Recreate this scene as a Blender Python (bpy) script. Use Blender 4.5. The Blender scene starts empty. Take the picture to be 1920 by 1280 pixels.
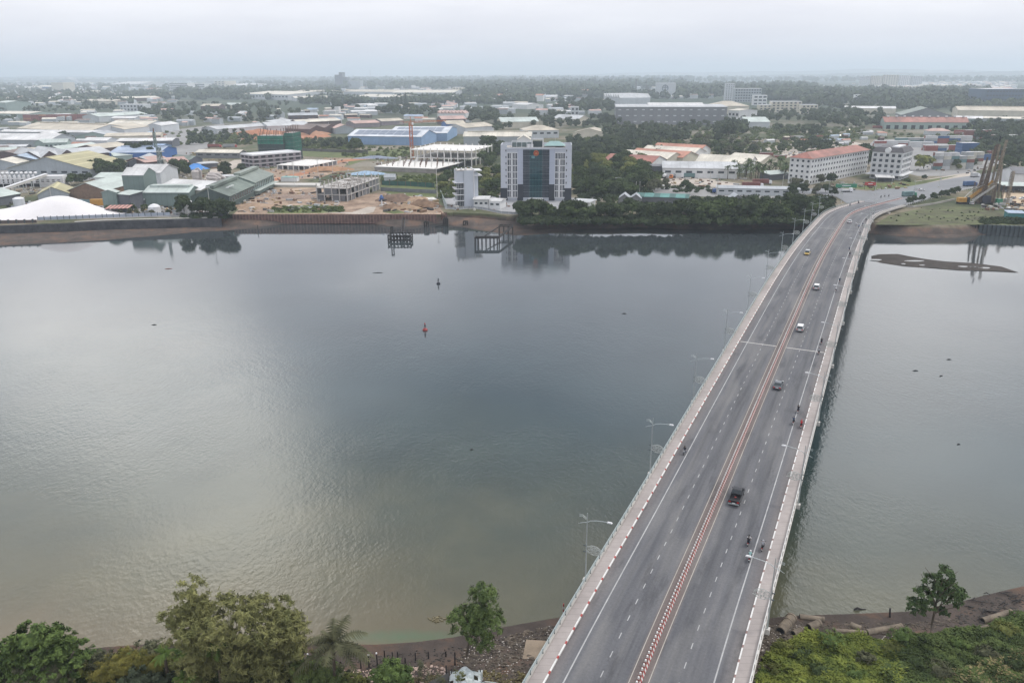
import bpy, math, random
import numpy as np
from mathutils import Vector, Matrix
R = math.radians
rng = np.random.default_rng(7)
random.seed(7)
sc = bpy.context.scene
col = sc.collection
# ---------------------------------------------------------------- camera
FPX, CH = 1470.0, 78.0
PITCH = math.atan(502 / FPX)
ROLL = R(-0.25)
_f = np.array([0, math.cos(PITCH), -math.sin(PITCH)])
_r0 = np.array([1.0, 0, 0]); _u0 = np.array([0, math.sin(PITCH), math.cos(PITCH)])
_r = _r0 * math.cos(ROLL) + _u0 * math.sin(ROLL)
_u = _u0 * math.cos(ROLL) - _r0 * math.sin(ROLL)
CAM = np.array([0, 0, CH])
cd = bpy.data.cameras.new("camera")
cd.sensor_width = 36; cd.lens = FPX / 1920 * 36
cd.clip_start = 0.5; cd.clip_end = 90000
cam = bpy.data.objects.new("camera", cd); col.objects.link(cam)
cam.matrix_world = Matrix(((_r[0], _u[0], -_f[0], 0), (_r[1], _u[1], -_f[1], 0), (_r[2], _u[2], -_f[2], CH), (0, 0, 0, 1)))
sc.camera = cam
# ---------------------------------------------------------------- light
SUN_EL, SUN_AZ = R(58), R(68)          # azimuth clockwise from +Y
w = bpy.data.worlds.new("World"); sc.world = w; w.use_nodes = True
nt = w.node_tree; nt.nodes.clear()
def N(nt, t, **k):
    n = nt.nodes.new(t)
    for a, b in k.items(): setattr(n, a, b)
    return n
def L(nt, a, b): nt.links.new(a, b)
out = N(nt, 'ShaderNodeOutputWorld'); bg = N(nt, 'ShaderNodeBackground'); bg.inputs[1].default_value = 0.1
sky = N(nt, 'ShaderNodeTexSky', sky_type='NISHITA', sun_disc=False); sky.sun_elevation = SUN_EL; sky.sun_rotation = SUN_AZ
sky.dust_density = 3.0; sky.air_density = 1.0; sky.ozone_density = 1.5
tc = N(nt, 'ShaderNodeTexCoord')
sep = N(nt, 'ShaderNodeSeparateXYZ'); L(nt, tc.outputs['Generated'], sep.inputs[0])
# flat cloud layer seen in perspective: direction / height
def math_(nt, op, a, b=None, clamp=False):
    n = N(nt, 'ShaderNodeMath', operation=op); n.use_clamp = clamp
    for i, v in enumerate((a, b)):
        if v is None: continue
        if isinstance(v, (int, float)): n.inputs[i].default_value = v
        else: L(nt, v, n.inputs[i])
    return n.outputs[0]
zz = math_(nt, 'ADD', math_(nt, 'MAXIMUM', sep.outputs[2], 0.0), 0.12)
cx = math_(nt, 'DIVIDE', sep.outputs[0], zz); cy = math_(nt, 'DIVIDE', sep.outputs[1], zz)
cmb = N(nt, 'ShaderNodeCombineXYZ'); L(nt, cx, cmb.inputs[0]); L(nt, cy, cmb.inputs[1])
no1 = N(nt, 'ShaderNodeTexNoise'); no1.inputs['Scale'].default_value = 0.75; no1.inputs['Detail'].default_value = 5; no1.inputs['Roughness'].default_value = 0.5
L(nt, cmb.outputs[0], no1.inputs['Vector'])
no2 = N(nt, 'ShaderNodeTexNoise'); no2.inputs['Scale'].default_value = 2.2; no2.inputs['Detail'].default_value = 4
L(nt, cmb.outputs[0], no2.inputs['Vector'])
mixn = math_(nt, 'ADD', math_(nt, 'MULTIPLY', no1.outputs[0], 0.75), math_(nt, 'MULTIPLY', no2.outputs[0], 0.25))
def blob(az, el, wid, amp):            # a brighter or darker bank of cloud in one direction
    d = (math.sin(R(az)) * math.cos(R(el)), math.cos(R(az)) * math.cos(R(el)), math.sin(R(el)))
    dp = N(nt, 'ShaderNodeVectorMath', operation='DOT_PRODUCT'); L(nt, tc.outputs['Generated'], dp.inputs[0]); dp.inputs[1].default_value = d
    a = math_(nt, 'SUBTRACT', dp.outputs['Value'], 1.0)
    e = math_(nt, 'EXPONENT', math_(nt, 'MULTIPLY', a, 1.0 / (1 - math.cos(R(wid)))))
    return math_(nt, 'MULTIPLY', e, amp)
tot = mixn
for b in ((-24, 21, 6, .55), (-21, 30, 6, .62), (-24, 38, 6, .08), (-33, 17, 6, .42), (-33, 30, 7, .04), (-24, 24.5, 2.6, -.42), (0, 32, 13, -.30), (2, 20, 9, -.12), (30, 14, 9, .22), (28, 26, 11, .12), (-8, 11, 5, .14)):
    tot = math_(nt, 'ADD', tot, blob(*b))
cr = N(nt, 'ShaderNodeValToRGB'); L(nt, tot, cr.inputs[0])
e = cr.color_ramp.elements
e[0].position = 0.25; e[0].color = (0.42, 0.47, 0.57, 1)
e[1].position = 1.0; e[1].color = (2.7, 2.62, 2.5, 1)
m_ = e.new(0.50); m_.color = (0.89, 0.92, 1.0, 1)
# near the horizon the cloud sheet reads as an even pale veil
hz = math_(nt, 'SUBTRACT', 1.0, math_(nt, 'DIVIDE', math_(nt, 'SUBTRACT', sep.outputs[2], 0.05), 0.22, True), True)
hcr = N(nt, 'ShaderNodeValToRGB'); L(nt, math_(nt, 'DIVIDE', sep.outputs[2], 0.09, True), hcr.inputs[0])
he = hcr.color_ramp.elements
he[0].position = 0.0; he[0].color = (0.62, 0.63, 0.70, 1)
he[1].position = 1.0; he[1].color = (0.82, 0.81, 0.85, 1)
nb = N(nt, 'ShaderNodeTexNoise'); nb.inputs['Scale'].default_value = 0.5; nb.inputs['Detail'].default_value = 6; nb.inputs['Roughness'].default_value = 0.55
L(nt, cmb.outputs[0], nb.inputs['Vector'])
hv = N(nt, 'ShaderNodeMixRGB', blend_type='MULTIPLY'); hv.inputs[0].default_value = 1.0
L(nt, hcr.outputs[0], hv.inputs[1])
hm = math_(nt, 'ADD', math_(nt, 'MULTIPLY', nb.outputs[0], 0.44), 0.78)
hc = N(nt, 'ShaderNodeCombineColor'); L(nt, hm, hc.inputs[0]); L(nt, hm, hc.inputs[1]); L(nt, math_(nt, 'ADD', math_(nt, 'MULTIPLY', hm, 0.8), 0.2), hc.inputs[2])
L(nt, hc.outputs[0], hv.inputs[2])
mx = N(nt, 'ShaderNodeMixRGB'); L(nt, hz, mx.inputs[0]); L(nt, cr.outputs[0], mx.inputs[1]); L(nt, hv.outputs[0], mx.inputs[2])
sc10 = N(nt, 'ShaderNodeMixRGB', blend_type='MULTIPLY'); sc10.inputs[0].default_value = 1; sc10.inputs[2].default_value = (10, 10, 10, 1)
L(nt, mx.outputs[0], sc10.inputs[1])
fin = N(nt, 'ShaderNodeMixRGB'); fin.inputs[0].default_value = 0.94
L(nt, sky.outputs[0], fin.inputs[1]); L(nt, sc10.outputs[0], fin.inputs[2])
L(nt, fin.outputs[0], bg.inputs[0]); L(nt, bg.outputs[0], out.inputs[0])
sd = bpy.data.lights.new("sun", 'SUN'); sd.energy = 1.5; sd.angle = R(10); sd.color = (1.0, 0.95, 0.87)
sun = bpy.data.objects.new("sun", sd); col.objects.link(sun)
sv = Vector((math.sin(SUN_AZ) * math.cos(SUN_EL), math.cos(SUN_AZ) * math.cos(SUN_EL), math.sin(SUN_EL)))
sun.rotation_euler = sv.to_track_quat('Z', 'Y').to_euler(); sun.location = sv * 500
sc.view_settings.view_transform = 'Standard'; sc.view_settings.look = 'None'
sc.view_settings.gamma = 1; sc.view_settings.use_curve_mapping = False; sc.view_settings.exposure = 0.32
sc.render.engine = 'CYCLES'
cy_ = sc.cycles
cy_.max_bounces = 6; cy_.diffuse_bounces = 2; cy_.glossy_bounces = 3; cy_.transmission_bounces = 2; cy_.volume_bounces = 1
cy_.transparent_max_bounces = 8; cy_.caustics_reflective = False; cy_.caustics_refractive = False
cy_.use_denoising = True
# ---------------------------------------------------------------- helpers
LAND = 5.0
def G(x, y, z=LAND):
    """Where the sight line through photo pixel (x, y) meets height z."""
    d = _f * FPX + _r * (x - 960) - _u * (y - 640)
    t = (z - CH) / d[2]
    return CAM + d * t
def pxm(p):
    return FPX / float((np.asarray(p) - CAM) @ _f)
def PJ(p):
    d = np.asarray(p, float) - CAM; zc = d @ _f
    return 960 + FPX * (d @ _r) / zc, 640 - FPX * (d @ _u) / zc
MATS = {}
def mat(name, c, rough=.85, var=.18, scale=.25, c2=None, metal=0., stripe=None, spec=.3, rand=0., coord='Object', fine=None):
    if name in MATS: return MATS[name]
    m = bpy.data.materials.new(name); m.use_nodes = True; t = m.node_tree
    b = t.nodes['Principled BSDF']
    b.inputs['Roughness'].default_value = rough; b.inputs['Metallic'].default_value = metal
    b.inputs['Specular IOR Level'].default_value = spec
    tcn = N(t, 'ShaderNodeTexCoord'); src = tcn.outputs[coord]
    n1 = N(t, 'ShaderNodeTexNoise'); n1.inputs['Scale'].default_value = scale; n1.inputs['Detail'].default_value = 6; n1.inputs['Roughness'].default_value = .65
    L(t, src, n1.inputs['Vector'])
    r = N(t, 'ShaderNodeValToRGB'); L(t, n1.outputs[0], r.inputs[0])
    c = tuple(c)
    lo = c2 if c2 else tuple(v * (1 - var) for v in c)
    hi = tuple(min(1, v * (1 + var * .8)) for v in c)
    r.color_ramp.elements[0].position = .32; r.color_ramp.elements[0].color = (*lo, 1)
    r.color_ramp.elements[1].position = .68; r.color_ramp.elements[1].color = (*hi, 1)
    o = r.outputs[0]
    def mul(o, fac, lo_, hi_):
        mm = N(t, 'ShaderNodeMapRange'); L(t, fac, mm.inputs[0]); mm.inputs[3].default_value = lo_; mm.inputs[4].default_value = hi_
        x = N(t, 'ShaderNodeMixRGB', blend_type='MULTIPLY'); x.inputs[0].default_value = 1
        L(t, o, x.inputs[1]); L(t, mm.outputs[0], x.inputs[2]); return x.outputs[0]
    n2 = N(t, 'ShaderNodeTexNoise'); n2.inputs['Scale'].default_value = fine or scale * 9; n2.inputs['Detail'].default_value = 4
    L(t, src, n2.inputs['Vector'])
    o = mul(o, n2.outputs[0], 1 - var * .9, 1 + var * .7)
    if stripe:                                # (axis, period in m, darkening)
        s = N(t, 'ShaderNodeSeparateXYZ'); L(t, src, s.inputs[0])
        f = math_(t, 'FRACT', math_(t, 'DIVIDE', s.outputs['XYZ'.index(stripe[0])], stripe[1]))
        f = math_(t, 'LESS_THAN', f, stripe[3] if len(stripe) > 3 else .12)
        o = mul(o, f, 1.0, stripe[2])
    if rand:
        oi = N(t, 'ShaderNodeObjectInfo'); o = mul(o, oi.outputs['Random'], 1 - rand, 1 + rand)
    L(t, o, b.inputs['Base Color'])
    MATS[name] = m; return m
class MB:
    def __init__(s): s.v = []; s.f = []; s.m = []
    def face(s, pts, m=0):
        i = len(s.v); s.v += [tuple(p) for p in pts]; s.f.append(tuple(range(i, i + len(pts)))); s.m.append(m); return s
    def mesh(s, v, f, m=0):
        i = len(s.v); s.v += [tuple(p) for p in v]; s.f += [tuple(i + k for k in q) for q in f]; s.m += [m] * len(f); return s
    def box(s, x0, x1, y0, y1, z0, z1, m=0):
        return s.mesh([(x0, y0, z0), (x1, y0, z0), (x1, y1, z0), (x0, y1, z0), (x0, y0, z1), (x1, y0, z1), (x1, y1, z1), (x0, y1, z1)],
                      [(3, 2, 1, 0), (4, 5, 6, 7), (0, 1, 5, 4), (1, 2, 6, 5), (2, 3, 7, 6), (3, 0, 4, 7)], m)
    def bar(s, a, b, wx, wz=None, m=0):
        a = Vector(a); b = Vector(b); wz = wz or wx; d = (b - a)
        if d.length < 1e-6: return s
        d.normalize(); up = Vector((0, 0, 1)) if abs(d.z) < .95 else Vector((0, 1, 0))
        sx = d.cross(up).normalized(); sz = sx.cross(d).normalized(); sx = sx * wx / 2; sz = sz * wz / 2
        v = [p + i * sx + j * sz for p in (a, b) for i, j in ((-1, -1), (1, -1), (1, 1), (-1, 1))]
        return s.mesh(v, [(0, 1, 2, 3), (7, 6, 5, 4), (0, 4, 5, 1), (1, 5, 6, 2), (2, 6, 7, 3), (3, 7, 4, 0)], m)
    def tube(s, pts, rad, n=8, m=0, cap=True):
        pts = [Vector(p) for p in pts]
        if isinstance(rad, (int, float)): rad = [rad] * len(pts)
        rings = []
        for i, p in enumerate(pts):
            d = (pts[min(i + 1, len(pts) - 1)] - pts[max(i - 1, 0)]).normalized()
            up = Vector((0, 0, 1)) if abs(d.z) < .9 else Vector((1, 0, 0))
            a = d.cross(up).normalized(); b = d.cross(a).normalized()
            rings.append([p + (a * math.cos(2 * math.pi * k / n) + b * math.sin(2 * math.pi * k / n)) * rad[i] for k in range(n)])
        v = [q for r_ in rings for q in r_]
        f = [(i * n + k, i * n + (k + 1) % n, (i + 1) * n + (k + 1) % n, (i + 1) * n + k) for i in range(len(pts) - 1) for k in range(n)]
        if cap: f += [tuple(range(n))[::-1], tuple((len(pts) - 1) * n + k for k in range(n))]
        return s.mesh(v, f, m)
    def cyl(s, x, y, z0, z1, r0, r1=None, n=16, m=0): return s.tube([(x, y, z0), (x, y, z1)], [r0, r0 if r1 is None else r1], n, m)
    def build(s, name, mats, parent=None, smooth=False):
        me = bpy.data.meshes.new(name); me.from_pydata(s.v, [], s.f)
        if not isinstance(mats, (list, tuple)): mats = [mats]
        for x in mats: me.materials.append(x)
        if len(mats) > 1: me.polygons.foreach_set('material_index', s.m)
        if smooth: me.polygons.foreach_set('use_smooth', [True] * len(s.f))
        o = bpy.data.objects.new(name, me); col.objects.link(o)
        if parent is not None: o.parent = parent
        return o
USED = {}
def tag(o, label, cat, group=None, kind=None):
    o['label'] = label; o['category'] = cat
    if group: o['group'] = group
    if kind: o['kind'] = kind
    return o
def thing(name, label, cat, loc=(0, 0, 0), rz=0., group=None):
    o = bpy.data.objects.new(name, None); col.objects.link(o); o.empty_display_size = .5
    o.location = tuple(loc); o.rotation_euler = (0, 0, rz)
    return tag(o, label, cat, group)
def struct(o, kind='structure'): o['kind'] = kind; return o
def dup(root, loc, rz=0., label=None, group=None, scale=None, swap=None):
    r = root.copy(); col.objects.link(r); r.location = tuple(loc); r.rotation_euler = (0, 0, rz)
    if label: r['label'] = label
    if group: r['group'] = group
    if scale is not None: r.scale = scale if hasattr(scale, '__len__') else (scale,) * 3
    def setm(c):
        if swap and c.type == 'MESH':
            for i, sl in enumerate(c.material_slots):
                if sl.material and sl.material.name in swap:
                    nm = sl.material.name; sl.link = 'OBJECT'; sl.material = swap[nm]
    setm(r)
    for ch in list(root.children):
        c = ch.copy(); col.objects.link(c); c.parent = r; setm(c)
        for g in list(ch.children):
            d = g.copy(); col.objects.link(d); d.parent = c; setm(d)
    return r
# ---------------------------------------------------------------- bridge line
def cubic(K, v, t):
    K = np.asarray(K, float); v = np.asarray(v, float); n = len(K); h = np.diff(K); A = np.eye(n); b = np.zeros(n)
    for i in range(1, n - 1):
        A[i, i - 1] = h[i - 1]; A[i, i] = 2 * (h[i - 1] + h[i]); A[i, i + 1] = h[i]
        b[i] = 3 * ((v[i + 1] - v[i]) / h[i] - (v[i] - v[i - 1]) / h[i - 1])
    c = np.linalg.solve(A, b); bb = (v[1:] - v[:-1]) / h - h * (2 * c[:-1] + c[1:]) / 3; d = (c[1:] - c[:-1]) / (3 * h)
    i = np.clip(np.searchsorted(K, t) - 1, 0, n - 2); x = t - K[i]
    return v[i] + bb[i] * x + c[i] * x * x + d[i] * x ** 3
_cp = [(-57, -80, 4.5), (-20, 0, 5.6), (7.38, 60, 6.88), (18.79, 85, 7.34), (30.72, 110, 8.03), (45.13, 140, 9.38), (61.9, 175, 10.72), (81.16, 215, 12.3), (102.71, 260, 13.03),
       (122.2, 300, 12.7), (141.82, 340, 11.04), (161.25, 380, 8.6), (183.95, 420, 6.9)]
for (x, y, z) in ((1659, 380.5, 6.2), (1700, 370, 5.7), (1781, 351, 5.3), (1835, 341, 5.25), (1920, 329, 5.2), (2050, 318, 5.2)):
    p = G(x, y, z); _cp.append((p[0], p[1], z))
_cp = np.array(_cp)
_cl = np.concatenate([[0], np.cumsum(np.hypot(np.diff(_cp[:, 0]), np.diff(_cp[:, 1])))])
SS = np.arange(0, _cl[-1], 1.0)
CX, CY, CZ = (cubic(_cl, _cp[:, k], SS) for k in range(3))
_dx, _dy = np.gradient(CX), np.gradient(CY); _n = np.hypot(_dx, _dy); _dx /= _n; _dy /= _n
def BP(s, off=0., dz=0.):
    x, y, z, a, b = (float(np.interp(s, SS, q)) for q in (CX, CY, CZ, _dx, _dy))
    return Vector((x + b * off, y - a * off, z + dz))
def BA(s):                                    # heading as a rotation about z (local +Y forward)
    return math.atan2(-float(np.interp(s, SS, _dx)), float(np.interp(s, SS, _dy)))
def bs(px, py, off=None):
    """station and offset on the deck seen at a photo pixel"""
    z = 9.0
    for _ in range(25):
        p = G(px, py, z); d = (CX - p[0]) ** 2 + (CY - p[1]) ** 2; i = int(np.argmin(d)); z = float(CZ[i])
    o = (p[0] - CX[i]) * _dy[i] - (p[1] - CY[i]) * _dx[i]
    return float(SS[i]), float(o)
S0, SEND = 2.0, float(SS[-1]) - 2
# ---------------------------------------------------------------- ground, river
WL = [(-400, 478), (-100, 468), (0, 461), (100, 456), (200, 450), (300, 442), (360, 436), (430, 432), (455, 430), (478, 427), (500, 424), (530, 421), (580, 420), (640, 415), (700, 420), (745, 427), (790, 423), (830, 419), (850, 423), (900, 432), (935, 437), (965, 441), (1010, 440), (1060, 434), (1090, 430), (1200, 427), (1280, 430), (1330, 431), (1400, 431), (1480, 430), (1560, 431), (1600, 434), (1650, 440), (1700, 444), (1770, 447), (1800, 446), (1850, 440), (1872, 436), (1920, 438), (2000, 441), (2400, 455)]
MT = [(-400, 452), (-100, 442), (0, 437), (200, 428), (320, 424), (412, 420.5), (425, 412), (437, 409), (818, 409), (850, 406), (900, 409), (960, 415), (1060, 423), (1200, 424), (1500, 424), (1600, 427), (1640, 433), (1700, 438.5), (1800, 439.5), (1836, 435), (1845, 431), (1920, 437), (2400, 450)]
KW = [(-400, .6), (840, .6), (850, .6), (960, 1.0), (985, 8), (1500, 9), (1600, 8), (1650, 4.5), (1830, 4.5), (1850, .8), (2400, .8)]
WN = [(-800, 1320), (-400, 1290), (-100, 1262), (0, 1243), (100, 1224), (200, 1212), (290, 1206), (560, 1207), (700, 1208), (780, 1203), (850, 1194), (900, 1183), (960, 1172), (1040, 1158), (1100, 1152), (1440, 1158), (1500, 1153), (1600, 1150), (1700, 1146), (1790, 1130), (1860, 1112), (1920, 1098), (2100, 1070), (2600, 1030)]
def shore(poly, z):
    P = [G(x, y, z) for x, y in poly]
    t = np.array([p[0] / p[1] for p in P]); Y = np.array([p[1] for p in P]); o = np.argsort(t); return t[o], Y[o]
tW, yW = shore(WL, 0.0); MZ = [(-400, 1.2), (415, 1.2), (437, 3.1), (818, 3.1), (850, 2.9), (960, 2.3), (990, 1.2), (2400, 1.2)]
_mp = sorted((p[0] / p[1], p[1]) for p in (G(x, y, float(np.interp(x, [a for a, b in MZ], [b for a, b in MZ]))) for x, y in MT)); tM, yM = np.array([a for a, b in _mp]), np.array([b for a, b in _mp])
tZ, zZ = np.array([G(x, 415, 1)[0] / G(x, 415, 1)[1] for x, _ in MZ]), np.array([z for _, z in MZ])
_ = 0; tN, yN = shore(WN, 0.0)
tK = np.array([G(x, 425, 1)[0] / G(x, 425, 1)[1] for x, _ in KW]); kK = np.array([k for _, k in KW])
def far_w(t): return float(np.interp(t, tW, yW))
def far_m(t): return max(float(np.interp(t, tM, yM)), far_w(t) + 1.0)
def near_w(t): return float(np.interp(t, tN, yN))
def near_h(x, y):
    """height of the near bank at (x, y)"""
    t = x / max(y, 40.); d = near_w(t) - y
    if d <= 0: return max(-2.0, .08 * d)
    right = 1.0 if t > .15 else 0.0
    h = .045 * d if d < 12 else .54 + (d - 12) * (.16 if right else .10)
    h = min(h, 3.4 if right else 2.6)
    return h + (.22 * math.sin(x * .55 + 1) * math.cos(y * .48) + .12 * math.sin(x * 1.7) * math.sin(y * 1.3 + 2)) * min(1, d / 8)
ts = np.concatenate([np.linspace(-3, -.95, 30)[:-1], np.linspace(-.95, .95, 420), np.linspace(.95, 3, 30)[1:]])
V = []; rows = 0
prof = []
for t in ts:
    t = float(t); yw, ym, yn = far_w(t), far_m(t), near_w(t); k = float(np.interp(t, tK, kK)); yl = ym + k
    c = []
    for y in (-400, -150, -60, -20, 0, 10, 20): c.append((t * 40, y, 3.0))
    for f in np.linspace(0, 1, 46):
        y = 28 + (yn - 28) * f; X = t * max(y, 40); c.append((X, y, near_h(X, y) if f < 1 else 0.0))
    c += [(t * (yn + 6), yn + 6, -.5), (t * (yn + 30), yn + 30, -3), (t * (yw - 20), yw - 20, -3), (t * (yw - 3), yw - 3, -.25), (t * yw, yw, 0.0)]
    for f in (.2, .4, .6, .8):
        y = yw + (ym - yw) * f; zm = float(np.interp(t, tZ, zZ)); c.append((t * y, y, zm * f + .18 * math.sin(t * 420 + f * 9) * math.sin(t * 171 + f * 23) * (1 - abs(2 * f - 1))))
    c.append((t * ym, ym, zm)); c.append((t * yl, yl, LAND))
    for y in (yl + 6, yl + 20, 480, 540, 620, 720, 850, 1000, 1250, 1600, 2100, 3000, 4500, 7000, 12000, 20000, 30000, 55000):
        y = max(y, yl + 25) if y >= 480 else y
        c.append((t * y, y, LAND))
    prof.append(c)
nr = len(prof[0]); V = [p for c in prof for p in c]
Fc = [(i * nr + j, (i + 1) * nr + j, (i + 1) * nr + j + 1, i * nr + j + 1) for i in range(len(ts) - 1) for j in range(nr - 1)]
gm = bpy.data.meshes.new('ground'); gm.from_pydata(V, [], Fc)
m = bpy.data.materials.new('ground'); m.use_nodes = True; t = m.node_tree; b = t.nodes['Principled BSDF']
b.inputs['Roughness'].default_value = .92; b.inputs['Specular IOR Level'].default_value = .2
geo = N(t, 'ShaderNodeNewGeometry'); P_ = geo.outputs['Position']
def noise(t, src, s, d=5, r=.6):
    n = N(t, 'ShaderNodeTexNoise'); n.inputs['Scale'].default_value = s; n.inputs['Detail'].default_value = d; n.inputs['Roughness'].default_value = r
    L(t, src, n.inputs['Vector']); return n.outputs[0]
def ramp(t, src, *st):
    r = N(t, 'ShaderNodeValToRGB'); L(t, src, r.inputs[0]); el = r.color_ramp.elements
    el[0].position, el[0].color = st[0][0], (*st[0][1], 1); el[1].position, el[1].color = st[-1][0], (*st[-1][1], 1)
    for p, c in st[1:-1]: x = el.new(p); x.color = (*c, 1)
    return r.outputs[0]
def mixc(t, f, a, b_, mode='MIX'):
    x = N(t, 'ShaderNodeMixRGB', blend_type=mode)
    if isinstance(f, (int, float)): x.inputs[0].default_value = f
    else: L(t, f, x.inputs[0])
    for i, v in ((1, a), (2, b_)):
        if isinstance(v, tuple): x.inputs[i].default_value = (*v, 1)
        else: L(t, v, x.inputs[i])
    return x.outputs[0]
sp = N(t, 'ShaderNodeSeparateXYZ'); L(t, P_, sp.inputs[0])
land = ramp(t, noise(t, P_, .012, 8, .62), (.33, (.045, .06, .028)), (.46, (.09, .10, .05)), (.54, (.20, .17, .12)), (.66, (.26, .24, .20)))
fine = ramp(t, noise(t, P_, .35, 6, .7), (.3, (.62, .62, .62)), (.7, (1.2, 1.2, 1.2)))
land = mixc(t, 1.0, land, fine, 'MULTIPLY')
farw = ramp(t, noise(t, P_, .0016, 9, .6), (.35, (.030, .048, .030)), (.55, (.045, .062, .035)), (.68, (.16, .15, .12)))
fy = N(t, 'ShaderNodeMapRange'); L(t, sp.outputs[1], fy.inputs[0]); fy.inputs[1].default_value = 900; fy.inputs[2].default_value = 1700
land = mixc(t, fy.outputs[0], land, farw)
mud = ramp(t, noise(t, P_, .12, 8, .68), (.3, (.055, .045, .040)), (.5, (.095, .076, .066)), (.62, (.15, .095, .068)), (.75, (.165, .145, .125)))
mf = N(t, 'ShaderNodeMapRange'); L(t, math_(t, 'ADD', sp.outputs[2], math_(t, 'MULTIPLY', noise(t, P_, .2, 4), 1.2)), mf.inputs[0]); mf.inputs[1].default_value = 4.0; mf.inputs[2].default_value = 5.0
wet = N(t, 'ShaderNodeMapRange'); L(t, sp.outputs[2], wet.inputs[0]); wet.inputs[1].default_value = -.2; wet.inputs[2].default_value = .5; wet.inputs[3].default_value = .55; wet.inputs[4].default_value = 1
mud = mixc(t, 1.0, mud, wet.outputs[0], 'MULTIPLY')
# near bank: rubble-strewn earth
nb_ = ramp(t, noise(t, P_, 1.3, 8, .75), (.3, (.05, .042, .032)), (.5, (.13, .11, .085)), (.62, (.22, .19, .15)), (.72, (.42, .39, .35)))
nb_ = mixc(t, ramp(t, noise(t, P_, .13, 5), (.42, (0, 0, 0)), (.6, (1, 1, 1))), nb_, (.23, .155, .11))
ny = N(t, 'ShaderNodeMapRange'); L(t, sp.outputs[1], ny.inputs[0]); ny.inputs[1].default_value = 200; ny.inputs[2].default_value = 210
land = mixc(t, ny.outputs[0], nb_, land)
mf2 = math_(t, 'ADD', mf.outputs[0], math_(t, 'MULTIPLY', math_(t, 'SUBTRACT', 1.0, ny.outputs[0]), math_(t, 'GREATER_THAN', sp.outputs[2], .55)), True)
L(t, mixc(t, mf2, mud, land), b.inputs['Base Color'])
bp = N(t, 'ShaderNodeBump'); bp.inputs['Distance'].default_value = .25; bp.inputs['Strength'].default_value = .7
L(t, noise(t, P_, 1.1, 6, .7), bp.inputs['Height']); L(t, bp.outputs[0], b.inputs['Normal'])
gm.materials.append(m)
ground = bpy.data.objects.new('ground', gm); col.objects.link(ground); struct(ground)
# water
wm = bpy.data.materials.new('river_water'); wm.use_nodes = True; t = wm.node_tree; b = t.nodes['Principled BSDF']
b.inputs['IOR'].default_value = 1.40; b.inputs['Roughness'].default_value = .04; b.inputs['Specular IOR Level'].default_value = .85
geo = N(t, 'ShaderNodeNewGeometry'); P_ = geo.outputs['Position']
sp = N(t, 'ShaderNodeSeparateXYZ'); L(t, P_, sp.inputs[0])
wp = math_(t, 'ADD', sp.outputs[1], math_(t, 'MULTIPLY', math_(t, 'SUBTRACT', noise(t, P_, .016, 5), .5), 90))
wp = math_(t, 'ADD', wp, math_(t, 'MULTIPLY', math_(t, 'MAXIMUM', math_(t, 'ADD', sp.outputs[0], 10), 0), .35))
body = ramp(t, math_(t, 'DIVIDE', wp, 300.0, True), (.25, (.150, .118, .070)), (.35, (.098, .092, .056)), (.46, (.048, .060, .046)), (.62, (.028, .047, .050)), (.95, (.040, .049, .053)))
body = mixc(t, 1.0, body, ramp(t, noise(t, P_, .03, 5), (.3, (.82, .82, .82)), (.7, (1.15, 1.15, 1.15))), 'MULTIPLY')
# green algae stain by the near shore
ga = G(690, 1196, 0)
dv = N(t, 'ShaderNodeVectorMath', operation='SUBTRACT'); L(t, P_, dv.inputs[0]); dv.inputs[1].default_value = (ga[0] + 5, ga[1] + .3, 0)
dm = N(t, 'ShaderNodeVectorMath', operation='MULTIPLY'); L(t, dv.outputs[0], dm.inputs[0]); dm.inputs[1].default_value = (.085, .5, 0)
rt = N(t, 'ShaderNodeMapping', vector_type='POINT'); L(t, dm.outputs[0], rt.inputs[0])
ln = N(t, 'ShaderNodeVectorMath', operation='LENGTH'); L(t, rt.outputs[0], ln.inputs[0])
gf = math_(t, 'SUBTRACT', 1.0, math_(t, 'ADD', ln.outputs['Value'], math_(t, 'MULTIPLY', math_(t, 'SUBTRACT', noise(t, P_, .5, 4), .5), .9)), True)
body = mixc(t, math_(t, 'MULTIPLY', gf, .36), body, (.035, .15, .075))
L(t, body, b.inputs['Base Color'])
st = N(t, 'ShaderNodeMapping'); st.inputs['Scale'].default_value = (1, .72, 1); st.inputs['Rotation'].default_value = (0, 0, .5); L(t, P_, st.inputs[0])
rip = math_(t, 'ADD', math_(t, 'MULTIPLY', noise(t, st.outputs[0], 1.15, 3, .6), .6), math_(t, 'MULTIPLY', noise(t, st.outputs[0], .28, 3), .6))
amp = N(t, 'ShaderNodeMapRange'); L(t, noise(t, P_, .012, 4), amp.inputs[0]); amp.inputs[1].default_value = .4; amp.inputs[2].default_value = .62; amp.inputs[3].default_value = .10; amp.inputs[4].default_value = .75
amf = N(t, 'ShaderNodeMapRange'); L(t, sp.outputs[1], amf.inputs[0]); amf.inputs[1].default_value = 120; amf.inputs[2].default_value = 330; amf.inputs[3].default_value = 1.0; amf.inputs[4].default_value = .14
bp = N(t, 'ShaderNodeBump'); bp.inputs['Distance'].default_value = .32
L(t, math_(t, 'MULTIPLY', amp.outputs[0], amf.outputs[0]), bp.inputs['Strength']); L(t, rip, bp.inputs['Height']); L(t, bp.outputs[0], b.inputs['Normal'])
o = MB().face([(-4000, -420, 0), (4000, -420, 0), (4000, 900, 0), (-4000, 900, 0)]).build('river_water', wm); struct(o)
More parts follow.
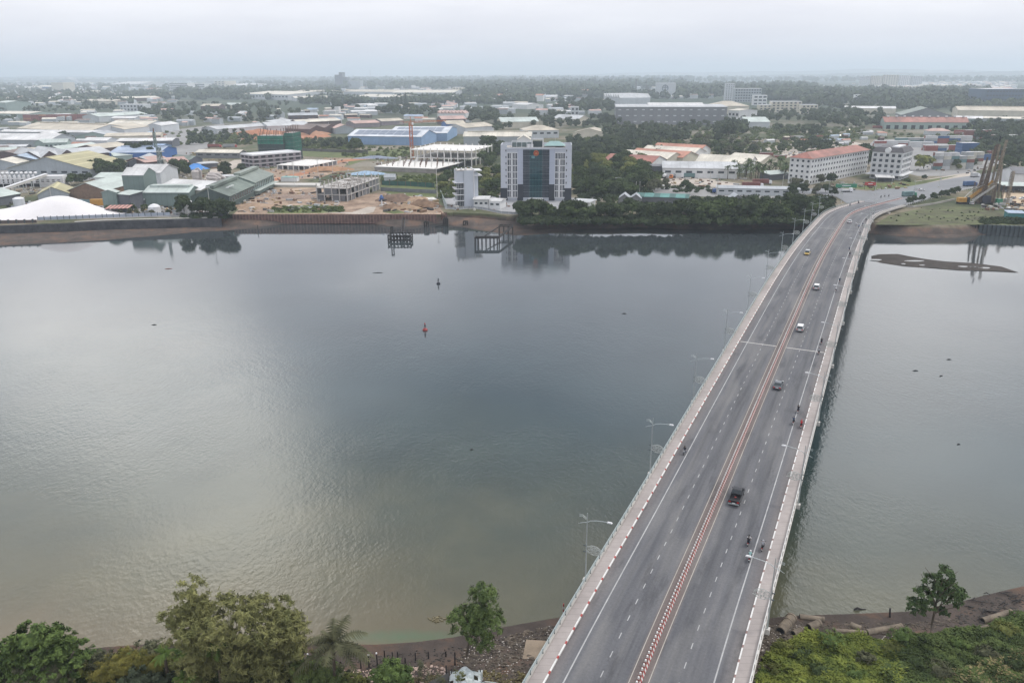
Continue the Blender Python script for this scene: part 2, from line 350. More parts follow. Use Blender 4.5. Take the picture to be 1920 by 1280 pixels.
def patch(name, pts, mt, z=LAND, kind='structure', px=True):
    P = [tuple(G(x, y, z)) for x, y in pts] if px else [(x, y, z) for x, y in pts]
    P = [(p[0], p[1], z) for p in P]
    a = sum(P[i][0] * P[(i + 1) % len(P)][1] - P[(i + 1) % len(P)][0] * P[i][1] for i in range(len(P)))
    if a < 0: P = P[::-1]
    return struct(MB().face(P).build(name, mt), kind)
# ---------------------------------------------------------------- materials
asph = mat('asphalt', (.118, .120, .130), .9, .10, .06, fine=1.2)
asph2 = mat('worn_asphalt', (.17, .175, .185), .9, .12, .05)
white = mat('white_paint', (.62, .61, .59), .6, .16, .6); line_w = mat('worn_white_line', (.36, .36, .36), .8, .22, .5)
cream_line = mat('cream_paint', (.36, .335, .30), .7, .18, .6)
redp = mat('red_paint', (.34, .055, .05), .5, .15, .6)
conc = mat('concrete', (.36, .34, .315), .9, .16, .22)
conc_l = mat('pale_concrete', (.52, .50, .47), .9, .12, .25)
conc_d = mat('dark_concrete', (.13, .125, .12), .9, .3, .25)
pink = mat('pavement', (.33, .295, .28), .9, .18, .10, stripe=('Y', 1.2, .9))
steel_d = mat('dark_steel', (.06, .075, .08), .5, .2, 1)
steel = mat('galvanised_steel', (.46, .50, .50), .4, .12, 1, metal=.5)
metal_l = mat('grey_rail_paint', (.36, .41, .41), .5, .12, 1)
rustc = mat('rust', (.16, .085, .055), .9, .35, .8)
black = mat('black_rubber', (.018, .018, .02), .7, .2, 2)
glass_d = mat('dark_glass', (.02, .03, .035), .08, .2, .5, spec=.6)
bark = mat('bark', (.10, .08, .06), .95, .3, 1.5)
soil = mat('brown_soil', (.20, .13, .085), .95, .35, .3)
# road surface: darker wheel tracks and stains are part of the asphalt
rm = bpy.data.materials.new('bridge_asphalt'); rm.use_nodes = True; t = rm.node_tree; b = t.nodes['Principled BSDF']; b.inputs['Roughness'].default_value = .88
uv = N(t, 'ShaderNodeUVMap'); su = N(t, 'ShaderNodeSeparateXYZ'); L(t, uv.outputs[0], su.inputs[0])
mp = N(t, 'ShaderNodeMapping'); mp.inputs['Scale'].default_value = (1, .045, 1); L(t, uv.outputs[0], mp.inputs[0])
base = ramp(t, noise(t, mp.outputs[0], .9, 6, .6), (.3, (.082, .084, .094)), (.5, (.112, .113, .122)), (.72, (.145, .142, .143)))
lane = math_(t, 'ABSOLUTE', su.outputs[0])
def bump_at(c, wd):
    a = math_(t, 'DIVIDE', math_(t, 'SUBTRACT', lane, c), wd); return math_(t, 'EXPONENT', math_(t, 'MULTIPLY', math_(t, 'MULTIPLY', a, a), -1))
trk = math_(t, 'ADD', math_(t, 'ADD', bump_at(3.0, .9), bump_at(6.6, .8)), math_(t, 'MULTIPLY', bump_at(4.2, 2.6), .6))
mp2 = N(t, 'ShaderNodeMapping'); mp2.inputs['Scale'].default_value = (1, .03, 1); L(t, uv.outputs[0], mp2.inputs[0])
trk = math_(t, 'MULTIPLY', trk, ramp(t, noise(t, mp2.outputs[0], .8, 5), (.35, (0, 0, 0)), (.7, (1, 1, 1))))
base = mixc(t, math_(t, 'MULTIPLY', trk, .55, True), base, (.045, .047, .053))
edge = N(t, 'ShaderNodeMapRange'); L(t, lane, edge.inputs[0]); edge.inputs[1].default_value = 8.6; edge.inputs[2].default_value = 10.4
base = mixc(t, math_(t, 'MULTIPLY', edge.outputs[0], .5), base, (.15, .125, .115))
inn = N(t, 'ShaderNodeMapRange'); L(t, lane, inn.inputs[0]); inn.inputs[1].default_value = 1.5; inn.inputs[2].default_value = 1.0
base = mixc(t, math_(t, 'MULTIPLY', inn.outputs[0], .75), base, (.145, .112, .10))
mp3 = N(t, 'ShaderNodeMapping'); mp3.inputs['Scale'].default_value = (1, .22, 1); L(t, uv.outputs[0], mp3.inputs[0])
base = mixc(t, ramp(t, noise(t, mp3.outputs[0], .32, 7, .7), (.54, (0, 0, 0)), (.68, (.7, .7, .7))), base, (.042, .043, .048))
base = mixc(t, ramp(t, noise(t, mp3.outputs[0], .21, 3, .5), (.51, (0, 0, 0)), (.64, (.35, .35, .35))), base, (.19, .185, .18))
base = mixc(t, 1.0, base, ramp(t, noise(t, uv.outputs[0], 2.5, 6, .8), (.3, (.80, .80, .80)), (.7, (1.2, 1.2, 1.2))), 'MULTIPLY')
L(t, base, b.inputs['Base Color'])
def strip(name, s0, s1, o0, o1, dz, mt, parent=None, step=2.0, dz1=None, kind=None, seg=None):
    """flat band along the deck line; seg = (on, period) makes dashes; dz1: height at the far offset"""
    v = []; f = []; uvs = []
    if dz1 is None: dz1 = dz
    spans = [(s0, s1)] if not seg else [(a, min(a + seg[0], s1)) for a in np.arange(s0, s1, seg[1])]
    for a, c in spans:
        n = max(1, int(round((c - a) / step))); i0 = len(v)
        for s in np.linspace(a, c, n + 1):
            v += [tuple(BP(s, o0, dz)), tuple(BP(s, o1, dz1))]; uvs += [(o0, s), (o1, s)]
        for k in range(n): i = i0 + 2 * k; f.append((i, i + 1, i + 3, i + 2))
    me = bpy.data.meshes.new(name); me.from_pydata(v, [], f); u = me.uv_layers.new(name='UVMap')
    for lp in me.loops: u.data[lp.index].uv = uvs[lp.vertex_index]
    me.materials.append(mt); o = bpy.data.objects.new(name, me); col.objects.link(o)
    if parent: o.parent = parent
    if kind: o['kind'] = kind
    return o
def solid(name, s0, s1, prof_, mt, parent=None, step=2.0, matf=None):
    """extrude a closed (offset, dz) profile along the deck line"""
    n = max(1, int(round((s1 - s0) / step))); K = len(prof_); v = []; f = []; mi = []
    for i, s in enumerate(np.linspace(s0, s1, n + 1)):
        v += [tuple(BP(s, o_, z_)) for o_, z_ in prof_]
    for i in range(n):
        for k in range(K): f.append((i * K + k, i * K + (k + 1) % K, (i + 1) * K + (k + 1) % K, (i + 1) * K + k)); mi.append(matf(i, k) if matf else 0)
    f += [tuple(range(K))[::-1], tuple(n * K + k for k in range(K))]; mi += [0, 0]
    me = bpy.data.meshes.new(name); me.from_pydata(v, [], f)
    for x in (mt if isinstance(mt, (list, tuple)) else [mt]): me.materials.append(x)
    me.polygons.foreach_set('material_index', mi)
    o = bpy.data.objects.new(name, me); col.objects.link(o)
    if parent: o.parent = parent
    return o
SB = bs(1689, 385)[0]                  # where the bridge meets the far bank
print('bridge end s', SB, 'total', SEND)
HW = 10.5
struct(strip('road', S0, SB, -HW + .02, HW - .02, 0.0, rm))
bridge = thing('road_bridge', 'long grey concrete road bridge arching over the river with two pavements and railings', 'bridge', BP(200) * 1.0)
bridge.location = (0, 0, 0)
solid('deck', S0, SB, [(-12.7, -.05), (-12.7, -.45), (-11.2, -.6), (-10.0, -2.1), (10.0, -2.1), (11.2, -.6), (12.7, -.45), (12.7, -.05), (12.3, -.01), (-12.3, -.01)], conc, bridge, 4)
def kerbmat(i, k): return 1 if i % 5 == 4 else 0
for sg in (-1, 1):
    a, b2 = sg * 10.5, sg * 10.7
    solid('kerb', 2.49, 2.49 + .58 * int((SB - 2.49) / .58), [(a, -.005), (a, .2), (b2, .22), (b2, -.005)] if sg > 0 else [(b2, -.005), (b2, .22), (a, .2), (a, -.005)], [white, redp if sg < 0 else mat('faded_kerb_red', (.26, .17, .155), .8, .3, .8)], bridge, .58, kerbmat)
    c, d = sg * 10.7, sg * 12.35
    solid('pavement', S0, SB, [(c, -.004), (c, .2), (d, .2), (d, -.004)] if sg > 0 else [(d, -.004), (d, .2), (c, .2), (c, -.004)], pink, bridge, 2)
    e1, e2 = sg * 12.35, sg * 12.72
    solid('parapet_base', S0, SB, [(e1, -.003), (e1, .34), (e2, .34), (e2, -.003)] if sg > 0 else [(e2, -.003), (e2, .34), (e1, .34), (e1, -.003)], conc_l if sg > 0 else conc, bridge, 2)
def railing(sg, mt_rail, mt_post, sp_, top):
    posts = np.arange(S0 + 1, SB - 1, sp_); o_ = sg * 12.53
    mid = MB(); pr = None
    for zz_, rr in ((top, .055), (top - .27, .035), (top - .5, .035)):
        pts = [BP(s, o_, zz_) for s in np.arange(S0 + 1, SB, 2.0)]; mid.tube(pts, rr, 5, cap=False)
    rail = mid.build('railing', mt_rail, bridge)
    def post(mb, s):
        p = BP(s, o_, .3); q = BP(s, o_ + sg * .06, top + .02); mb.bar(p, q, .11, .16)
    for s in posts[:50]:
        q = MB(); post(q, s); q.build('railing_post', mt_post, rail)
    q = MB()
    for s in posts[50:]: post(q, s)
    x = q.build('railing_post', mt_post, rail); x['kind'] = 'stuff'
railing(-1, metal_l, steel_d, 2.0, 1.2)
railing(1, white, conc, 2.0, 1.15)
# piers
for s in np.arange(100, SB - 15, 42.0):
    p = BP(s); zt = p.z - 2.1; q = MB(); dxy = BP(s, 1) - BP(s, 0)
    for off in (-6, 6):
        c = BP(s, off); q.cyl(c.x, c.y, -3, zt - 1.2, 1.1, n=12)
    a, c = BP(s, -9), BP(s, 9); q.bar((a.x, a.y, zt - .6), (c.x, c.y, zt - .6), 2.2, 1.2)
    q.build('pier', conc, bridge)
# lane markings
for sg in (-1, 1):
    strip('edge_line', S0, SB + 40, sg * 8.45 - .09, sg * 8.45 + .09, .006, line_w, kind='structure')
    strip('median_line', S0, SB + 70, sg * 1.12 - .06, sg * 1.12 + .06, .006, cream_line, kind='structure')
    strip('lane_dashes', 2.05 if sg < 0 else 2.8, SB + 30, sg * 4.56 - .065, sg * 4.56 + .065, .006, line_w, kind='structure', seg=(1.2, 3.785 if sg < 0 else 3.81))
for px, py in ((1465, 651), (1573, 430)):
    s_, _ = bs(px, py)
    for a, c in ((-10.3, -1.25), (1.25, 10.3)): strip('expansion_joint', s_ - .17, s_ + .17, a, c, .009, conc_l, kind='structure', step=.34)
# median picket barrier
md = thing('median_barrier', 'red and white striped picket barrier running down the middle of the bridge road', 'barrier')
solid('base', S0, S0 + .3985 * int((SB + 28) / .3985), [(-.34, 0), (-.2, .42), (.2, .42), (.34, 0)], [redp, white, mat('brick_red_base', (.17, .085, .07), .8, .25, .8)], md, .3985, lambda i, k: 2 if k == 1 else i % 2)
def picket(mb, s):
    a, c, d = BP(s, 0, .42), BP(s, 0, .68), BP(s, 0, .98); n = 6; v = []
    for p, r_ in ((a, .07), (c, .09), (c, .14), (d, .13)): v += [(p.x + r_ * math.cos(k * 1.047), p.y + r_ * math.sin(k * 1.047), p.z) for k in range(n)]
    for j in (0, 1, 2): i = len(mb.v) if j == 0 else i; mb.mesh(v if j == 0 else [], [], 0); f = [(i + j * n + k, i + j * n + (k + 1) % n, i + (j + 1) * n + (k + 1) % n, i + (j + 1) * n + k) for k in range(n)]; mb.f += f; mb.m += [0 if j == 2 else 1] * n
    mb.f.append(tuple(i + 3 * n + k for k in range(n))); mb.m.append(0)
pk = np.arange(172.51 - .7967 * 212, SB + 27, .7967)
near = pk[(pk > 60)][:98]; rest = [s for s in pk if s < near[0] or s > near[-1]]
for s in near:
    q = MB(); picket(q, s); q.build('picket', [white, redp], md)
q = MB()
for s in rest: picket(q, s)
x = q.build('picket', [white, redp], md); x['kind'] = 'stuff'
# ---------------------------------------------------------------- building kit
W_ = dict(
 white=mat('white_wall', (.66, .66, .66), .85, .12, .12), cream=mat('cream_wall', (.55, .51, .42), .85, .14, .12),
 grey=mat('grey_cladding', (.34, .37, .39), .7, .12, .1, stripe=('X', 3, .9)), dgrey=mat('dark_cladding', (.12, .125, .14), .8, .2, .1),
 lgrey=mat('pale_cladding', (.50, .52, .54), .7, .1, .1, stripe=('X', 2.5, .92)), blue=mat('light_blue_cladding', (.22, .33, .50), .7, .12, .1, stripe=('X', 4, .92)),
 dblue=mat('deep_blue_cladding', (.05, .13, .34), .7, .12, .1), green=mat('sage_green_cladding', (.165, .215, .20), .7, .12, .1, stripe=('X', 3.2, .86)),
 lgreen=mat('pale_green_cladding', (.29, .36, .33), .7, .1, .1), brown=mat('brown_board', (.10, .065, .06), .9, .25, .2), brick=mat('old_brick', (.21, .14, .10), .9, .25, .6),
 conc=conc, steelgrey=mat('slate_cladding', (.20, .205, .215), .8, .14, .05, stripe=('X', 6, .93)), purple=mat('block_wall', (.24, .205, .22), .9, .15, .3))
def rfm(n, c, var=.16, st=.90): return mat(n, c, .6, var * 1.7, .07, stripe=('X', 6.0, st, .16), spec=.4)
R_ = dict(
 white=rfm('white_sheet_roof', (.57, .565, .56), .14), cream=rfm('cream_sheet_roof', (.58, .54, .46)), beige=rfm('beige_sheet_roof', (.46, .41, .33)),
 grey=rfm('grey_sheet_roof', (.36, .38, .40)), lgrey=rfm('pale_grey_roof', (.45, .46, .47)), dgrey=rfm('dark_roof', (.12, .12, .13)), brown=rfm('brown_roof', (.16, .115, .10), .25),
 red=rfm('rusty_red_roof', (.30, .125, .095), .25), orange=rfm('orange_tile_roof', (.42, .20, .14), .2), blue=rfm('blue_sheet_roof', (.22, .31, .46)), steelblue=rfm('steel_blue_roof', (.30, .36, .46)),
 green=rfm('pale_green_roof', (.44, .49, .46), .12), dgreen=rfm('mossy_green_roof', (.14, .17, .145), .25), olive=mat('olive_yellow_roof', (.36, .33, .20), .7, .12, .06, stripe=('X', 9, 1.35, .14)),
 slate=rfm('slate_green_roof', (.22, .25, .22)), pink=rfm('faded_red_roof', (.45, .30, .26)), pv=rfm('white_blue_roof', (.58, .60, .63)), sky=rfm('light_blue_roof', (.34, .42, .52)))
trim = mat('white_trim', (.66, .66, .67), .7, .08, .5)
win_m = mat('window_glass', (.045, .055, .065), .12, .3, .4, spec=.6)
dark_m = mat('dark_opening', (.02, .021, .023), .95, .3, .4)
_wm = {}
def panel(root, name, x, y, z, w_, h_, side='f', mt=None, th=.12, frame=None):
    """a window, door or panel set proud of a wall: side f = facing -Y, l = facing -X, r = facing +X"""
    mt = mt or win_m; key = (name, round(w_, 2), round(h_, 2), mt.name, th, bool(frame))
    if key not in _wm:
        q = MB().box(-w_ / 2, w_ / 2, -th, .02, 0, h_)
        if frame:
            f_ = .12
            for a in ((-w_ / 2 - f_, -w_ / 2, 0, h_), (w_ / 2, w_ / 2 + f_, 0, h_), (-w_ / 2 - f_, w_ / 2 + f_, h_, h_ + f_), (-w_ / 2 - f_ * 1.6, w_ / 2 + f_ * 1.6, -f_, 0)):
                q.box(a[0], a[1], -th - .05, .02, a[2], a[3], 1)
        o = q.build(name, [mt, frame] if frame else mt); _wm[key] = o.data
    else:
        o = bpy.data.objects.new(name, _wm[key]); col.objects.link(o)
    o.parent = root; o.location = (x, y, z); o.rotation_euler = (0, 0, {'f': 0, 'l': -math.pi / 2, 'r': math.pi / 2}[side]); return o
def place(A, B, z, dep):
    P, Q = G(*A, z), G(*B, z); W = math.hypot(Q[0] - P[0], Q[1] - P[1]); rz = math.atan2(Q[1] - P[1], Q[0] - P[0])
    if not isinstance(dep, (int, float)):
        C = G(*dep, z); n = (-math.sin(rz), math.cos(rz)); dep = abs((C[0] - Q[0]) * n[0] + (C[1] - Q[1]) * n[1])
    return P, W, rz, dep
def shed(label, A, B, dep, h, rise, ridge, wl, rf, name='warehouse', win=0, doors=0, mon=0, over=.7, group=None, z0=LAND, cat=None, bays=1, openf=False, gwall=None):
    P, W, rz, D = place(A, B, z0 + h, dep)
    root = thing(name, label, cat or name.replace('_', ' '), (P[0], P[1], z0), rz, group)
    wm_ = W_[wl] if isinstance(wl, str) else wl; rm_ = R_[rf] if isinstance(rf, str) else rf
    q = MB(); r = MB(); t = .22; e = over
    if openf:                                   # open-sided: posts and a back wall
        n = max(2, int(W / 6))
        for i in range(n + 1):
            for y in (.3, D / 2, D - .3): q.bar((W * i / n * .98 + .3, y, 0), (W * i / n * .98 + .3, y, h), .3)
        q.box(0, W, D - .15, D, 0, h)
    if ridge == 'u':
        if not openf:
            q.mesh([(0, 0, 0), (W, 0, 0), (W, D, 0), (0, D, 0), (0, 0, h), (W, 0, h), (W, D, h), (0, D, h), (0, D / 2, h + rise), (W, D / 2, h + rise)],
                   [(0, 1, 5, 4), (2, 3, 7, 6), (1, 2, 6, 9, 5), (3, 0, 4, 8, 7)])
        sl = rise / (D / 2)
        for s in (0, 1):
            y0, y1 = (-e, D / 2) if s == 0 else (D + e, D / 2); za, zb = h - e * sl + .06, h + rise + .06
            v = [(-e, y0, za), (W + e, y0, za), (W + e, y1, zb), (-e, y1, zb)]
            r.mesh(v + [(a, b, c + t) for a, b, c in v], [(3, 2, 1, 0), (4, 5, 6, 7), (0, 1, 5, 4), (1, 2, 6, 5), (3, 0, 4, 7)] if s == 0 else [(0, 1, 2, 3), (7, 6, 5, 4), (4, 5, 1, 0), (5, 6, 2, 1), (7, 4, 0, 3)])
        if mon: r.box(W * .05, W * .95, D / 2 - mon, D / 2 + mon, h + rise - .4, h + rise + .9)
    elif ridge == 'v':
        bw = W / bays
        for k in range(bays):
            x0, x1 = k * bw, (k + 1) * bw; xm = (x0 + x1) / 2
            if not openf:
                q.mesh([(x0, 0, 0), (x1, 0, 0), (x1, D, 0), (x0, D, 0), (x0, 0, h), (x1, 0, h), (x1, D, h), (x0, D, h), (xm, 0, h + rise), (xm, D, h + rise)],
                       [(0, 1, 5, 8, 4), (2, 3, 7, 9, 6), (1, 2, 6, 5), (3, 0, 4, 7)])
            sl = rise / (bw / 2); ee = e if bays == 1 else 0
            for s in (0, 1):
                xa, xb = (x0 - ee, xm) if s == 0 else (x1 + ee, xm); za, zb = h - ee * sl + .06, h + rise + .06
                v = [(xa, -e, za), (xb, -e, zb), (xb, D + e, zb), (xa, D + e, za)]
                fs = [(3, 2, 1, 0), (4, 5, 6, 7), (0, 1, 5, 4), (2, 3, 7, 6), (3, 0, 4, 7)]
                if s: fs = [f[::-1] for f in fs]
                r.mesh(v + [(a, b, c + t) for a, b, c in v], fs)
            if mon: r.box(xm - mon, xm + mon, D * .04, D * .96, h + rise - .4, h + rise + .9)
    elif ridge == 'flat':
        if not openf: q.box(0, W, 0, D, 0, h)
        r.box(-e, W + e, -e, D + e, h + .01, h + .01 + max(t, rise))
    elif ridge == 'mono':
        if not openf: q.mesh([(0, 0, 0), (W, 0, 0), (W, D, 0), (0, D, 0), (0, 0, h), (W, 0, h), (W, D, h + rise), (0, D, h + rise)], [(0, 1, 5, 4), (2, 3, 7, 6), (1, 2, 6, 5), (3, 0, 4, 7)])
        v = [(-e, -e, h + .05), (W + e, -e, h + .05), (W + e, D + e, h + rise + .05), (-e, D + e, h + rise + .05)]
        r.mesh(v + [(a, b, c + t) for a, b, c in v], [(3, 2, 1, 0), (4, 5, 6, 7), (0, 1, 5, 4), (1, 2, 6, 5), (2, 3, 7, 6), (3, 0, 4, 7)])
    elif ridge == 'hip':
        q.box(0, W, 0, D, 0, h); hp = min(D, W) / 2 * .95; z = h + .06
        v = [(-e, -e, z), (W + e, -e, z), (W + e, D + e, z), (-e, D + e, z)]
        tp = [(hp, D / 2, z + rise), (W - hp, D / 2, z + rise)] if W > D else [(W / 2, hp, z + rise), (W / 2, D - hp, z + rise)]
        r.mesh(v + tp, [(0, 1, 5, 4), (1, 2, 5), (2, 3, 4, 5), (3, 0, 4), (3, 2, 1, 0)] if W > D else [(0, 1, 4), (1, 2, 5, 4), (2, 3, 5), (3, 0, 4, 5), (3, 2, 1, 0)])
    elif ridge == 'saw':
        q.box(0, W, 0, D, 0, h); bw = W / bays
        for k in range(bays):
            x0, x1 = k * bw, (k + 1) * bw
            r.mesh([(x0, -e, h + .05), (x1, -e, h + .05), (x0 + .3, -e, h + rise), (x0, D + e, h + .05), (x1, D + e, h + .05), (x0 + .3, D + e, h + rise)],
                   [(0, 1, 2), (5, 4, 3), (1, 4, 5, 2), (2, 5, 3, 0)])
    elif ridge == 'arch':
        q.box(0, W, 0, D, 0, h); n = 10
        v = [(x_, y_, h + .05 + rise * math.sin(math.pi * i / n)) for i in range(n + 1) for x_, y_ in ((-e, D * i / n), (W + e, D * i / n))]
        r.mesh(v, [(2 * i, 2 * i + 1, 2 * i + 3, 2 * i + 2) for i in range(n)] + [tuple(2 * i for i in range(n, -1, -1)), tuple(2 * i + 1 for i in range(n + 1))])
    q.build('wall', wm_, root); r.build('roof', rm_, root)
    for i in range(win):
        w_ = W / win * .55; panel(root, 'window', W * (i + .5) / win, 0, h * .52, w_, h * .22, 'f')
    for i in range(doors): panel(root, 'door', W * (i + .5) / doors, 0, .02, min(5, W / doors * .5), h * .55, 'f', dark_m)
    root['_W'] = W; root['_D'] = D; return root
def block(label, A, B, dep, h, floors, nx, ny, wl='white', name='building', rfm_=None, wsz=(.5, .5), group=None, side='lr', para=.8, frame=True, z0=LAND, hip=0, cat=None, ribs=False, win=None, at=None):
    """storeyed block with parapet; A, B = top front corners in the photo"""
    if at: P, Q = at; W = math.hypot(Q[0] - P[0], Q[1] - P[1]); rz = math.atan2(Q[1] - P[1], Q[0] - P[0]); D = dep
    else: P, W, rz, D = place(A, B, z0 + h, dep)
    root = thing(name, label, cat or name.replace('_', ' '), (P[0], P[1], z0), rz, group); wm_ = W_[wl] if isinstance(wl, str) else wl
    q = MB().box(0, W, 0, D, 0, h)
    q.build('wall', wm_, root); r = MB()
    if hip:
        e = 1.0; z = h + .05; hp = min(W, D) / 2 * .9; tp = [(hp, D / 2, z + hip), (W - hp, D / 2, z + hip)] if W > D else [(W / 2, hp, z + hip), (W / 2, D - hp, z + hip)]
        v = [(-e, -e, z), (W + e, -e, z), (W + e, D + e, z), (-e, D + e, z)]
        r.mesh(v + tp, [(0, 1, 5, 4), (1, 2, 5), (2, 3, 4, 5), (3, 0, 4), (3, 2, 1, 0)] if W > D else [(0, 1, 4), (1, 2, 5, 4), (2, 3, 5), (3, 0, 4, 5), (3, 2, 1, 0)])
    else:
        r.box(.25, W - .25, .25, D - .25, h + .004, h + .15)
        for a in ((0, W, 0, .25), (0, W, D - .25, D), (0, .25, .253, D - .253), (W - .25, W, .253, D - .253)): r.box(a[0], a[1], a[2], a[3], h + .003, h + para)
    r.build('roof', rfm_ or (trim if hip == 0 else R_['red']), root)
    fh = h / floors; n = 0
    if ribs:
        for k in range(1, floors + 1):
            MB().box(-.25, W + .25, -.25, D + .25, k * fh - .32, k * fh - .02).build('floor_band', trim, root)
    for k in range(floors):
        for i in range(nx):
            ww = W / nx * wsz[0]; panel(root, 'window', W * (i + .5) / nx, 0, k * fh + fh * .28, ww, fh * wsz[1], 'f', win, frame=trim if frame else None)
        for sd in side:
            for i in range(ny):
                panel(root, 'window', 0 if sd == 'l' else W, D * (i + .5) / ny, k * fh + fh * .28, D / ny * wsz[0], fh * wsz[1], sd, win, frame=trim if frame else None)
    return root
def wallline(name, label, pts, z0, z1, th, mt, cat='wall', zt=None, post=0, pm=None, group=None, px=True, pz=None, ph=.4):
    """a wall or fence along photo points read at height zt; post = spacing of its posts"""
    zt = z1 if zt is None else zt
    P = [G(x, y, zt) for x, y in pts] if px else [np.array((x, y, 0.)) for x, y in pts]
    root = thing(name, label, cat, (P[0][0], P[0][1], z0), 0, group); o = P[0]; H_ = z1 - z0
    q = MB(); pp = []
    for a, b in zip(P[:-1], P[1:]):
        a = a - o; b = b - o; l = math.hypot(b[0] - a[0], b[1] - a[1]); nx_, ny_ = -(b[1] - a[1]) / l * th / 2, (b[0] - a[0]) / l * th / 2
        q.mesh([(a[0] - nx_, a[1] - ny_, 0), (b[0] - nx_, b[1] - ny_, 0), (b[0] + nx_, b[1] + ny_, 0), (a[0] + nx_, a[1] + ny_, 0), (a[0] - nx_, a[1] - ny_, H_), (b[0] - nx_, b[1] - ny_, H_), (b[0] + nx_, b[1] + ny_, H_), (a[0] + nx_, a[1] + ny_, H_)],
               [(3, 2, 1, 0), (4, 5, 6, 7), (0, 1, 5, 4), (1, 2, 6, 5), (2, 3, 7, 6), (3, 0, 4, 7)])
        if post: pp += [(a[0] + (b[0] - a[0]) * f, a[1] + (b[1] - a[1]) * f) for f in np.arange(0, 1, post / l)]
    q.build('panel' if post else 'wall', mt, root)
    z_lo = -.0 if pz is None else pz
    big = None
    for i, (x, y) in enumerate(pp):
        if i < 100: MB().box(x - th, x + th, y - th * 1.3, y + th * 1.3, z_lo, H_ + ph).build('post', pm or mt, root)
        else:
            big = big or MB(); big.box(x - th, x + th, y - th * 1.3, y + th * 1.3, z_lo, H_ + ph)
    if big: big.build('post', pm or mt, root)['kind'] = 'stuff'
    return root
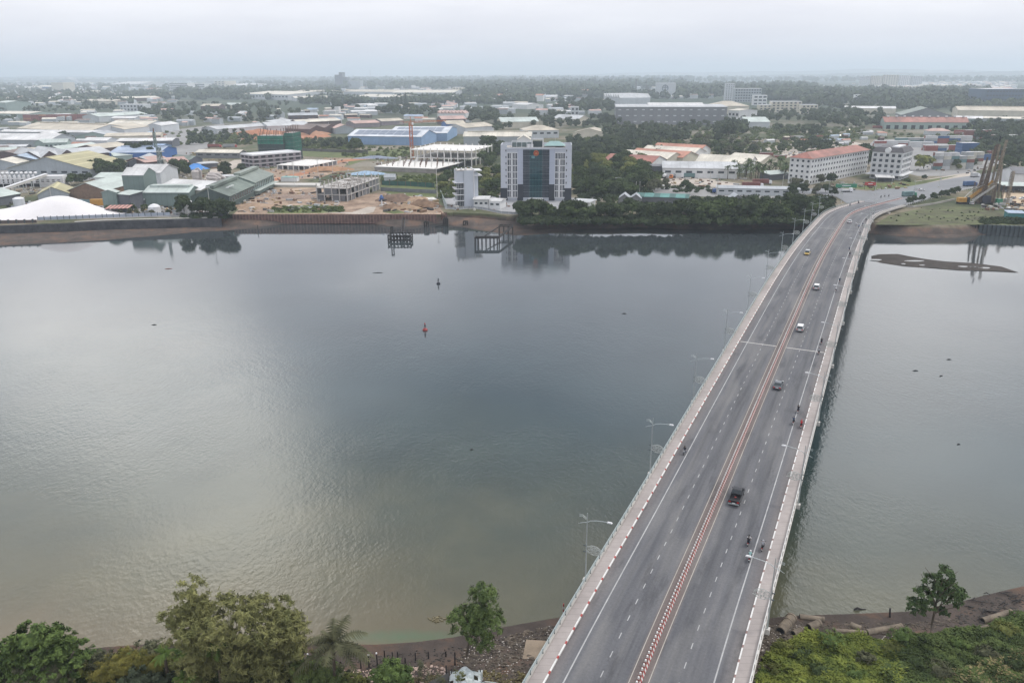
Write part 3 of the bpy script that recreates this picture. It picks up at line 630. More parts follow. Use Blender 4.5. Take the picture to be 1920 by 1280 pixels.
# ---------------------------------------------------------------- the glass-fronted office tower
def office():
    h = 33.0; P, W, rz, D = place((938.5, 271.5), (1072.5, 271.5), LAND + h, 17.0); k = W / 36.6
    t = thing('office_tower', 'tall pale grey office building with a dark glass centre and round red emblem', 'office building', (P[0], P[1], LAND), rz)
    pale = mat('pale_panel', (.50, .52, .57), .6, .07, .1, stripe=('Z', 3.75, .82, .03)); pal2 = mat('cool_grey_panel', (.40, .43, .51), .6, .06, .1, stripe=('Z', 3.75, .85, .03)); dk = mat('charcoal_panel', (.030, .034, .046), .5, .15, .2)
    q = MB().box(0, W, .6, D, 0, 31.2); q.build('wall', pale, t)
    def bx(n, x0, x1, z0, z1, y0, mt, y1=.595): return MB().box(x0 * k, x1 * k, y0, y1, z0, z1).build(n, mt, t)
    for x0, x1 in ((0, 3.3), (33.3, 36.6)):
        bx('corner_pier', x0, x1, 7.5, 33, 0, pale); bx('plinth', x0 - .3, x1 + .2, 0, 7.48, -.05, dk)
    for x0, x1 in ((8.7, 11.5), (25.2, 28.0)):
        bx('side_panel', x0, x1, 9.8, 30.2, .1, pal2); bx('plinth', x0 - .2, x1 + .1, 0, 9.78, .05, dk)
    bx('cornice', 3.32, 33.28, 30.25, 31.1, .15, pale); bx('cornice_edge', 8.9, 27.9, 31.12, 31.5, -.05, trim)
    MB().box(0, W, D - .4, D, 31.25, 33).box(0, .4, .6, D - .41, 31.25, 33).box(W - .4, W, .6, D - .41, 31.25, 33).build('parapet', pale, t)
    for x in (2.75, 33.95):
        for z in (29.0, 25.2, 21.5, 17.7, 14.0, 10.2): panel(t, 'slit_window', x * k, 0, z, .5, 1.1, 'f', dark_m)
    # window bays: white frames, seven storeys each
    zs = [2.1, 6.1, 9.8, 13.4, 17.2, 21.0, 24.8, 28.5]
    pane_m = mat('bay_glass', (.09, .10, .12), .15, .5, .9, spec=.6)
    for x0 in (3.5, 28.1):
        for z0, z1 in zip(zs[:-1], zs[1:]):
            x1 = x0 + 5.1; g = MB().box(x0 * k, x1 * k, .35, .59, z0 + .02, z1 - .02).build('window', pane_m, t); fr = MB()
            fr.box((x0 - .15) * k, (x1 + .15) * k, -.1, .33, z1 - .42, z1 - .03)
            for f in (0, .22, .36, .52, .68, .80, 1.0):
                xx = x0 + 5.1 * f; fr.box((xx - .10) * k, (xx + .10) * k, .02, .33, z0, z1 - .43)
            if random.random() < .7: fr.box((x0 + 5.1 * .38) * k, (x0 + 5.1 * .5) * k, .22, .34, z0 + .1, z1 - .5)
            f_ = fr.build('frame', trim, g)
        bx('sill', x0 - .15, x0 + 5.25, 1.7, 2.1, -.1, trim)
    # curtain wall
    gd = mat('blue_black_glass', (.020, .028, .042), .1, .4, .7, spec=.6); gt = mat('teal_glass', (.008, .045, .058), .08, .45, .5, spec=.6)
    mull = mat('mullion', (.13, .15, .18), .6, .1, 1); mt_ = mat('teal_mullion', (.05, .16, .17), .5, .1, 1)
    fl = np.linspace(1.9, 30.2, 9)
    for x0, x1, gm_, mm in ((11.6, 15.0, gd, mull), (15.1, 21.4, gt, mt_), (21.5, 25.1, gd, mull)):
        for z0, z1 in zip(fl[:-1], fl[1:]):
            g = MB().box(x0 * k, x1 * k, .3, .58, z0 + .03, z1 - .03).build('glazing', gm_, t); fr = MB()
            n = 5 if gm_ is gd else 4
            for i in range(n + 1):
                xx = x0 + (x1 - x0) * i / n; fr.box((xx - .05) * k, (xx + .05) * k, .18, .29, z0 + .05, z1 - .35)
            fr.box(x0 * k, x1 * k, .15, .29, z1 - .34, z1 - .16)
            if gm_ is gd: fr.box(x0 * k, x1 * k, .19, .29, z0 + 1.2, z0 + 1.3)
            fr.build('mullion', mm, g)
    MB().box(15.9 * k, 17.6 * k, .02, .14, 25.0, 26.6).build('pale_window', mat('pale_teal_glass', (.13, .25, .27), .2, .3, .8), t)  # one pane in a paler teal than the glazing behind it
    bx('entrance_canopy', 14.5, 22.0, 1.0, 1.8, -3.0, trim, .55)
    # emblem: red disc, gold ring and light device
    ec = (18.3 * k, 28.1)
    def disc(n, r0, y0, y1, mt__): 
        q = MB(); q.tube([(ec[0], y0, ec[1]), (ec[0], y1, ec[1])], r0, 28); return q.build(n, mt__, t)
    em = disc('emblem', 1.6, -.12, .14, mat('gold_paint', (.42, .13, .05), .5, .1, 1)); disc('emblem_disc', 1.22, -.2, -.13, mat('emblem_red', (.30, .025, .02), .5, .1, 1))
    q = MB(); q.box(ec[0] - .45, ec[0] + .45, -.26, -.21, ec[1] - .75, ec[1] - .55); q.box(ec[0] - .16, ec[0] + .16, -.26, -.21, ec[1] - .5, ec[1] + .6); q.box(ec[0] - .7, ec[0] - .45, -.26, -.21, ec[1] - .5, ec[1] + .3); q.box(ec[0] + .45, ec[0] + .7, -.26, -.21, ec[1] - .5, ec[1] + .3)
    q.build('emblem_device', mat('emblem_gold', (.55, .28, .06), .5, .1, 1), t)
    # roof
    MB().box(.45, W - .45, .65, D - .45, 31.21, 31.3).build('roof', conc, t)
    q = MB(); 
    for x in np.linspace(5.6, 16, 5): q.bar((x * k, 3, 31.3), (x * k, 3, 34.7), .22); q.bar((x * k, 8, 31.3), (x * k, 8, 34.7), .22)
    for y in (3, 8): q.bar((5.6 * k, y, 34.7), (16 * k, y, 34.7), .25)
    q.build('rooftop_frame', trim, t)
    MB().box(5.8 * k, 15.8 * k, 4, 7, 31.3, 33.9).build('rooftop_plant', mat('grey_green_louvre', (.14, .18, .18), .7, .3, .6), t)
    q = MB()
    for x in (16.1, 21.8):
        q.bar((x * k, 2, 31.3), (x * k, 2, 36), .5); q.bar((x * k, 7, 31.3), (x * k, 7, 36), .5)
    q.bar((16.1 * k, 2, 36), (21.8 * k, 2, 36), .5); q.bar((16.1 * k, 7, 36), (21.8 * k, 7, 36), .5); q.build('lift_frame', trim, t)
    MB().box(16.5 * k, 21.4 * k, 2.6, 6.6, 31.3, 34.8).build('lift_house', mat('dark_louvre', (.05, .07, .07), .7, .3, .5), t)
    q = MB(); v = [(22.3 * k, 1.5, 32.2), (33.3 * k, 1.5, 32.2), (33.3 * k, 12, 32.2), (22.3 * k, 12, 32.2), (25.5 * k, 6.7, 34.6), (30 * k, 6.7, 34.6)]
    q.mesh(v, [(0, 1, 5, 4), (1, 2, 5), (2, 3, 4, 5), (3, 0, 4), (3, 2, 1, 0)]).build('rooftop_canopy', mat('sea_green_roof', (.24, .36, .35), .5, .1, .2), t)
    q = MB().cyl(14.4 * k, 1.6, 31.31, 33.2, .9); q.cyl(16.0 * k, 1.6, 31.31, 33.2, .9); q.build('water_tank', trim, t)
    q = MB(); q.bar((28 * k, 5, 34), (28 * k, 5, 38), .12); q.build('mast', trim, t)
office()
def stair_tower():
    h = 20.5; P, W, rz, D = place((856, 321), (888, 320), LAND + h, 9.0)
    t = thing('annex_tower', 'narrow white five storey annex tower with ledges beside the office building', 'tower', (P[0], P[1], LAND), rz)
    pl = mat('pale_blue_grey_panel', (.50, .53, .58), .6, .06, .2)
    MB().box(W * .42, W * .97, 0, D, 0, h).build('wall', pl, t); MB().box(0, W * .415, .4, D, 13.6, h - .2).build('upper_wall', pl, t)
    for k_ in range(4):
        z = k_ * 3.4
        MB().box(.15, W * .41, .9, D - .5, z + .35, z + 3.35).build('glazing', glass_d, t)
        MB().box(-1.4, W * .415, -.4, D, z + 3.36, z + 3.75).build('ledge', trim, t)
        q = MB(); 
        for i in range(5): q.box(.1 + i * W * .095, .25 + i * W * .095, .78, .89, z + .36, z + 3.3)
        q.build('mullion', trim, t)
    MB().box(-.2, W * .43, .2, D, 0, .34).build('base', conc, t)
    MB().box(W * .975, W * 1.03, -.3, D + .3, 0, h + .9).build('fin', trim, t); MB().box(W * 1.04, W * 1.28, 1.5, D - .5, 3, h - 1.5).build('side_bay', pl, t)
    for z in (h - 3.2, h - .4): MB().box(W * 1.04, W * 1.5, .6, D, z, z + .5).build('ledge', trim, t)
    q = MB()
    for x in (0, .3, .55): q.tube([(W * x, -.6 + 1.2 * j, h + 1.0 + .5 * math.sin(j * 1.57)) for j in range(4)], .35, 6)
    q.build('roof_duct', trim, t)
    MB().box(0, W, .3, D, h + .01, h + .3).build('roof', conc_l, t)
stair_tower()
# ---------------------------------------------------------------- the far bank, from the left edge of the view to the right
S = shed
S('wide hall with an olive yellow roof and a grey gable front, left of the town', (14, 316), (168, 317), (214, 303), 6.5, 8.5, 'v', 'grey', 'olive', win=8)
S('brick gabled shed with a long pale green roof beside the tall green block', (128, 357), (198, 357), (232, 339), 6, 4.5, 'v', 'brick', 'green')
S('small olive gabled shed left of the brick shed', (70, 365), (128, 362), 26, 5, 4, 'v', 'grey', 'olive', name='shed')
S('tall sage green clad silo house with a white gabled roof', (228, 329), (268, 329), 16, 17, 3.6, 'u', 'green', 'white', name='silo_house', over=.3)
S('low white roofed shed left of the tall green silo house', (177, 333), (226, 333), 20, 9, 2, 'u', 'white', 'green', name='shed')
S('white roofed shed behind the tall green silo house', (240, 324), (300, 324), 26, 12, 4, 'u', 'lgrey', 'white', name='shed')
pv = S('open fronted green steel pavilion with a pitched roof by the sea wall', (190, 361), (217, 361), (240, 363), 9.5, 1.4, 'v', 'green', 'green', name='pavilion', over=.4)
S('dark green steel lean-to beside the green pavilion', (218, 364), (243, 366), 9, 8.3, 1.0, 'mono', 'dgrey', 'green', name='lean_to')
S('long pale green factory hall with a raised ridge left of the water tanks', (270, 361), (353, 361), 16, 8.5, 2.6, 'u', 'green', 'green', name='factory_hall', mon=2.4)
S('cream factory hall with a white roof behind the green hall', (296, 352), (376, 357), 28, 8.5, 3.5, 'u', 'cream', 'white', name='factory_hall')
# long green works building with its side to the camera
def green_works():
    z = LAND + 7.0; a = G(429, 368, z); b = G(513, 330, z); L_ = math.hypot(b[0] - a[0], b[1] - a[1]); rz = math.atan2(b[1] - a[1], b[0] - a[0]); D = 22
    t = thing('works_building', 'long mossy green works building with a ridge vent stretching back from the sea wall', 'works building', (a[0], a[1], LAND), rz)
    gw = mat('dark_green_wall', (.075, .10, .09), .8, .2, .2)
    for x0, x1, rf_, hh in ((0, L_ * .52, R_['dgreen'], 7.0), (L_ * .53, L_, R_['slate'], 8.2)):
        q = MB(); rs = 4.2
        q.mesh([(x0, 0, 0), (x1, 0, 0), (x1, D, 0), (x0, D, 0), (x0, 0, hh), (x1, 0, hh), (x1, D, hh), (x0, D, hh), (x0, D / 2, hh + rs), (x1, D / 2, hh + rs)], [(0, 1, 5, 4), (2, 3, 7, 6), (1, 2, 6, 9, 5), (3, 0, 4, 8, 7)]).build('wall', gw if x0 == 0 else W_['lgreen'], t)
        r = MB()
        for y0, y1, fl in ((-.8, D / 2, 0), (D + .8, D / 2, 1)):
            v = [(x0 - .5, y0, hh - .2), (x1 + .4, y0, hh - .2), (x1 + .4, y1, hh + rs + .1), (x0 - .5, y1, hh + rs + .1)]; fs = [(3, 2, 1, 0), (4, 5, 6, 7), (0, 1, 5, 4), (1, 2, 6, 5), (3, 0, 4, 7)]
            r.mesh(v + [(p, q_, c + .2) for p, q_, c in v], [f[::-1] for f in fs] if fl else fs)
        r.build('roof', rf_, t); MB().box(x0 + 2, x1 - 2, D / 2 - 2.2, D / 2 + 2.2, hh + rs + .1, hh + rs + 1.6).build('ridge_vent', rf_, t)
        n = 11
        for i in range(n): panel(t, 'window', x0 + (x1 - x0) * (i + .5) / n, 0, hh * .45, (x1 - x0) / n * .62, hh * .42, 'f', win_m, frame=W_['lgreen'])
    MB().box(L_ * .5, L_ + .5, -3.4, -.05, 3.3, 3.6).build('canopy', R_['green'], t)
    for i in range(3): panel(t, 'skylight', 12 + 4.5 * i, 5, 10.4, 2, .12, 'f', trim, th=1.5)
green_works()
# sheds and roofs in the left industrial district: label, A, B, depth, wall height, rise, ridge, wall, roof
T = [
 ('green roofed open shed at the far left edge by the sea wall', (-20, 373), (37, 363), 26, 5, 3, 'u', 'dgrey', 'green', dict(name='shed')),
 ('light blue roofed shed behind the yellow roofed sheds at the left edge', (0, 300), (66, 299), 30, 6, 3.5, 'v', 'dgrey', 'sky', {}),
 ('cream low roof at the left edge in front of the light blue roof', (-30, 308), (30, 307), 28, 5, 3.5, 'v', 'grey', 'cream', {}),
 ('dark brown shed with arched white roof edge, left one of two', (38, 291), (77, 296), 60, 7, 4, 'v', 'brown', 'lgrey', {}),
 ('dark brown shed with white roof, right one of two', (77, 296), (143, 291), 60, 7, 5, 'v', 'brown', 'lgrey', dict(bays=2)),
 ('dark low shed at the left edge beside the brown sheds', (-20, 291), (37, 290), 40, 5, 3, 'v', 'brown', 'brown', {}),
 ('long grey green roof stepping down behind the brown sheds', (112, 280), (184, 272), 16, 6, 2.5, 'u', 'dgrey', 'green', {}),
 ('long white roof just in front of the grey green stepped roof', (124, 286), (190, 278), 14, 5, 2, 'u', 'dgrey', 'lgrey', {}),
 ('beige roofed hall right of the stepped green roofs', (186, 279), (242, 273), 30, 7, 3, 'u', 'brown', 'beige', {}),
 ('red striped low roof below the beige roofed hall', (150, 288), (208, 280), 12, 4.5, 1.8, 'u', 'brown', 'pink', {}),
 ('broad light blue roofed works with white ridges', (205, 287), (299, 286), 46, 7, 3.5, 'u', 'dblue', 'steelblue', dict(mon=1.5)),
 ('second light blue roof just behind the broad blue works', (245, 277), (300, 277), 24, 7, 2.5, 'u', 'blue', 'blue', {}),
 ('pale green low roof in front of the blue works', (214, 293), (248, 291), 18, 5, 2, 'u', 'lgreen', 'green', {}),
 ('dark barn with a broad grey gable left of the steel tower', (240, 304), (284, 303), 34, 7, 3.5, 'v', 'dgrey', 'grey', {}),
 ('brown roof leaning behind the grey gabled barn', (272, 305), (320, 300), 26, 7, 3, 'u', 'brown', 'pink', {}),
 ('long white roof across the left, in front of the green gable', (0, 247), (184, 249), 16, 8, 2, 'u', 'grey', 'white', {}),
 ('green gable end hall right of the long white roof', (142, 255), (208, 255), 30, 6, 4.5, 'v', 'lgreen', 'grey', {}),
 ('huge low beige roof with pale stripes and a white gable at its right end', (32, 241), (168, 246), 60, 9, 6, 'u', 'lgrey', 'beige', dict(mon=2.5)),
 ('white wall gabled hall at the right of the huge beige roof', (166, 243), (233, 243), 62, 9, 5, 'v', 'lgrey', 'beige', {}),
 ('beige roofed long hall with dark lower wall behind the white gable', (196, 235), (273, 236), 50, 9, 5, 'u', 'grey', 'cream', dict(mon=2, win=9)),
 ('pale hall end at the right of the beige long hall', (273, 236), (302, 236), 50, 9, 3, 'v', 'lgrey', 'white', {}),
 ('white roofed factory with small roof vents at the left edge', (-30, 262), (93, 263), 40, 9, 5, 'u', 'grey', 'white', {}),
 ('small white gable roof behind the left white factory', (60, 256), (93, 256), 24, 7, 4, 'v', 'white', 'white', {}),
 ('sage green shed with a pale roof below the trees', (82, 268), (125, 267), 16, 8, 3, 'u', 'lgreen', 'green', dict(win=5)),
 ('sage green gable shed left of the pale roofed green shed', (64, 268), (82, 268), 22, 7, 3, 'v', 'lgreen', 'green', {}),
 ('thin pale roof line left below the white factory', (-10, 276), (48, 275), 14, 5, 1.5, 'u', 'dgrey', 'lgrey', {}),
 ('green and white low roof at the left edge under the pale roof line', (-20, 283), (30, 281), 16, 5, 2, 'u', 'lgreen', 'green', {}),
 ('white sheet roof between the trees and the steel tower', (155, 264), (200, 264), 22, 6, 2.5, 'u', 'lgrey', 'white', {}),
 ('long white roof behind the steel tower', (218, 265), (322, 264), 24, 7, 2, 'u', 'dgrey', 'white', {}),
 ('cream roof just in front of the long white roof by the steel tower', (222, 268), (276, 268), 12, 5, 1.5, 'u', 'cream', 'cream', {}),
 ('olive roof strip behind the long white roof', (195, 256), (300, 254), 30, 6, 2.5, 'u', 'cream', 'beige', {}),
 ('pale green wide roof right of the red container yard', (185, 219), (276, 214), 40, 9, 4, 'u', 'lgrey', 'green', {}),
 ('white low shed right of the red container yard', (208, 222), (252, 222), 22, 6, 2.5, 'u', 'lgrey', 'white', {}),
 ('cream roof between two dark tree belts on the left', (153, 189), (212, 190), 50, 9, 3, 'u', 'cream', 'beige', {}),
 ('long tan roof behind the left tree belt', (223, 185), (300, 183), 60, 9, 4, 'u', 'brown', 'cream', {}),
 ('pale green tall shed at the far left edge', (-10, 192), (10, 193), 50, 18, 3, 'u', 'lgreen', 'green', {}),
 ('cream and red low roofs at the left edge by the container yard', (-10, 213), (52, 214), 60, 8, 3, 'u', 'lgreen', 'cream', {}),
 ('long cream hall far away on the left', (17, 165), (58, 165), 120, 14, 5, 'u', 'cream', 'white', {}),
 ('far hall with a deep blue front wall', (58, 163), (98, 163), 160, 18, 6, 'u', 'dblue', 'cream', {}),
 ('big pale grey gabled hall on the far left skyline', (206, 158), (258, 158), 300, 20, 14, 'u', 'lgrey', 'lgrey', {}),
 ('far white building with a red band', (273, 167), (290, 167), 60, 16, 3, 'u', 'white', 'red', {}),
 ('thin white roofs far left behind the first tree belt', (66, 177), (141, 177), 40, 8, 2, 'u', 'white', 'white', {}),
 ('small arched white roof left among trees', (90, 184), (131, 184), 50, 8, 4, 'arch', 'white', 'white', {}),
 ('cream small hall left among distant trees', (159, 171), (180, 172), 60, 10, 3, 'hip', 'cream', 'cream', {}),
 # middle, towards the horizon
 ('far arched white hall in front of the skyline', (432, 160), (480, 160), 160, 14, 8, 'arch', 'lgrey', 'white', {}),
 ('huge pale factory with a stepped grey front in the middle distance', (455, 176), (540, 178), 200, 16, 7, 'u', 'lgrey', 'cream', dict(win=14)),
 ('long tan roofed factory right of the stepped grey front', (540, 174), (600, 174), 200, 16, 6, 'u', 'cream', 'beige', {}),
 ('small white roofed shed in front of the pale factory', (472, 179), (506, 180), 40, 9, 3, 'u', 'white', 'white', {}),
 ('cream gabled hall with a pale end wall right of the trees', (552, 184), (618, 183), 60, 9, 4, 'u', 'lgrey', 'cream', {}),
 ('beige roof half hidden among the central trees', (376, 199), (410, 199), 30, 8, 4, 'u', 'brown', 'beige', {}),
 ('pale green roof half hidden among the central trees', (422, 197), (453, 197), 30, 8, 4, 'u', 'cream', 'green', {}),
 ('grey house with a white upper storey and chimney right of the wood', (606, 210), (628, 210), 20, 9, 2, 'flat', 'lgrey', 'white', dict(name='house')),
 ('long curved white warehouse roof behind the earth mounds', (407, 243), (502, 236), 30, 7, 3, 'u', 'lgrey', 'lgrey', {}),
 ('broad pale blue roofed warehouse joined to the long curved white one', (502, 237), (580, 234), (600, 230), 7, 4, 'u', 'lgrey', 'lgrey', {}),
 ('low pale roof behind the broad pale blue roofed warehouse', (512, 229), (560, 227), 30, 8, 3, 'hip', 'lgrey', 'lgrey', {}),
 ('brown walled hall with a flat grey roof right of the wood', (541, 217), (596, 216), 40, 9, 3, 'u', 'brown', 'grey', dict(win=6)),
 ('dark brown timber sheds behind the green netted tower', (580, 243), (634, 238), 40, 7, 4, 'v', 'brown', 'brown', dict(bays=2)),
 ('pale tan roof strip behind the dark brown timber sheds', (560, 230), (640, 226), 30, 7, 3, 'u', 'brown', 'cream', {}),
 ('terracotta edged white roof right of the dark brown sheds', (628, 241), (664, 240), 30, 7, 4, 'v', 'grey', 'pink', {}),
 ('pinkish roof with a grey wall left of the brown lane', (665, 232), (712, 230), 30, 6, 3, 'u', 'purple', 'pink', {}),
 ('rusty tan roof among the mid-field sheds', (716, 228), (757, 226), 26, 6, 3, 'u', 'purple', 'beige', {}),
 ('low blue tarpaulin roofed shed in mid-field', (757, 218), (790, 218), 24, 5, 2, 'u', 'white', 'steelblue', dict(name='shed')),
 ('white shed roofs left of the conical trees', (660, 210), (708, 209), 30, 7, 2, 'u', 'lgrey', 'white', {}),
 ('white roofed shed tucked in the trees left of the conical trees', (675, 197), (704, 196), 30, 7, 2, 'u', 'white', 'white', {}),
 ('very long white factory in the centre with a dark slatted wall', (660, 181), (742, 183), 120, 12, 5, 'u', 'grey', 'cream', dict(win=16)),
 ('very long pale tan factory roof in the centre distance', (643, 172), (745, 173), 160, 12, 6, 'u', 'lgrey', 'beige', {}),
 ('long cream factory roof left of the cream tower block', (735, 174), (850, 174), 160, 12, 7, 'u', 'lgrey', 'cream', {}),
 ('low thin white roof in front of the cream tower block', (780, 180), (885, 181), 60, 10, 3, 'u', 'lgrey', 'white', {}),
 ('far roof with a red edge right of the cream tower block', (895, 179), (932, 180), 60, 12, 4, 'u', 'blue', 'orange', {}),
 ('long white roof below the red edged far roof', (910, 186), (960, 187), 50, 9, 3, 'u', 'white', 'lgrey', {}),
 ('red and white ridged roof terrace behind the crane', (820, 213), (873, 213), 40, 8, 4, 'saw', 'white', 'pink', dict(bays=8)),
 ('brown stepped roofs right of the crane jib', (828, 224), (873, 223), 30, 8, 4, 'u', 'brown', 'pink', {}),
 ('small blue walled hall with a tan roof right of the crane jib', (838, 233), (873, 232), 26, 7, 4, 'u', 'dblue', 'beige', {}),
 ('rear blue warehouse with solar panels on its roof', (728, 250), (838, 250), (877, 240), 9, 4.5, 'u', 'blue', 'pv', {}),
 ('front blue warehouse with solar panels on its roof', (652, 255), (790, 257), (838, 251), 9, 5.5, 'u', 'blue', 'pv', {}),
 ('cream roofed long warehouse with a grey wall right of the blue ones', (869, 256), (996, 256), 22, 9, 4, 'u', 'grey', 'cream', dict(mon=1.5)),
 ('pale curved lattice roof behind the cream roofed warehouse', (872, 240), (926, 236), 34, 8, 4, 'u', 'lgrey', 'beige', {}),
 ('pale grey arch end of the cream roofed warehouse by the office tower', (970, 262), (994, 262), 18, 8, 4, 'v', 'white', 'cream', {}),
 ('pale green long roof left of the gabled twin house', (940, 229), (1010, 228), 40, 9, 5, 'u', 'cream', 'green', {}),
 ('gabled twin roofed house with a raised lantern behind the office tower', (984, 245), (1048, 244), 34, 9, 5, 'hip', 'lgrey', 'beige', dict(name='house', win=5)),
 ('wide beige gabled barn right behind the office tower', (1074, 249), (1137, 250), 30, 6, 5, 'v', 'cream', 'beige', {}),
 ('white roofed hall in front of the white silo', (1036, 222), (1084, 224), 30, 9, 5, 'u', 'cream', 'lgrey', dict(win=4)),
 ('rose roofed low hall among the centre right trees', (1034, 199), (1061, 200), 30, 8, 4, 'u', 'brown', 'pink', {}),
 ('white block with an orange roof among the centre trees', (1004, 179), (1018, 179), 30, 16, 3, 'u', 'white', 'orange', {}),
 ('orange roof rising above the centre right hill of trees', (1078, 172), (1104, 172), 60, 14, 6, 'u', 'cream', 'orange', {}),
 ('low white roofs left of the white silo', (960, 196), (988, 197), 50, 9, 3, 'u', 'white', 'white', {}),
 ('saw-tooth roofed factory right of the tree covered rise', (1132, 182), (1163, 184), 80, 16, 9, 'saw', 'lgrey', 'lgrey', dict(bays=7)),
 ('plain grey block joined to the saw-tooth factory', (1163, 182), (1173, 183), 40, 14, 1, 'flat', 'lgrey', 'grey', {}),
 # right side
 ('huge dark grey clad warehouse with rows of pale louvres', (1155, 201), (1364, 201), 110, 25, 1.5, 'u', 'steelgrey', 'lgrey', {}),
 ('white low roofs above the huge grey warehouse', (1216, 198), (1320, 198), 60, 26, 3, 'u', 'lgrey', 'white', {}),
 ('broad shallow beige roof right above the huge grey warehouse', (1330, 199), (1405, 199), 60, 14, 8, 'hip', 'cream', 'beige', {}),
 ('cream hall with striped white front right of the grey warehouse', (1366, 207), (1386, 208), 40, 16, 2, 'u', 'white', 'cream', dict(win=3)),
 ('pale green gabled hall in front of the grey warehouse', (1400, 229), (1444, 229), (1472, 224), 8, 5, 'u', 'lgrey', 'green', {}),
 ('long low pale shed left of the pale green gabled hall', (1370, 224), (1402, 228), 16, 7, 2, 'u', 'white', 'lgrey', {}),
 ('rust red roofed shed with white walls, nearest of the red and white row', (1131, 301), (1222, 306), (1247, 299), 6.5, 4, 'u', 'white', 'red', dict(doors=1)),
 ('cream roofed shed second in the red and white row', (1158, 293), (1250, 299), (1268, 292), 6.5, 4, 'u', 'cream', 'cream', {}),
 ('faded red roofed shed third in the red and white row', (1180, 289), (1280, 296), (1290, 290), 6.5, 4, 'u', 'cream', 'orange', {}),
 ('white roofed shed fourth in the red and white row', (1202, 283), (1300, 289), (1312, 284), 6.5, 4, 'u', 'white', 'cream', {}),
 ('coral roofed shed rearmost in the red and white row', (1222, 278), (1312, 283), (1330, 279), 6.5, 4, 'u', 'white', 'orange', {}),
 ('pale roofed long warehouse with dark strip openings nearest the truck yard', (1243, 315), (1383, 317), (1405, 310), 7, 3.5, 'u', 'white', 'lgrey', dict(win=7)),
 ('white roofed warehouse behind the pale roofed long one', (1305, 303), (1405, 308), (1424, 302), 7, 4.5, 'u', 'white', 'cream', {}),
 ('cream roofed rear gabled end right of the white roofed warehouse', (1360, 299), (1425, 304), (1440, 297), 7, 4, 'u', 'cream', 'cream', {}),
 ('black walled lean-to beside the tank lorries', (1224, 313), (1252, 313), 14, 6, .5, 'flat', 'dgrey', 'dgrey', dict(name='lean_to')),
 ('long red roofed depot with white roof vents and green shop fronts', (1659, 229), (1817, 230), 26, 9, 6, 'u', 'lgreen', 'red', dict(doors=10, name='depot')),
 ('low building with a faded red roof before the container yard', (1742, 246), (1782, 246), 14, 5, 3, 'hip', 'lgrey', 'pink', dict(name='house')),
 ('big green gabled warehouse with a slate green roof', (1690, 216), (1784, 217), 70, 9, 11, 'v', 'steelgrey', 'slate', {}),
 ('very long beige roofed hall at the right edge', (1797, 207), (1990, 209), 70, 12, 5, 'u', 'cream', 'beige', dict(mon=3)),
 ('yellow roofed low hall in front of the long beige hall on the right', (1843, 222), (1960, 224), 24, 8, 2, 'u', 'grey', 'cream', {}),
 ('green shed with a curved white roof between the depot and long beige hall', (1790, 222), (1842, 223), 30, 8, 3, 'arch', 'green', 'white', {}),
 ('long white wavy roof among trees right of centre', (1584, 203), (1680, 204), 50, 9, 3, 'u', 'cream', 'white', {}),
 ('far roof of deep blue sheets, left one beyond the right wood', (1252, 171), (1345, 171), 150, 10, 4, 'u', 'blue', 'blue', {}),
 ('far roof of deep blue sheets, middle one beyond the right wood', (1425, 167), (1490, 167), 150, 10, 4, 'u', 'blue', 'blue', {}),
 ('far roof of light blue sheets, right one before the apartment row', (1522, 168), (1612, 167), 220, 12, 5, 'u', 'blue', 'sky', {}),
 ('pale long hall in front of the apartment row', (1612, 171), (1662, 171), 160, 12, 4, 'u', 'lgrey', 'sky', {}),
 ('slate roofed workshop with white wall at the right edge by the car yard', (1904, 326), (1990, 328), 26, 9, 3, 'u', 'white', 'dgrey', dict(name='workshop')),
 ('open pale green roofed car port at the right edge', (1883, 349), (1960, 350), 12, 4.2, .8, 'mono', 'dgrey', 'green', dict(name='car_port', openf=True, cat='car port')),
 ('teal site cabin with a pale roof on the river bank at the right edge', (1891, 400), (1923, 401), 6, 3, .5, 'mono', mat('teal_board', (.05, .19, .19), .7, .15, .4), 'sky', dict(name='site_cabin', over=.3)),
 ('pale concrete house at the right edge behind the drilling rig', (1884, 312), (1904, 312), 10, 3.5, .4, 'flat', 'white', 'cream', dict(name='house')),
 # around the building sites
 ('long beige roofed store with blue grey walls behind the unfinished block', (367, 286), (448, 287), 14, 5, 2, 'u', 'steelgrey', 'cream', dict(win=5)),
 ('grey block store at right angles to the beige roofed store', (428, 288), (450, 287), 20, 4, 1, 'flat', 'purple', 'lgrey', {}),
 ('small flat roofed open shed by the blue tarpaulin', (377, 308), (408, 306), 12, 3.5, .5, 'flat', 'dgrey', 'lgrey', dict(name='shed', over=.8)),
 ('brown gabled house with a tan roof behind the trees and hopper', (318, 306), (353, 303), 16, 6, 3.5, 'u', 'cream', 'pink', dict(name='house')),
 ('dark green mossy house roof behind the brown gabled house', (322, 297), (356, 300), 12, 6, 2.5, 'u', 'dgrey', 'dgreen', dict(name='house')),
 ('low purple grey storage block behind the green works building', (415, 332), (444, 331), 10, 5, .4, 'flat', 'purple', 'lgrey', dict(name='store')),
 ('teal roofed guard hut by the white wall', (526, 333), (556, 333), 6, 3, .8, 'hip', 'white', mat('teal_roof', (.22, .36, .34), .6, .15, .3), dict(name='guard_hut', over=.3)),
 ('little grey hut with a pitched roof beside the green netting fence', (720, 333), (740, 333), 7, 3, 2, 'u', 'lgrey', 'grey', dict(name='hut', over=.3)),
 ('low white pavilion with a flat canopy beside the annex tower', (888, 375), (916, 375), 12, 5, .5, 'flat', 'white', 'white', dict(name='pavilion', win=3)),
 ('white curved gatehouse between the annex and the office tower', (917, 377), (938, 378), 10, 4.5, 1, 'arch', 'white', 'white', dict(name='gatehouse', win=2)),
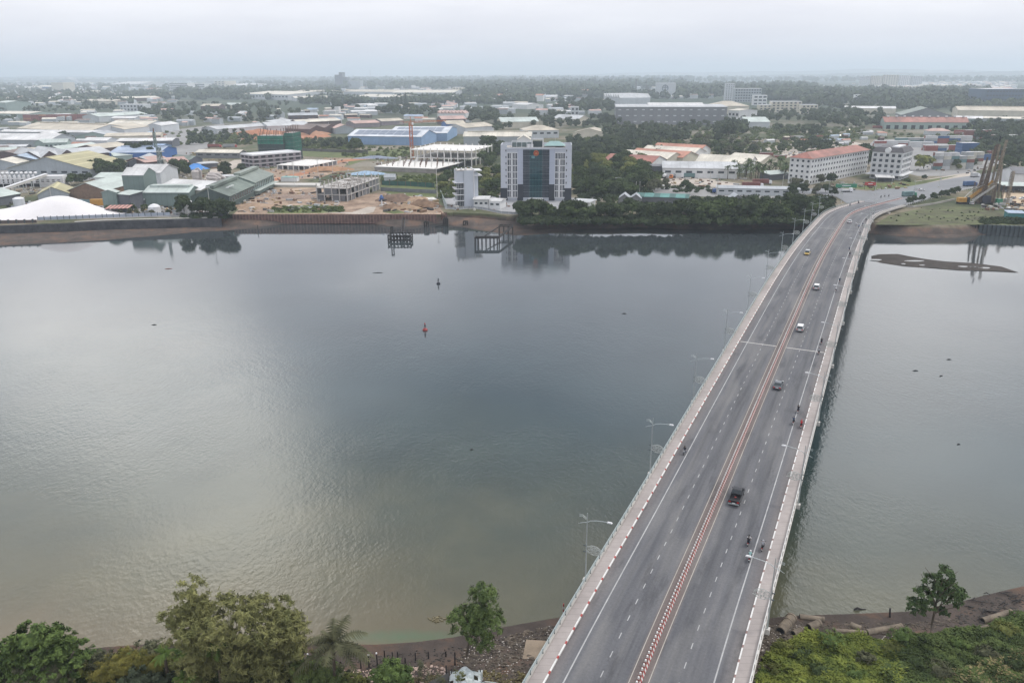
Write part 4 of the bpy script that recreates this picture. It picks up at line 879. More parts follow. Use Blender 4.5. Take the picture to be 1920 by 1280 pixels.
 ('white terrace building with balusters right of the office tower', (1072, 379), (1104, 381), 12, 4, .4, 'flat', 'white', 'lgrey', dict(name='terrace_building', win=4)),
 ('grey twin peaked shelter roof among the river bank trees', (1160, 372), (1203, 373), 8, 4, 2.4, 'v', 'steelgrey', 'grey', dict(name='shelter', bays=2)),
 ('blue and teal roofed long store behind the river bank trees', (1196, 369), (1290, 372), 8, 4.5, 1, 'mono', 'dgrey', mat('teal_sheet', (.10, .24, .22), .6, .3, .3, stripe=('X', 9, .5, .4)), dict(name='store')),
 ('grey ruined shed with a dark opening behind the bank trees', (1374, 372), (1392, 372), 9, 4, 2, 'v', 'steelgrey', 'grey', dict(name='shed', doors=1)),
 ('dark open shed with a pale green roof edge beside the long apartment block', (1444, 328), (1482, 325), 10, 4, 1.2, 'mono', 'dgrey', 'green', dict(name='shed')),
 ('long low grey shed with a white truck yard wall behind the bank trees', (1345, 353), (1500, 356), 7, 4, .8, 'mono', 'lgrey', 'grey', dict(name='shed', win=9)),
 ('white low shelter roofs in front of the five storey hotel', (1644, 333), (1676, 334), 7, 3, .8, 'mono', 'dgrey', 'white', dict(name='shelter', openf=True)),
]
for r in T: S(*r[:9], **{**dict(over=.6), **r[9]})
# rows of louvres on the huge grey warehouse
for o in list(bpy.data.objects):
    if o.get('label', '').startswith('huge dark grey clad'):
        for zz_ in (3.5, 12, 20.5):
            for i in range(14): panel(o, 'louvre', o['_W'] * (i + .5) / 14, 0, zz_, o['_W'] / 14 * .36, 1.5, 'f', W_['lgrey'])
    if o.get('label', '').startswith('long red roofed depot'):
        for i in range(10): panel(o, 'roof_vent', o['_W'] * (i + .6) / 10, 13.0, 15.3, 2.4, 1.7, 'f', trim, th=2)
def solar(lab, rise, h):
    for o in list(bpy.data.objects):
        if o.get('label', '') == lab:
            q = MB(); W, D = o['_W'], o['_D']
            for x in np.arange(5, W - 14, 9.2):
                for a, b in ((.10, .25), (.27, .42)):
                    v = [(x, D * a, h + rise * a * 2 + .4), (x + 8.6, D * a, h + rise * a * 2 + .4), (x + 8.6, D * b, h + rise * b * 2 + .4), (x, D * b, h + rise * b * 2 + .4)]; q.mesh(v + [(i, j, k - .1) for i, j, k in v], [(0, 1, 2, 3), (0, 4, 5, 1), (3, 2, 6, 7)])
            q.build('solar_array', mat('solar_panel', (.13, .16, .22), .3, .1, .5), o)
solar('front blue warehouse with solar panels on its roof', 5.5, 9); solar('rear blue warehouse with solar panels on its roof', 4.5, 9)
for o in bpy.data.objects:
    for kk in ('_W', '_D'):
        if kk in o: del o[kk]
# ---- storeyed buildings
Bk = block
def Bf(label, x0, x1, yt, yb, dep, floors, nx, ny, wl='white', **k):
    """far block given by its left and right edges, top row and base row in the photo"""
    P, Q = G(x0, yb), G(x1, yb); h = (yb - yt) / pxm(P)
    return Bk(label, PJ((P[0], P[1], LAND + h)) if LAND + h < CH - 6 else (x0, yt), PJ((Q[0], Q[1], LAND + h)) if LAND + h < CH - 6 else (x1, yt), dep, h, floors, nx, ny, wl, at=(P, Q), **k)
Bk('long four storey white apartment block with a rust red hipped roof', (1482, 295), (1522, 298), 92, 17.5, 5, 4, 22, 'white', name='apartment_block', hip=3.6, side='r', wsz=(.42, .42))
Bk('three storey concrete shell with purple grey infill and open frame', (451, 289), (473, 292), (507, 278), 10, 3, 3, 7, 'purple', name='unfinished_building', frame=False, side='r', wsz=(.6, .5), win=dark_m, ribs=True)
Bf('far five storey office with white floor bands, left one', 319, 353, 157, 172, 60, 5, 1, 0, 'white', name='office_block', side='', wsz=(.94, .5), frame=False)
Bf('far long office slab with white floor bands, right one', 353, 385, 158, 169, 60, 3, 1, 0, 'white', name='office_block', side='', wsz=(.94, .5), frame=False)
Bf('far cream factory block with a stepped top on the skyline', 385, 402, 153, 164, 120, 4, 0, 0, 'lgrey', name='factory_block', side='')
Bf('far cream square factory block right of the stepped one', 403, 422, 153, 165, 120, 4, 3, 0, 'cream', name='factory_block', side='', frame=False)
Bf('tall cream factory block behind the far blue walled hall', 98, 120, 156, 172, 80, 4, 0, 0, 'cream', name='factory_block', side='')
Bf('white three storey house with arched windows left among trees', 226, 270, 197, 209, 30, 2, 7, 0, 'lgrey', name='house', frame=False, side='')
Bf('white tower room at the end of the grey house right of the wood', 628, 636, 202, 217, 12, 3, 0, 0, 'white', name='tower_room', side='')
Bf('cream square tower block in the centre distance', 849, 866, 165, 179, 50, 4, 3, 0, 'cream', name='tower_block', frame=False, side='')
Bf('white block with rounded silo tops behind the office tower', 1070, 1085, 202, 224, 16, 3, 2, 0, 'lgrey', name='silo_block', frame=False, side='')
Bf('large pale grey block with a round ring emblem on its wall', 1229, 1266, 158, 184, 60, 4, 0, 0, 'lgrey', name='factory_block', side='')
Bf('tall slim silver tower block on the right', 1359, 1376, 159, 189, 30, 8, 4, 0, 'lgrey', name='tower_block', side='', wsz=(.3, .5), frame=False)
Bf('long grey windowed block joined right of the silver tower', 1377, 1426, 168, 192, 40, 5, 10, 0, 'grey', name='office_block', side='', wsz=(.6, .5), frame=False)
Bf('white modern house with glass bands in front of the long grey block', 1412, 1437, 180, 198, 24, 3, 3, 0, 'white', name='office_block', side='', wsz=(.7, .5))
Bf('beige four storey school block, taller centre wing', 1446, 1502, 192, 211, 24, 4, 7, 0, 'cream', name='school_block', side='', frame=False)
Bf('beige three storey wing at the left of the school block', 1423, 1445.3, 198, 211, 24, 3, 3, 0, 'cream', name='school_wing', side='', frame=False)
Bf('beige stepped wing at the right of the school block', 1502.7, 1532, 198, 214, 24, 3, 4, 0, 'cream', name='school_wing', side='', frame=False)
Bf('narrow white stair tower left of the long white wavy roof', 1601, 1612, 179, 196, 12, 5, 2, 0, 'white', name='stair_tower', side='', frame=False)
Bf('big dark blue glass clad factory office with a curved roof at the right edge', 1845, 1916, 169, 199, 90, 4, 12, 0, mat('blue_glass_cladding', (.035, .07, .13), .3, .3, .02), name='glass_office', side='', wsz=(.7, .4), frame=False)
def hotel():
    h = 19; P, W, rz, D = place((1637, 284), (1694, 287), LAND + h, (1716, 279)); D = max(14, min(D, 26))
    t = thing('hotel', 'five storey white hotel with balcony windows, dark mansard roof and round gable', 'hotel', (P[0], P[1], LAND), rz)
    MB().box(0, W, 0, D, 0, h).build('wall', W_['white'], t); MB().box(-2.5, W + 2.5, -3, D + 2, 3.1, 3.7).build('podium_roof', trim, t)
    q = MB(); e = .8; v = [(-e, -e, h), (W + e, -e, h), (W + e, D + e, h), (-e, D + e, h), (1.6, 1.6, h + 3.2), (W - 1.6, 1.6, h + 3.2), (W - 1.6, D - 1.6, h + 3.2), (1.6, D - 1.6, h + 3.2)]
    q.mesh(v, [(0, 1, 5, 4), (1, 2, 6, 5), (2, 3, 7, 6), (3, 0, 4, 7), (4, 5, 6, 7), (3, 2, 1, 0)]).build('mansard_roof', mat('dark_slate_roof', (.10, .095, .10), .7, .2, .4), t)
    q = MB(); q.tube([(W / 2, -1.0, h + 1.2), (W / 2, 1.4, h + 1.2)], 2.0, 18).build('round_gable', W_['white'], t)
    MB().box(W * .58, W * .8, 3, D - 3, h + 3.21, h + 3.9).build('roof_terrace', trim, t)
    for k in range(5):
        for i in range(5): panel(t, 'window', W * (i + .5) / 5, 0, k * 3.7 + 1.0, W / 5 * .52, 2.0, 'f', win_m, th=.3, frame=trim); panel(t, 'balcony', W * (i + .5) / 5, 0, k * 3.7 + .55, W / 5 * .6, .35, 'f', trim, th=.9)
        for i in range(6):
            for sd, x in (('l', 0), ('r', W)): panel(t, 'window', x, D * (i + .5) / 6, k * 3.7 + 1.0, D / 6 * .5, 2.0, sd, win_m, th=.3, frame=trim)
    for i in range(6): MB().box(W * i / 5 - .25, W * i / 5 + .25, -.3, -.005, 3.8, h - .02).build('pilaster', trim, t)
hotel()
# distant apartment slabs
for i, (a, b, y, hh, lab) in enumerate([(1611, 1622, 145, 70, 'bluish grey apartment slab at the left end of the far row'), (1622, 1631, 144, 72, 'second apartment slab from the left in the far row'), (1632, 1653, 143.5, 74, 'pale apartment slab third from the left in the far row'), (1654, 1683, 142, 78, 'widest pinkish apartment slab in the far row'), (1684, 1706, 143, 74, 'cream apartment slab right of the widest one in the far row'), (1707, 1728, 144, 72, 'rightmost apartment slab in the far row')]):
    Bf(lab, a, b - .6, y, 163, 30, 12, 6, 0, ('lgrey', 'lgrey', 'cream', 'cream', 'white', 'lgrey')[i], name='apartment_slab', side='', frame=False, wsz=(.4, .4), group='row of far apartment slabs')
def hills(px0, px1, ytop, dist, seed, nm='hills'):
    rg = np.random.default_rng(seed); n = 160; v = []; f = []
    xs = np.linspace(px0, px1, n); ph = rg.uniform(0, 6, 6)
    for i, x in enumerate(xs):
        u_ = (x - px0) / (px1 - px0); env = math.sin(math.pi * min(1, max(0, u_))) ** .4
        az = math.atan2((x - 960), FPX / math.cos(PITCH)); w_ = sum(math.sin(x * fr + p) * a for fr, p, a in zip((.006, .013, .03, .07, .15, .31), ph, (1, .7, .35, .18, .1, .06)))
        ht = max(1, (ytop + .25 * w_ * ytop) * env); X, Y = math.sin(az) * dist, math.cos(az) * dist
        v += [(X, Y, LAND - 1), (X * 1.06, Y * 1.06, LAND + ht * .8), (X * 1.12, Y * 1.12, LAND + ht), (X * 1.4, Y * 1.4, LAND - 1)]
    for i in range(n - 1):
        for j in range(3): f.append((i * 4 + j, (i + 1) * 4 + j, (i + 1) * 4 + j + 1, i * 4 + j + 1))
    me = bpy.data.meshes.new(nm); me.from_pydata(v, [], f); me.materials.append(mat('far_woodland', (.04, .055, .035), .95, .35, .0012)); me.polygons.foreach_set('use_smooth', [True] * len(f))
    o = bpy.data.objects.new(nm, me); col.objects.link(o); struct(o)
hills(-700, 1500, 45, 15000, 3); hills(900, 2700, 95, 17000, 5); hills(1250, 2700, 70, 11500, 8); hills(-400, 900, 26, 9500, 11); hills(500, 1500, 28, 8600, 12)
# haze: one even box of pale air
hv_ = bpy.data.materials.new('haze'); hv_.use_nodes = True; t = hv_.node_tree; t.nodes.clear()
o_ = N(t, 'ShaderNodeOutputMaterial'); v_ = N(t, 'ShaderNodeVolumePrincipled'); v_.inputs['Density'].default_value = .00015; v_.inputs['Color'].default_value = (.80, .90, 1, 1); v_.inputs['Anisotropy'].default_value = .2
L(t, v_.outputs[0], o_.inputs['Volume'])
hb = MB().box(-62000, 62000, -2000, 62000, -4.2, 260).build('haze', hv_); struct(hb, 'stuff')
# ---------------------------------------------------------------- foliage
def fol(name, c, c2, rand=.18, scale=.5):
    m = mat(name, c, .9, .30, scale, c2=c2, rand=rand, spec=.08)
    return m
F_dark = fol('dark_foliage', (.062, .080, .038), (.026, .038, .020)); F_mid = fol('green_foliage', (.075, .100, .038), (.030, .046, .021)); F_yel = fol('yellow_green_foliage', (.175, .18, .055), (.08, .10, .034))
F_dry = fol('dusty_foliage', (.12, .12, .07), (.055, .062, .038)); F_bam = fol('bamboo_foliage', (.25, .245, .10), (.11, .12, .048), scale=.35); F_near = fol('glossy_leaves', (.125, .175, .052), (.040, .068, .025), scale=.6)
F_palm = fol('palm_frond', (.085, .115, .045), (.040, .060, .026), scale=.8)
def leafmesh(name, C, S, Nn, asp=1.0, mt=None, jit=.5, rg=None, extra=None, asobj=True, parent=None):
    rg = rg or rng; n = len(C); C = np.asarray(C, float)
    S = np.broadcast_to(np.asarray(S, float), (n,)); Nn = np.asarray(Nn, float) + rg.normal(0, jit, (n, 3)); Nn /= np.linalg.norm(Nn, axis=1, keepdims=True) + 1e-9
    a = np.cross(Nn, rg.normal(0, 1, (n, 3))); a /= np.linalg.norm(a, axis=1, keepdims=True) + 1e-9; b = np.cross(Nn, a)
    a = a * S[:, None] * .5; b = b * S[:, None] * .5 * asp
    V = np.stack([C - a - b, C + a - b * .4, C + a + b, C - a + b * .4], 1).reshape(-1, 3); F = np.arange(4 * n).reshape(-1, 4)
    verts = [V]; faces = F.tolist(); off = 4 * n
    if extra: v_, f_ = extra; verts.append(np.asarray(v_)); faces += [tuple(i + off for i in f) for f in f_]
    V = np.concatenate(verts); me = bpy.data.meshes.new(name); me.from_pydata(V.tolist(), [], faces); me.materials.append(mt)
    if not asobj: return me
    o = bpy.data.objects.new(name, me); col.objects.link(o)
    if parent: o.parent = parent
    return o
def ico(c, r, sq=.85, jit=.15, rg=None):
    rg = rg or rng; t = (1 + 5 ** .5) / 2
    v = np.array([(-1, t, 0), (1, t, 0), (-1, -t, 0), (1, -t, 0), (0, -1, t), (0, 1, t), (0, -1, -t), (0, 1, -t), (t, 0, -1), (t, 0, 1), (-t, 0, -1), (-t, 0, 1)], float) / 1.9
    v = v * (1 + rg.normal(0, jit, (12, 1))) * r * np.array([1, 1, sq]) + np.array(c)
    f = [(0, 11, 5), (0, 5, 1), (0, 1, 7), (0, 7, 10), (0, 10, 11), (1, 5, 9), (5, 11, 4), (11, 10, 2), (10, 7, 6), (7, 1, 8), (3, 9, 4), (3, 4, 2), (3, 2, 6), (3, 6, 8), (3, 8, 9), (4, 9, 5), (2, 4, 11), (6, 2, 10), (8, 6, 7), (9, 8, 1)]
    return v, f
def lobes_crown(name, lobes, nl, size, mt, parent, rg, core=.72, asp=.8, jit=.55, clump=None):
    """leaf faces spread over and through uneven lobes; small dark-free cores keep it from being see-through"""
    Cs, Ns, Ss = [], [], []; tot = sum(l[1] ** 2 for l in lobes)
    for c, r, sq in lobes:
        n = int(nl * r * r / tot); d = rg.normal(0, 1, (n, 3)); d /= np.linalg.norm(d, axis=1, keepdims=True); d[:, 2] = np.where(d[:, 2] < -.45, -d[:, 2], d[:, 2])
        if clump:                        # bunch the leaves into sprays
            k = max(3, int(clump * r * r)); cc = rg.normal(0, 1, (k, 3)); cc /= np.linalg.norm(cc, axis=1, keepdims=True); cc[:, 2] = np.where(cc[:, 2] < -.4, -cc[:, 2], cc[:, 2])
            ra = rg.uniform(.72, 1.12, k); ix = rg.integers(0, k, n); base = cc[ix] * ra[ix][:, None]
            p = base + rg.normal(0, .14 / max(.5, r) * 1.2, (n, 3)); d = p / (np.linalg.norm(p, axis=1, keepdims=True) + 1e-9); rr = np.linalg.norm(p, axis=1)
        else: rr = rg.uniform(.78, 1.1, n) + .12 * np.sin(d[:, 0] * 7 + d[:, 1] * 5 + r)
        Cs.append(np.array(c) + d * rr[:, None] * r * np.array([1, 1, sq])); Ns.append(d + np.array([0, 0, .35])); Ss.append(size * rg.uniform(.6, 1.35, n))
    V, F = [], []; off = 0
    if core:
        for c, r, sq in lobes: v, f = ico(c, r * core, sq, .1, rg); V.append(v); F += [tuple(i + off for i in q) for q in f]; off += 12
    return leafmesh(name, np.concatenate(Cs), np.concatenate(Ss), np.concatenate(Ns), asp, mt, jit, rg, (np.concatenate(V), F) if core else None, parent=parent)
def trunk(parent, H, r, lean=(0, 0), limbs=5, crown_r=3, rg=None, z1=None, mt=None):
    rg = rg or rng; q = MB(); z1 = z1 or H * .55
    pts = [(lean[0] * (z / z1) ** 1.5, lean[1] * (z / z1) ** 1.5, z) for z in np.linspace(-.3, z1, 6)]
    q.tube(pts, [r * (1 - .5 * i / 5) for i in range(6)], 7)
    for i in range(limbs):
        a = rg.uniform(0, 6.28); z = z1 * rg.uniform(.45, .95); e = (lean[0] + math.cos(a) * crown_r * .7, lean[1] + math.sin(a) * crown_r * .7, z + H * rg.uniform(.15, .35)); s = (lean[0] * z / z1, lean[1] * z / z1, z)
        q.tube([s, ((s[0] + e[0]) / 2, (s[1] + e[1]) / 2, (s[2] + e[2]) / 2 + .2), e], [r * .4, r * .3, r * .12], 5)
    return q.build('trunk', mt or bark, parent)
PROTO = {}
def mk_broad(key, mt, seed, R0=4.2, H=10, n=1500, sz=.85, flat=.8, nl=9, lab='tree'):
    rg = np.random.default_rng(seed); t = thing('tree', lab, 'tree'); lobes = [((0, 0, H * .66), R0 * .62, flat)]
    for i in range(nl):
        a = rg.uniform(0, 6.28); d = R0 * rg.uniform(.3, .72); lobes.append(((math.cos(a) * d, math.sin(a) * d, H * rg.uniform(.30, .78)), R0 * rg.uniform(.28, .46), flat))
    lobes_crown('crown', lobes, n, sz, mt, t, rg); trunk(t, H, .28, crown_r=R0, rg=rg, limbs=4); PROTO[key] = t; return t
mk_broad('d1', F_dark, 1); mk_broad('d2', F_dark, 2, 4.8, 10, 1700, nl=12); mk_broad('m1', F_mid, 3); mk_broad('m2', F_mid, 4, 4.6, 9, 1600, flat=.7); mk_broad('y1', F_yel, 5, 4.2, 8); mk_broad('r1', F_dry, 6, 3.9, 9, 900, .7)
mk_broad('u1', F_mid, 7, 5.6, 8.5, 1700, .8, .45, 14)
def mk_con():
    rg = np.random.default_rng(9); t = thing('conifer', 'x', 'tree'); n = 900; z = rg.uniform(0, 1, n) ** .8; a = rg.uniform(0, 6.28, n); r = (1 - z) * 2.2 * (.75 + .25 * np.sin(z * 40)); 
    C = np.stack([np.cos(a) * r, np.sin(a) * r, 1.5 + z * 10.5], 1); Nn = np.stack([np.cos(a), np.sin(a), np.full(n, .4)], 1); q = MB(); q.tube([(0, 0, 1.5), (0, 0, 12)], [1.5, .1], 8)
    leafmesh('crown', C, .7, Nn, .7, F_dark, .5, rg, (q.v, q.f), parent=t); MB().cyl(0, 0, -.3, 2, .25, .2, 8).build('trunk', bark, t); PROTO['c1'] = t
mk_con()
def frond(rg, L_, droop, az, el, base, nleaf=18, lw=.9):
    """one arching palm frond as leaflet faces along a curved rib; returns verts, faces"""
    V, F = [], []; d = np.array([math.cos(az), math.sin(az), 0]); side = np.array([-math.sin(az), math.cos(az), 0]); P = []
    for k in range(nleaf + 1):
        u = k / nleaf; r = L_ * (u * math.cos(el) * (1 - .12 * u)); z = L_ * (u * math.sin(el) - droop * u * u); P.append(np.array(base) + d * r + np.array([0, 0, z]))
    for k in range(nleaf):
        u = (k + .5) / nleaf; w = lw * L_ * .24 * math.sin(math.pi * min(1, .12 + .88 * u)) ** .6
        for s in (-1, 1):
            a, b = P[k], P[k + 1]; tip = (a + b) / 2 + side * s * w + (P[min(k + 2, nleaf)] - P[k]) * .6 + np.array([0, 0, -w * rg.uniform(.25, .6)])
            i = len(V); V += [a, b, tip]; F.append((i, i + 1, i + 2))
    return V, F
def mk_palm(key, H=9, n=18, L_=3.6, seed=1, mt=None, nleaf=10, lean=(.4, .2), lab='x', perfrond=False, name='palm_tree'):
    rg = np.random.default_rng(seed); t = thing(name, lab, 'palm tree'); V, F = [], []; base = (lean[0], lean[1], H); ms = mt or F_palm
    for k in range(n):
        el = rg.uniform(-.15, 1.25); v, f = frond(rg, L_ * rg.uniform(.8, 1.1), rg.uniform(.35, .75), k * 2.4 + rg.uniform(-.3, .3), el, base, nleaf); o = len(V); V += v; F += [tuple(i + o for i in q) for q in f]
        if perfrond: m_ = MB().mesh(v, f).build('frond', ms, t)
    if not perfrond: MB().mesh(V, F).build('crown', ms, t)
    q = MB(); q.tube([(lean[0] * u * u, lean[1] * u * u, -.3 + (H + .3) * u) for u in np.linspace(0, 1, 7)], [.26 - .08 * u for u in np.linspace(0, 1, 7)], 7); q.build('trunk', bark, t); PROTO[key] = t; return t
mk_palm('p1', 8, 20, 3.8, 1); mk_palm('p2', 6, 22, 4.2, 2, lean=(-.4, .3))
PH = {k: (12. if k == 'c1' else 10.) for k in PROTO}
for t in PROTO.values(): t['proto'] = 1
used_p = set()
def tree_at(key, x, y, label, group=None, s=1.0, z=LAND, rz=None, sq=None):
    rz = rng.uniform(0, 6.28) if rz is None else rz; sc_ = (s, s, s * (sq or rng.uniform(.88, 1.12)))
    if key not in used_p:
        t = PROTO[key]; used_p.add(key); t.location = (x, y, z); t.rotation_euler = (0, 0, rz); t.scale = sc_; t['label'] = label
        if group: t['group'] = group
        del t['proto']; return t
    t = dup(PROTO[key], (x, y, z), rz, label, group, sc_)
    if not group and 'group' in t: del t['group']
    if 'proto' in t: del t['proto']
    return t
def grove(label, group, x0, x1, y0, y1, n, keys, s0=.8, s1=1.3, seed=0, curve=None):
    """n trees whose feet stand in the photo region x0..x1, y0..y1 (on the flat land)"""
    rg = np.random.default_rng(seed + int(x0 * 7 + y0)); pts = []
    for k in range(n):
        for _ in range(30):
            x = rg.uniform(x0, x1); u = rg.uniform(0, 1); y = y0 + (y1 - y0) * u + (np.interp(x, *curve) if curve else 0); p = G(x, y); 
            if all((p[0] - a) ** 2 + (p[1] - b) ** 2 > 20 for a, b in pts): break
        pts.append((p[0], p[1]))
    for i, (a, b) in enumerate(pts): tree_at(keys[int(rg.integers(len(keys)))], a, b, label, group, rg.uniform(s0, s1))
D_ = ['d1', 'd2']; M_ = ['m1', 'm2', 'd1']; X_ = ['d1', 'd2', 'm1', 'm2', 'u1']
# trees on the far bank and beyond (label, group, region, number, kinds, scale)
GV = [
 ('dense dark tree of the broad central wood behind the earth mounds', 'trees of the central wood', 262, 560, 199, 226, 46, D_ + ['m1'], 1.5, 2.3),
 ('bushy green tree at the front edge of the central wood', 'front trees of the central wood', 300, 520, 224, 232, 14, ['m1', 'd1'], 1.1, 1.6),
 ('tree of the dark belt behind the red container yard on the left', 'left tree belt', 0, 215, 198, 211, 26, D_, 1.2, 1.9),
 ('tree beside the grey works at the left edge', 'trees by the left edge works', 0, 30, 226, 234, 4, D_, 1.4, 1.8),
 ('dark tree between the long white roof and the white factory on the left', 'trees between the left roofs', 96, 144, 255, 272, 7, D_, 1.0, 1.5),
 ('green tree between the olive roofed hall and the green silo house', 'trees by the olive roofed hall', 168, 242, 322, 336, 12, ['d1', 'm1', 'm2'], .9, 1.4),
 ('low tree beside the white pipe works on the left bank', 'trees by the white pipe works', 120, 168, 338, 352, 8, ['d1', 'm1'], .6, .9),
 ('dark tree in front of the blue roofed works', 'trees by the blue roofed works', 244, 284, 292, 300, 5, D_, 1.1, 1.6),
 ('round tree beside the blue tarpaulin and the hopper', 'trees by the hopper', 322, 360, 326, 334, 5, ['d1', 'm1'], .9, 1.3),
 ('dark tree behind the long green works building', 'trees behind the green works', 418, 458, 322, 332, 5, D_, .8, 1.1),
 ('tree at the sea wall in front of the green works building', 'trees at the sea wall corner', 346, 428, 402, 409, 9, D_, .75, 1.15),
 ('small shrub tree inside the sea wall by the water tanks', 'shrubs by the water tanks', 200, 345, 396, 406, 12, ['d1', 'r1', 'm1'], .35, .55),
 ('grey green shrub tree on the waste ground left of the netted tower', 'shrubs left of the netted tower', 352, 480, 248, 272, 26, ['r1', 'm1', 'd1', 'y1'], .7, 1.25),
 ('tree on the waste ground right of the netted tower', 'trees right of the netted tower', 562, 652, 268, 280, 13, ['d1', 'm1', 'r1'], .8, 1.3),
 ('large green tree in front of the blue warehouse', 'trees before the blue warehouse', 650, 690, 284, 290, 3, ['m1'], 1.1, 1.5),
 ('tree in the dark clump right of the wood and left of the conical trees', 'trees left of the conical trees', 596, 676, 197, 212, 16, D_, 1.4, 2.2),
 ('tree between the conical trees and the crane', 'trees left of the crane', 706, 770, 208, 222, 13, D_ + ['m1'], 1.3, 2.0),
 ('tree behind the crane mast in the middle distance', 'trees behind the crane', 766, 826, 204, 222, 15, D_ + ['r1'], 1.4, 2.1),
 ('tall dark tree of the big clump right of the crane jib', 'big dark clump right of the crane', 876, 932, 214, 232, 14, D_, 1.9, 2.6),
 ('tree beside the curved lattice roof left of the office tower', 'trees left behind the office tower', 926, 962, 222, 250, 9, ['r1', 'd1', 'm1'], 1.2, 1.8),
 ('tall tree at the right end of the open concrete frame', 'trees at the concrete frame', 906, 938, 290, 324, 8, ['m1', 'd1', 'm2'], 1.1, 1.5),
 ('tree in the green plot left of the office tower', 'trees left of the office tower', 892, 938, 330, 366, 14, ['m1', 'm2', 'y1'], .7, 1.1),
 ('tree in the wild green plot behind the annex tower', 'trees behind the annex tower', 820, 860, 330, 360, 9, ['m2', 'm1', 'y1'], .6, .9),
 ('green tree of the thicket right of the office tower', 'thicket right of the office tower', 1076, 1210, 306, 344, 46, ['m1', 'm2', 'd1', 'y1', 'u1', 'u1'], 1.0, 1.5),
 ('tree in the green belt above the red roofed sheds', 'green belt behind the sheds', 1064, 1240, 268, 300, 48, X_ + ['p1'], 1.0, 1.6),
 ('tree on the lush slope below the huge grey warehouse', 'slope below the grey warehouse', 1130, 1290, 244, 268, 40, X_ + ['p1'], 1.1, 1.7),
 ('dark tree before the white silo behind the office tower', 'trees behind the office tower', 990, 1070, 212, 244, 20, D_ + ['r1', 'm1'], 1.2, 1.9),
 ('tree of the rise left of the huge grey warehouse', 'trees on the rise', 1036, 1150, 192, 214, 30, D_ + ['m1', 'u1'], 1.8, 2.7),
 ('tree in front of the left part of the huge grey warehouse', 'trees before the grey warehouse', 1076, 1172, 226, 244, 14, D_ + ['m1'], 1.2, 2.0),
 ('tree at the foot of the huge grey warehouse', 'trees at the warehouse foot', 1170, 1370, 236, 250, 18, D_ + ['r1', 'm1'], .9, 1.6),
 ('tall dark tree right of the huge grey warehouse', 'trees right of the grey warehouse', 1340, 1400, 236, 256, 13, D_ + ['m1'], 1.4, 2.1),
 ('dry looking tree behind the long pale warehouses', 'trees behind the pale warehouses', 1300, 1420, 270, 296, 26, ['r1', 'm1', 'd1', 'r1', 'u1'], .9, 1.4),
 ('tree before the beige school block', 'trees before the school block', 1380, 1530, 214, 230, 24, D_ + ['r1'], 1.2, 1.9),
 ('tree of the wide wood on the right', 'wide wood on the right', 1520, 1660, 204, 242, 44, D_ + ['m1'], 1.5, 2.3),
 ('yellowish green tree on the waste ground right of the gabled hall', 'yellow green trees', 1452, 1545, 242, 256, 16, ['y1', 'm1', 'r1'], 1.0, 1.5),
 ('tree on the lot between the truck yard and the apartment block', 'trees on the lot', 1460, 1570, 266, 288, 18, ['m1', 'r1', 'y1', 'd1'], .9, 1.3),
 ('oil palm in the row before the long pale warehouse', 'palms before the pale warehouses', 1362, 1480, 326, 338, 26, ['p1', 'p2'], 1.0, 1.35),
 ('dark tree in front of the long apartment block', 'trees before the apartment block', 1480, 1560, 340, 372, 14, D_ + ['r1'], .6, 1.0),
 ('dark tree between the apartment block and the hotel', 'trees between apartment block and hotel', 1612, 1636, 300, 322, 5, D_, 1.4, 1.8),
 ('tree behind the container yard at the right', 'trees right of the container yard', 1830, 1925, 244, 300, 30, D_ + ['m1'], 1.2, 2.0),
 ('tree between the long beige hall and the container yard', 'trees below the beige hall', 1800, 1925, 230, 250, 16, ['m1', 'd1', 'm2'], 1.2, 1.9),
 ('low tree in front of the containers', 'low trees before the containers', 1786, 1832, 308, 322, 6, ['m1', 'r1'], .6, .9),
 ('tree behind the car yard at the right edge', 'trees behind the car yard', 1868, 1925, 300, 330, 8, ['d1', 'm1'], .8, 1.2),
 ('spreading tree in the row between the office tower and the tank lorries', 'spreading trees by the truck yard', 1078, 1215, 345, 372, 22, ['u1', 'd1', 'u1', 'm2'], .9, 1.25),
 ('dark tree beside the road behind the river bank', 'trees behind the bank road', 1200, 1300, 350, 366, 8, ['d1', 'r1'], .7, 1.0),
 ('dark bushy tree overhanging the river bank', 'overhanging bank trees', 975, 1290, 402, 414, 40, ['d1', 'd2', 'u1', 'd1', 'p2'], .75, 1.1),
 ('green tree overhanging the river bank near the bridge', 'overhanging bank trees near the bridge', 1290, 1530, 398, 415, 38, ['d1', 'm1', 'd2', 'u1', 'm2'], .75, 1.25),
 ('small bush at the water edge of the far bank', 'water edge bushes', 1010, 1500, 414, 419, 30, ['d1', 'm2'], .3, .5),
 ('young street tree in the right hand verge of the road', 'verge trees', 1690, 1700, 366, 372, 0, ['d1'], .3, .4),
]
MASS = []
for g in GV:
    if g[4] < 269 and 'conical' not in g[0]: MASS.append((g[2], g[3], g[4], g[5], int(g[6] * 2.6), g[8] * .78, g[9] * .78))
    else: grove(g[0], g[1], *g[2:7], g[7], g[8], g[9], seed=len(g[0]))
for x, y, s in ((736, 202, 1.9), (745, 200, 2.0), (753, 203, 2.4), (761, 203, 2.5), (730, 206, 1.4)):
    p = G(x, y); tree_at('c1', p[0], p[1], 'tall conical dark tree standing up in the mid-distance row', 'row of conical trees', s)
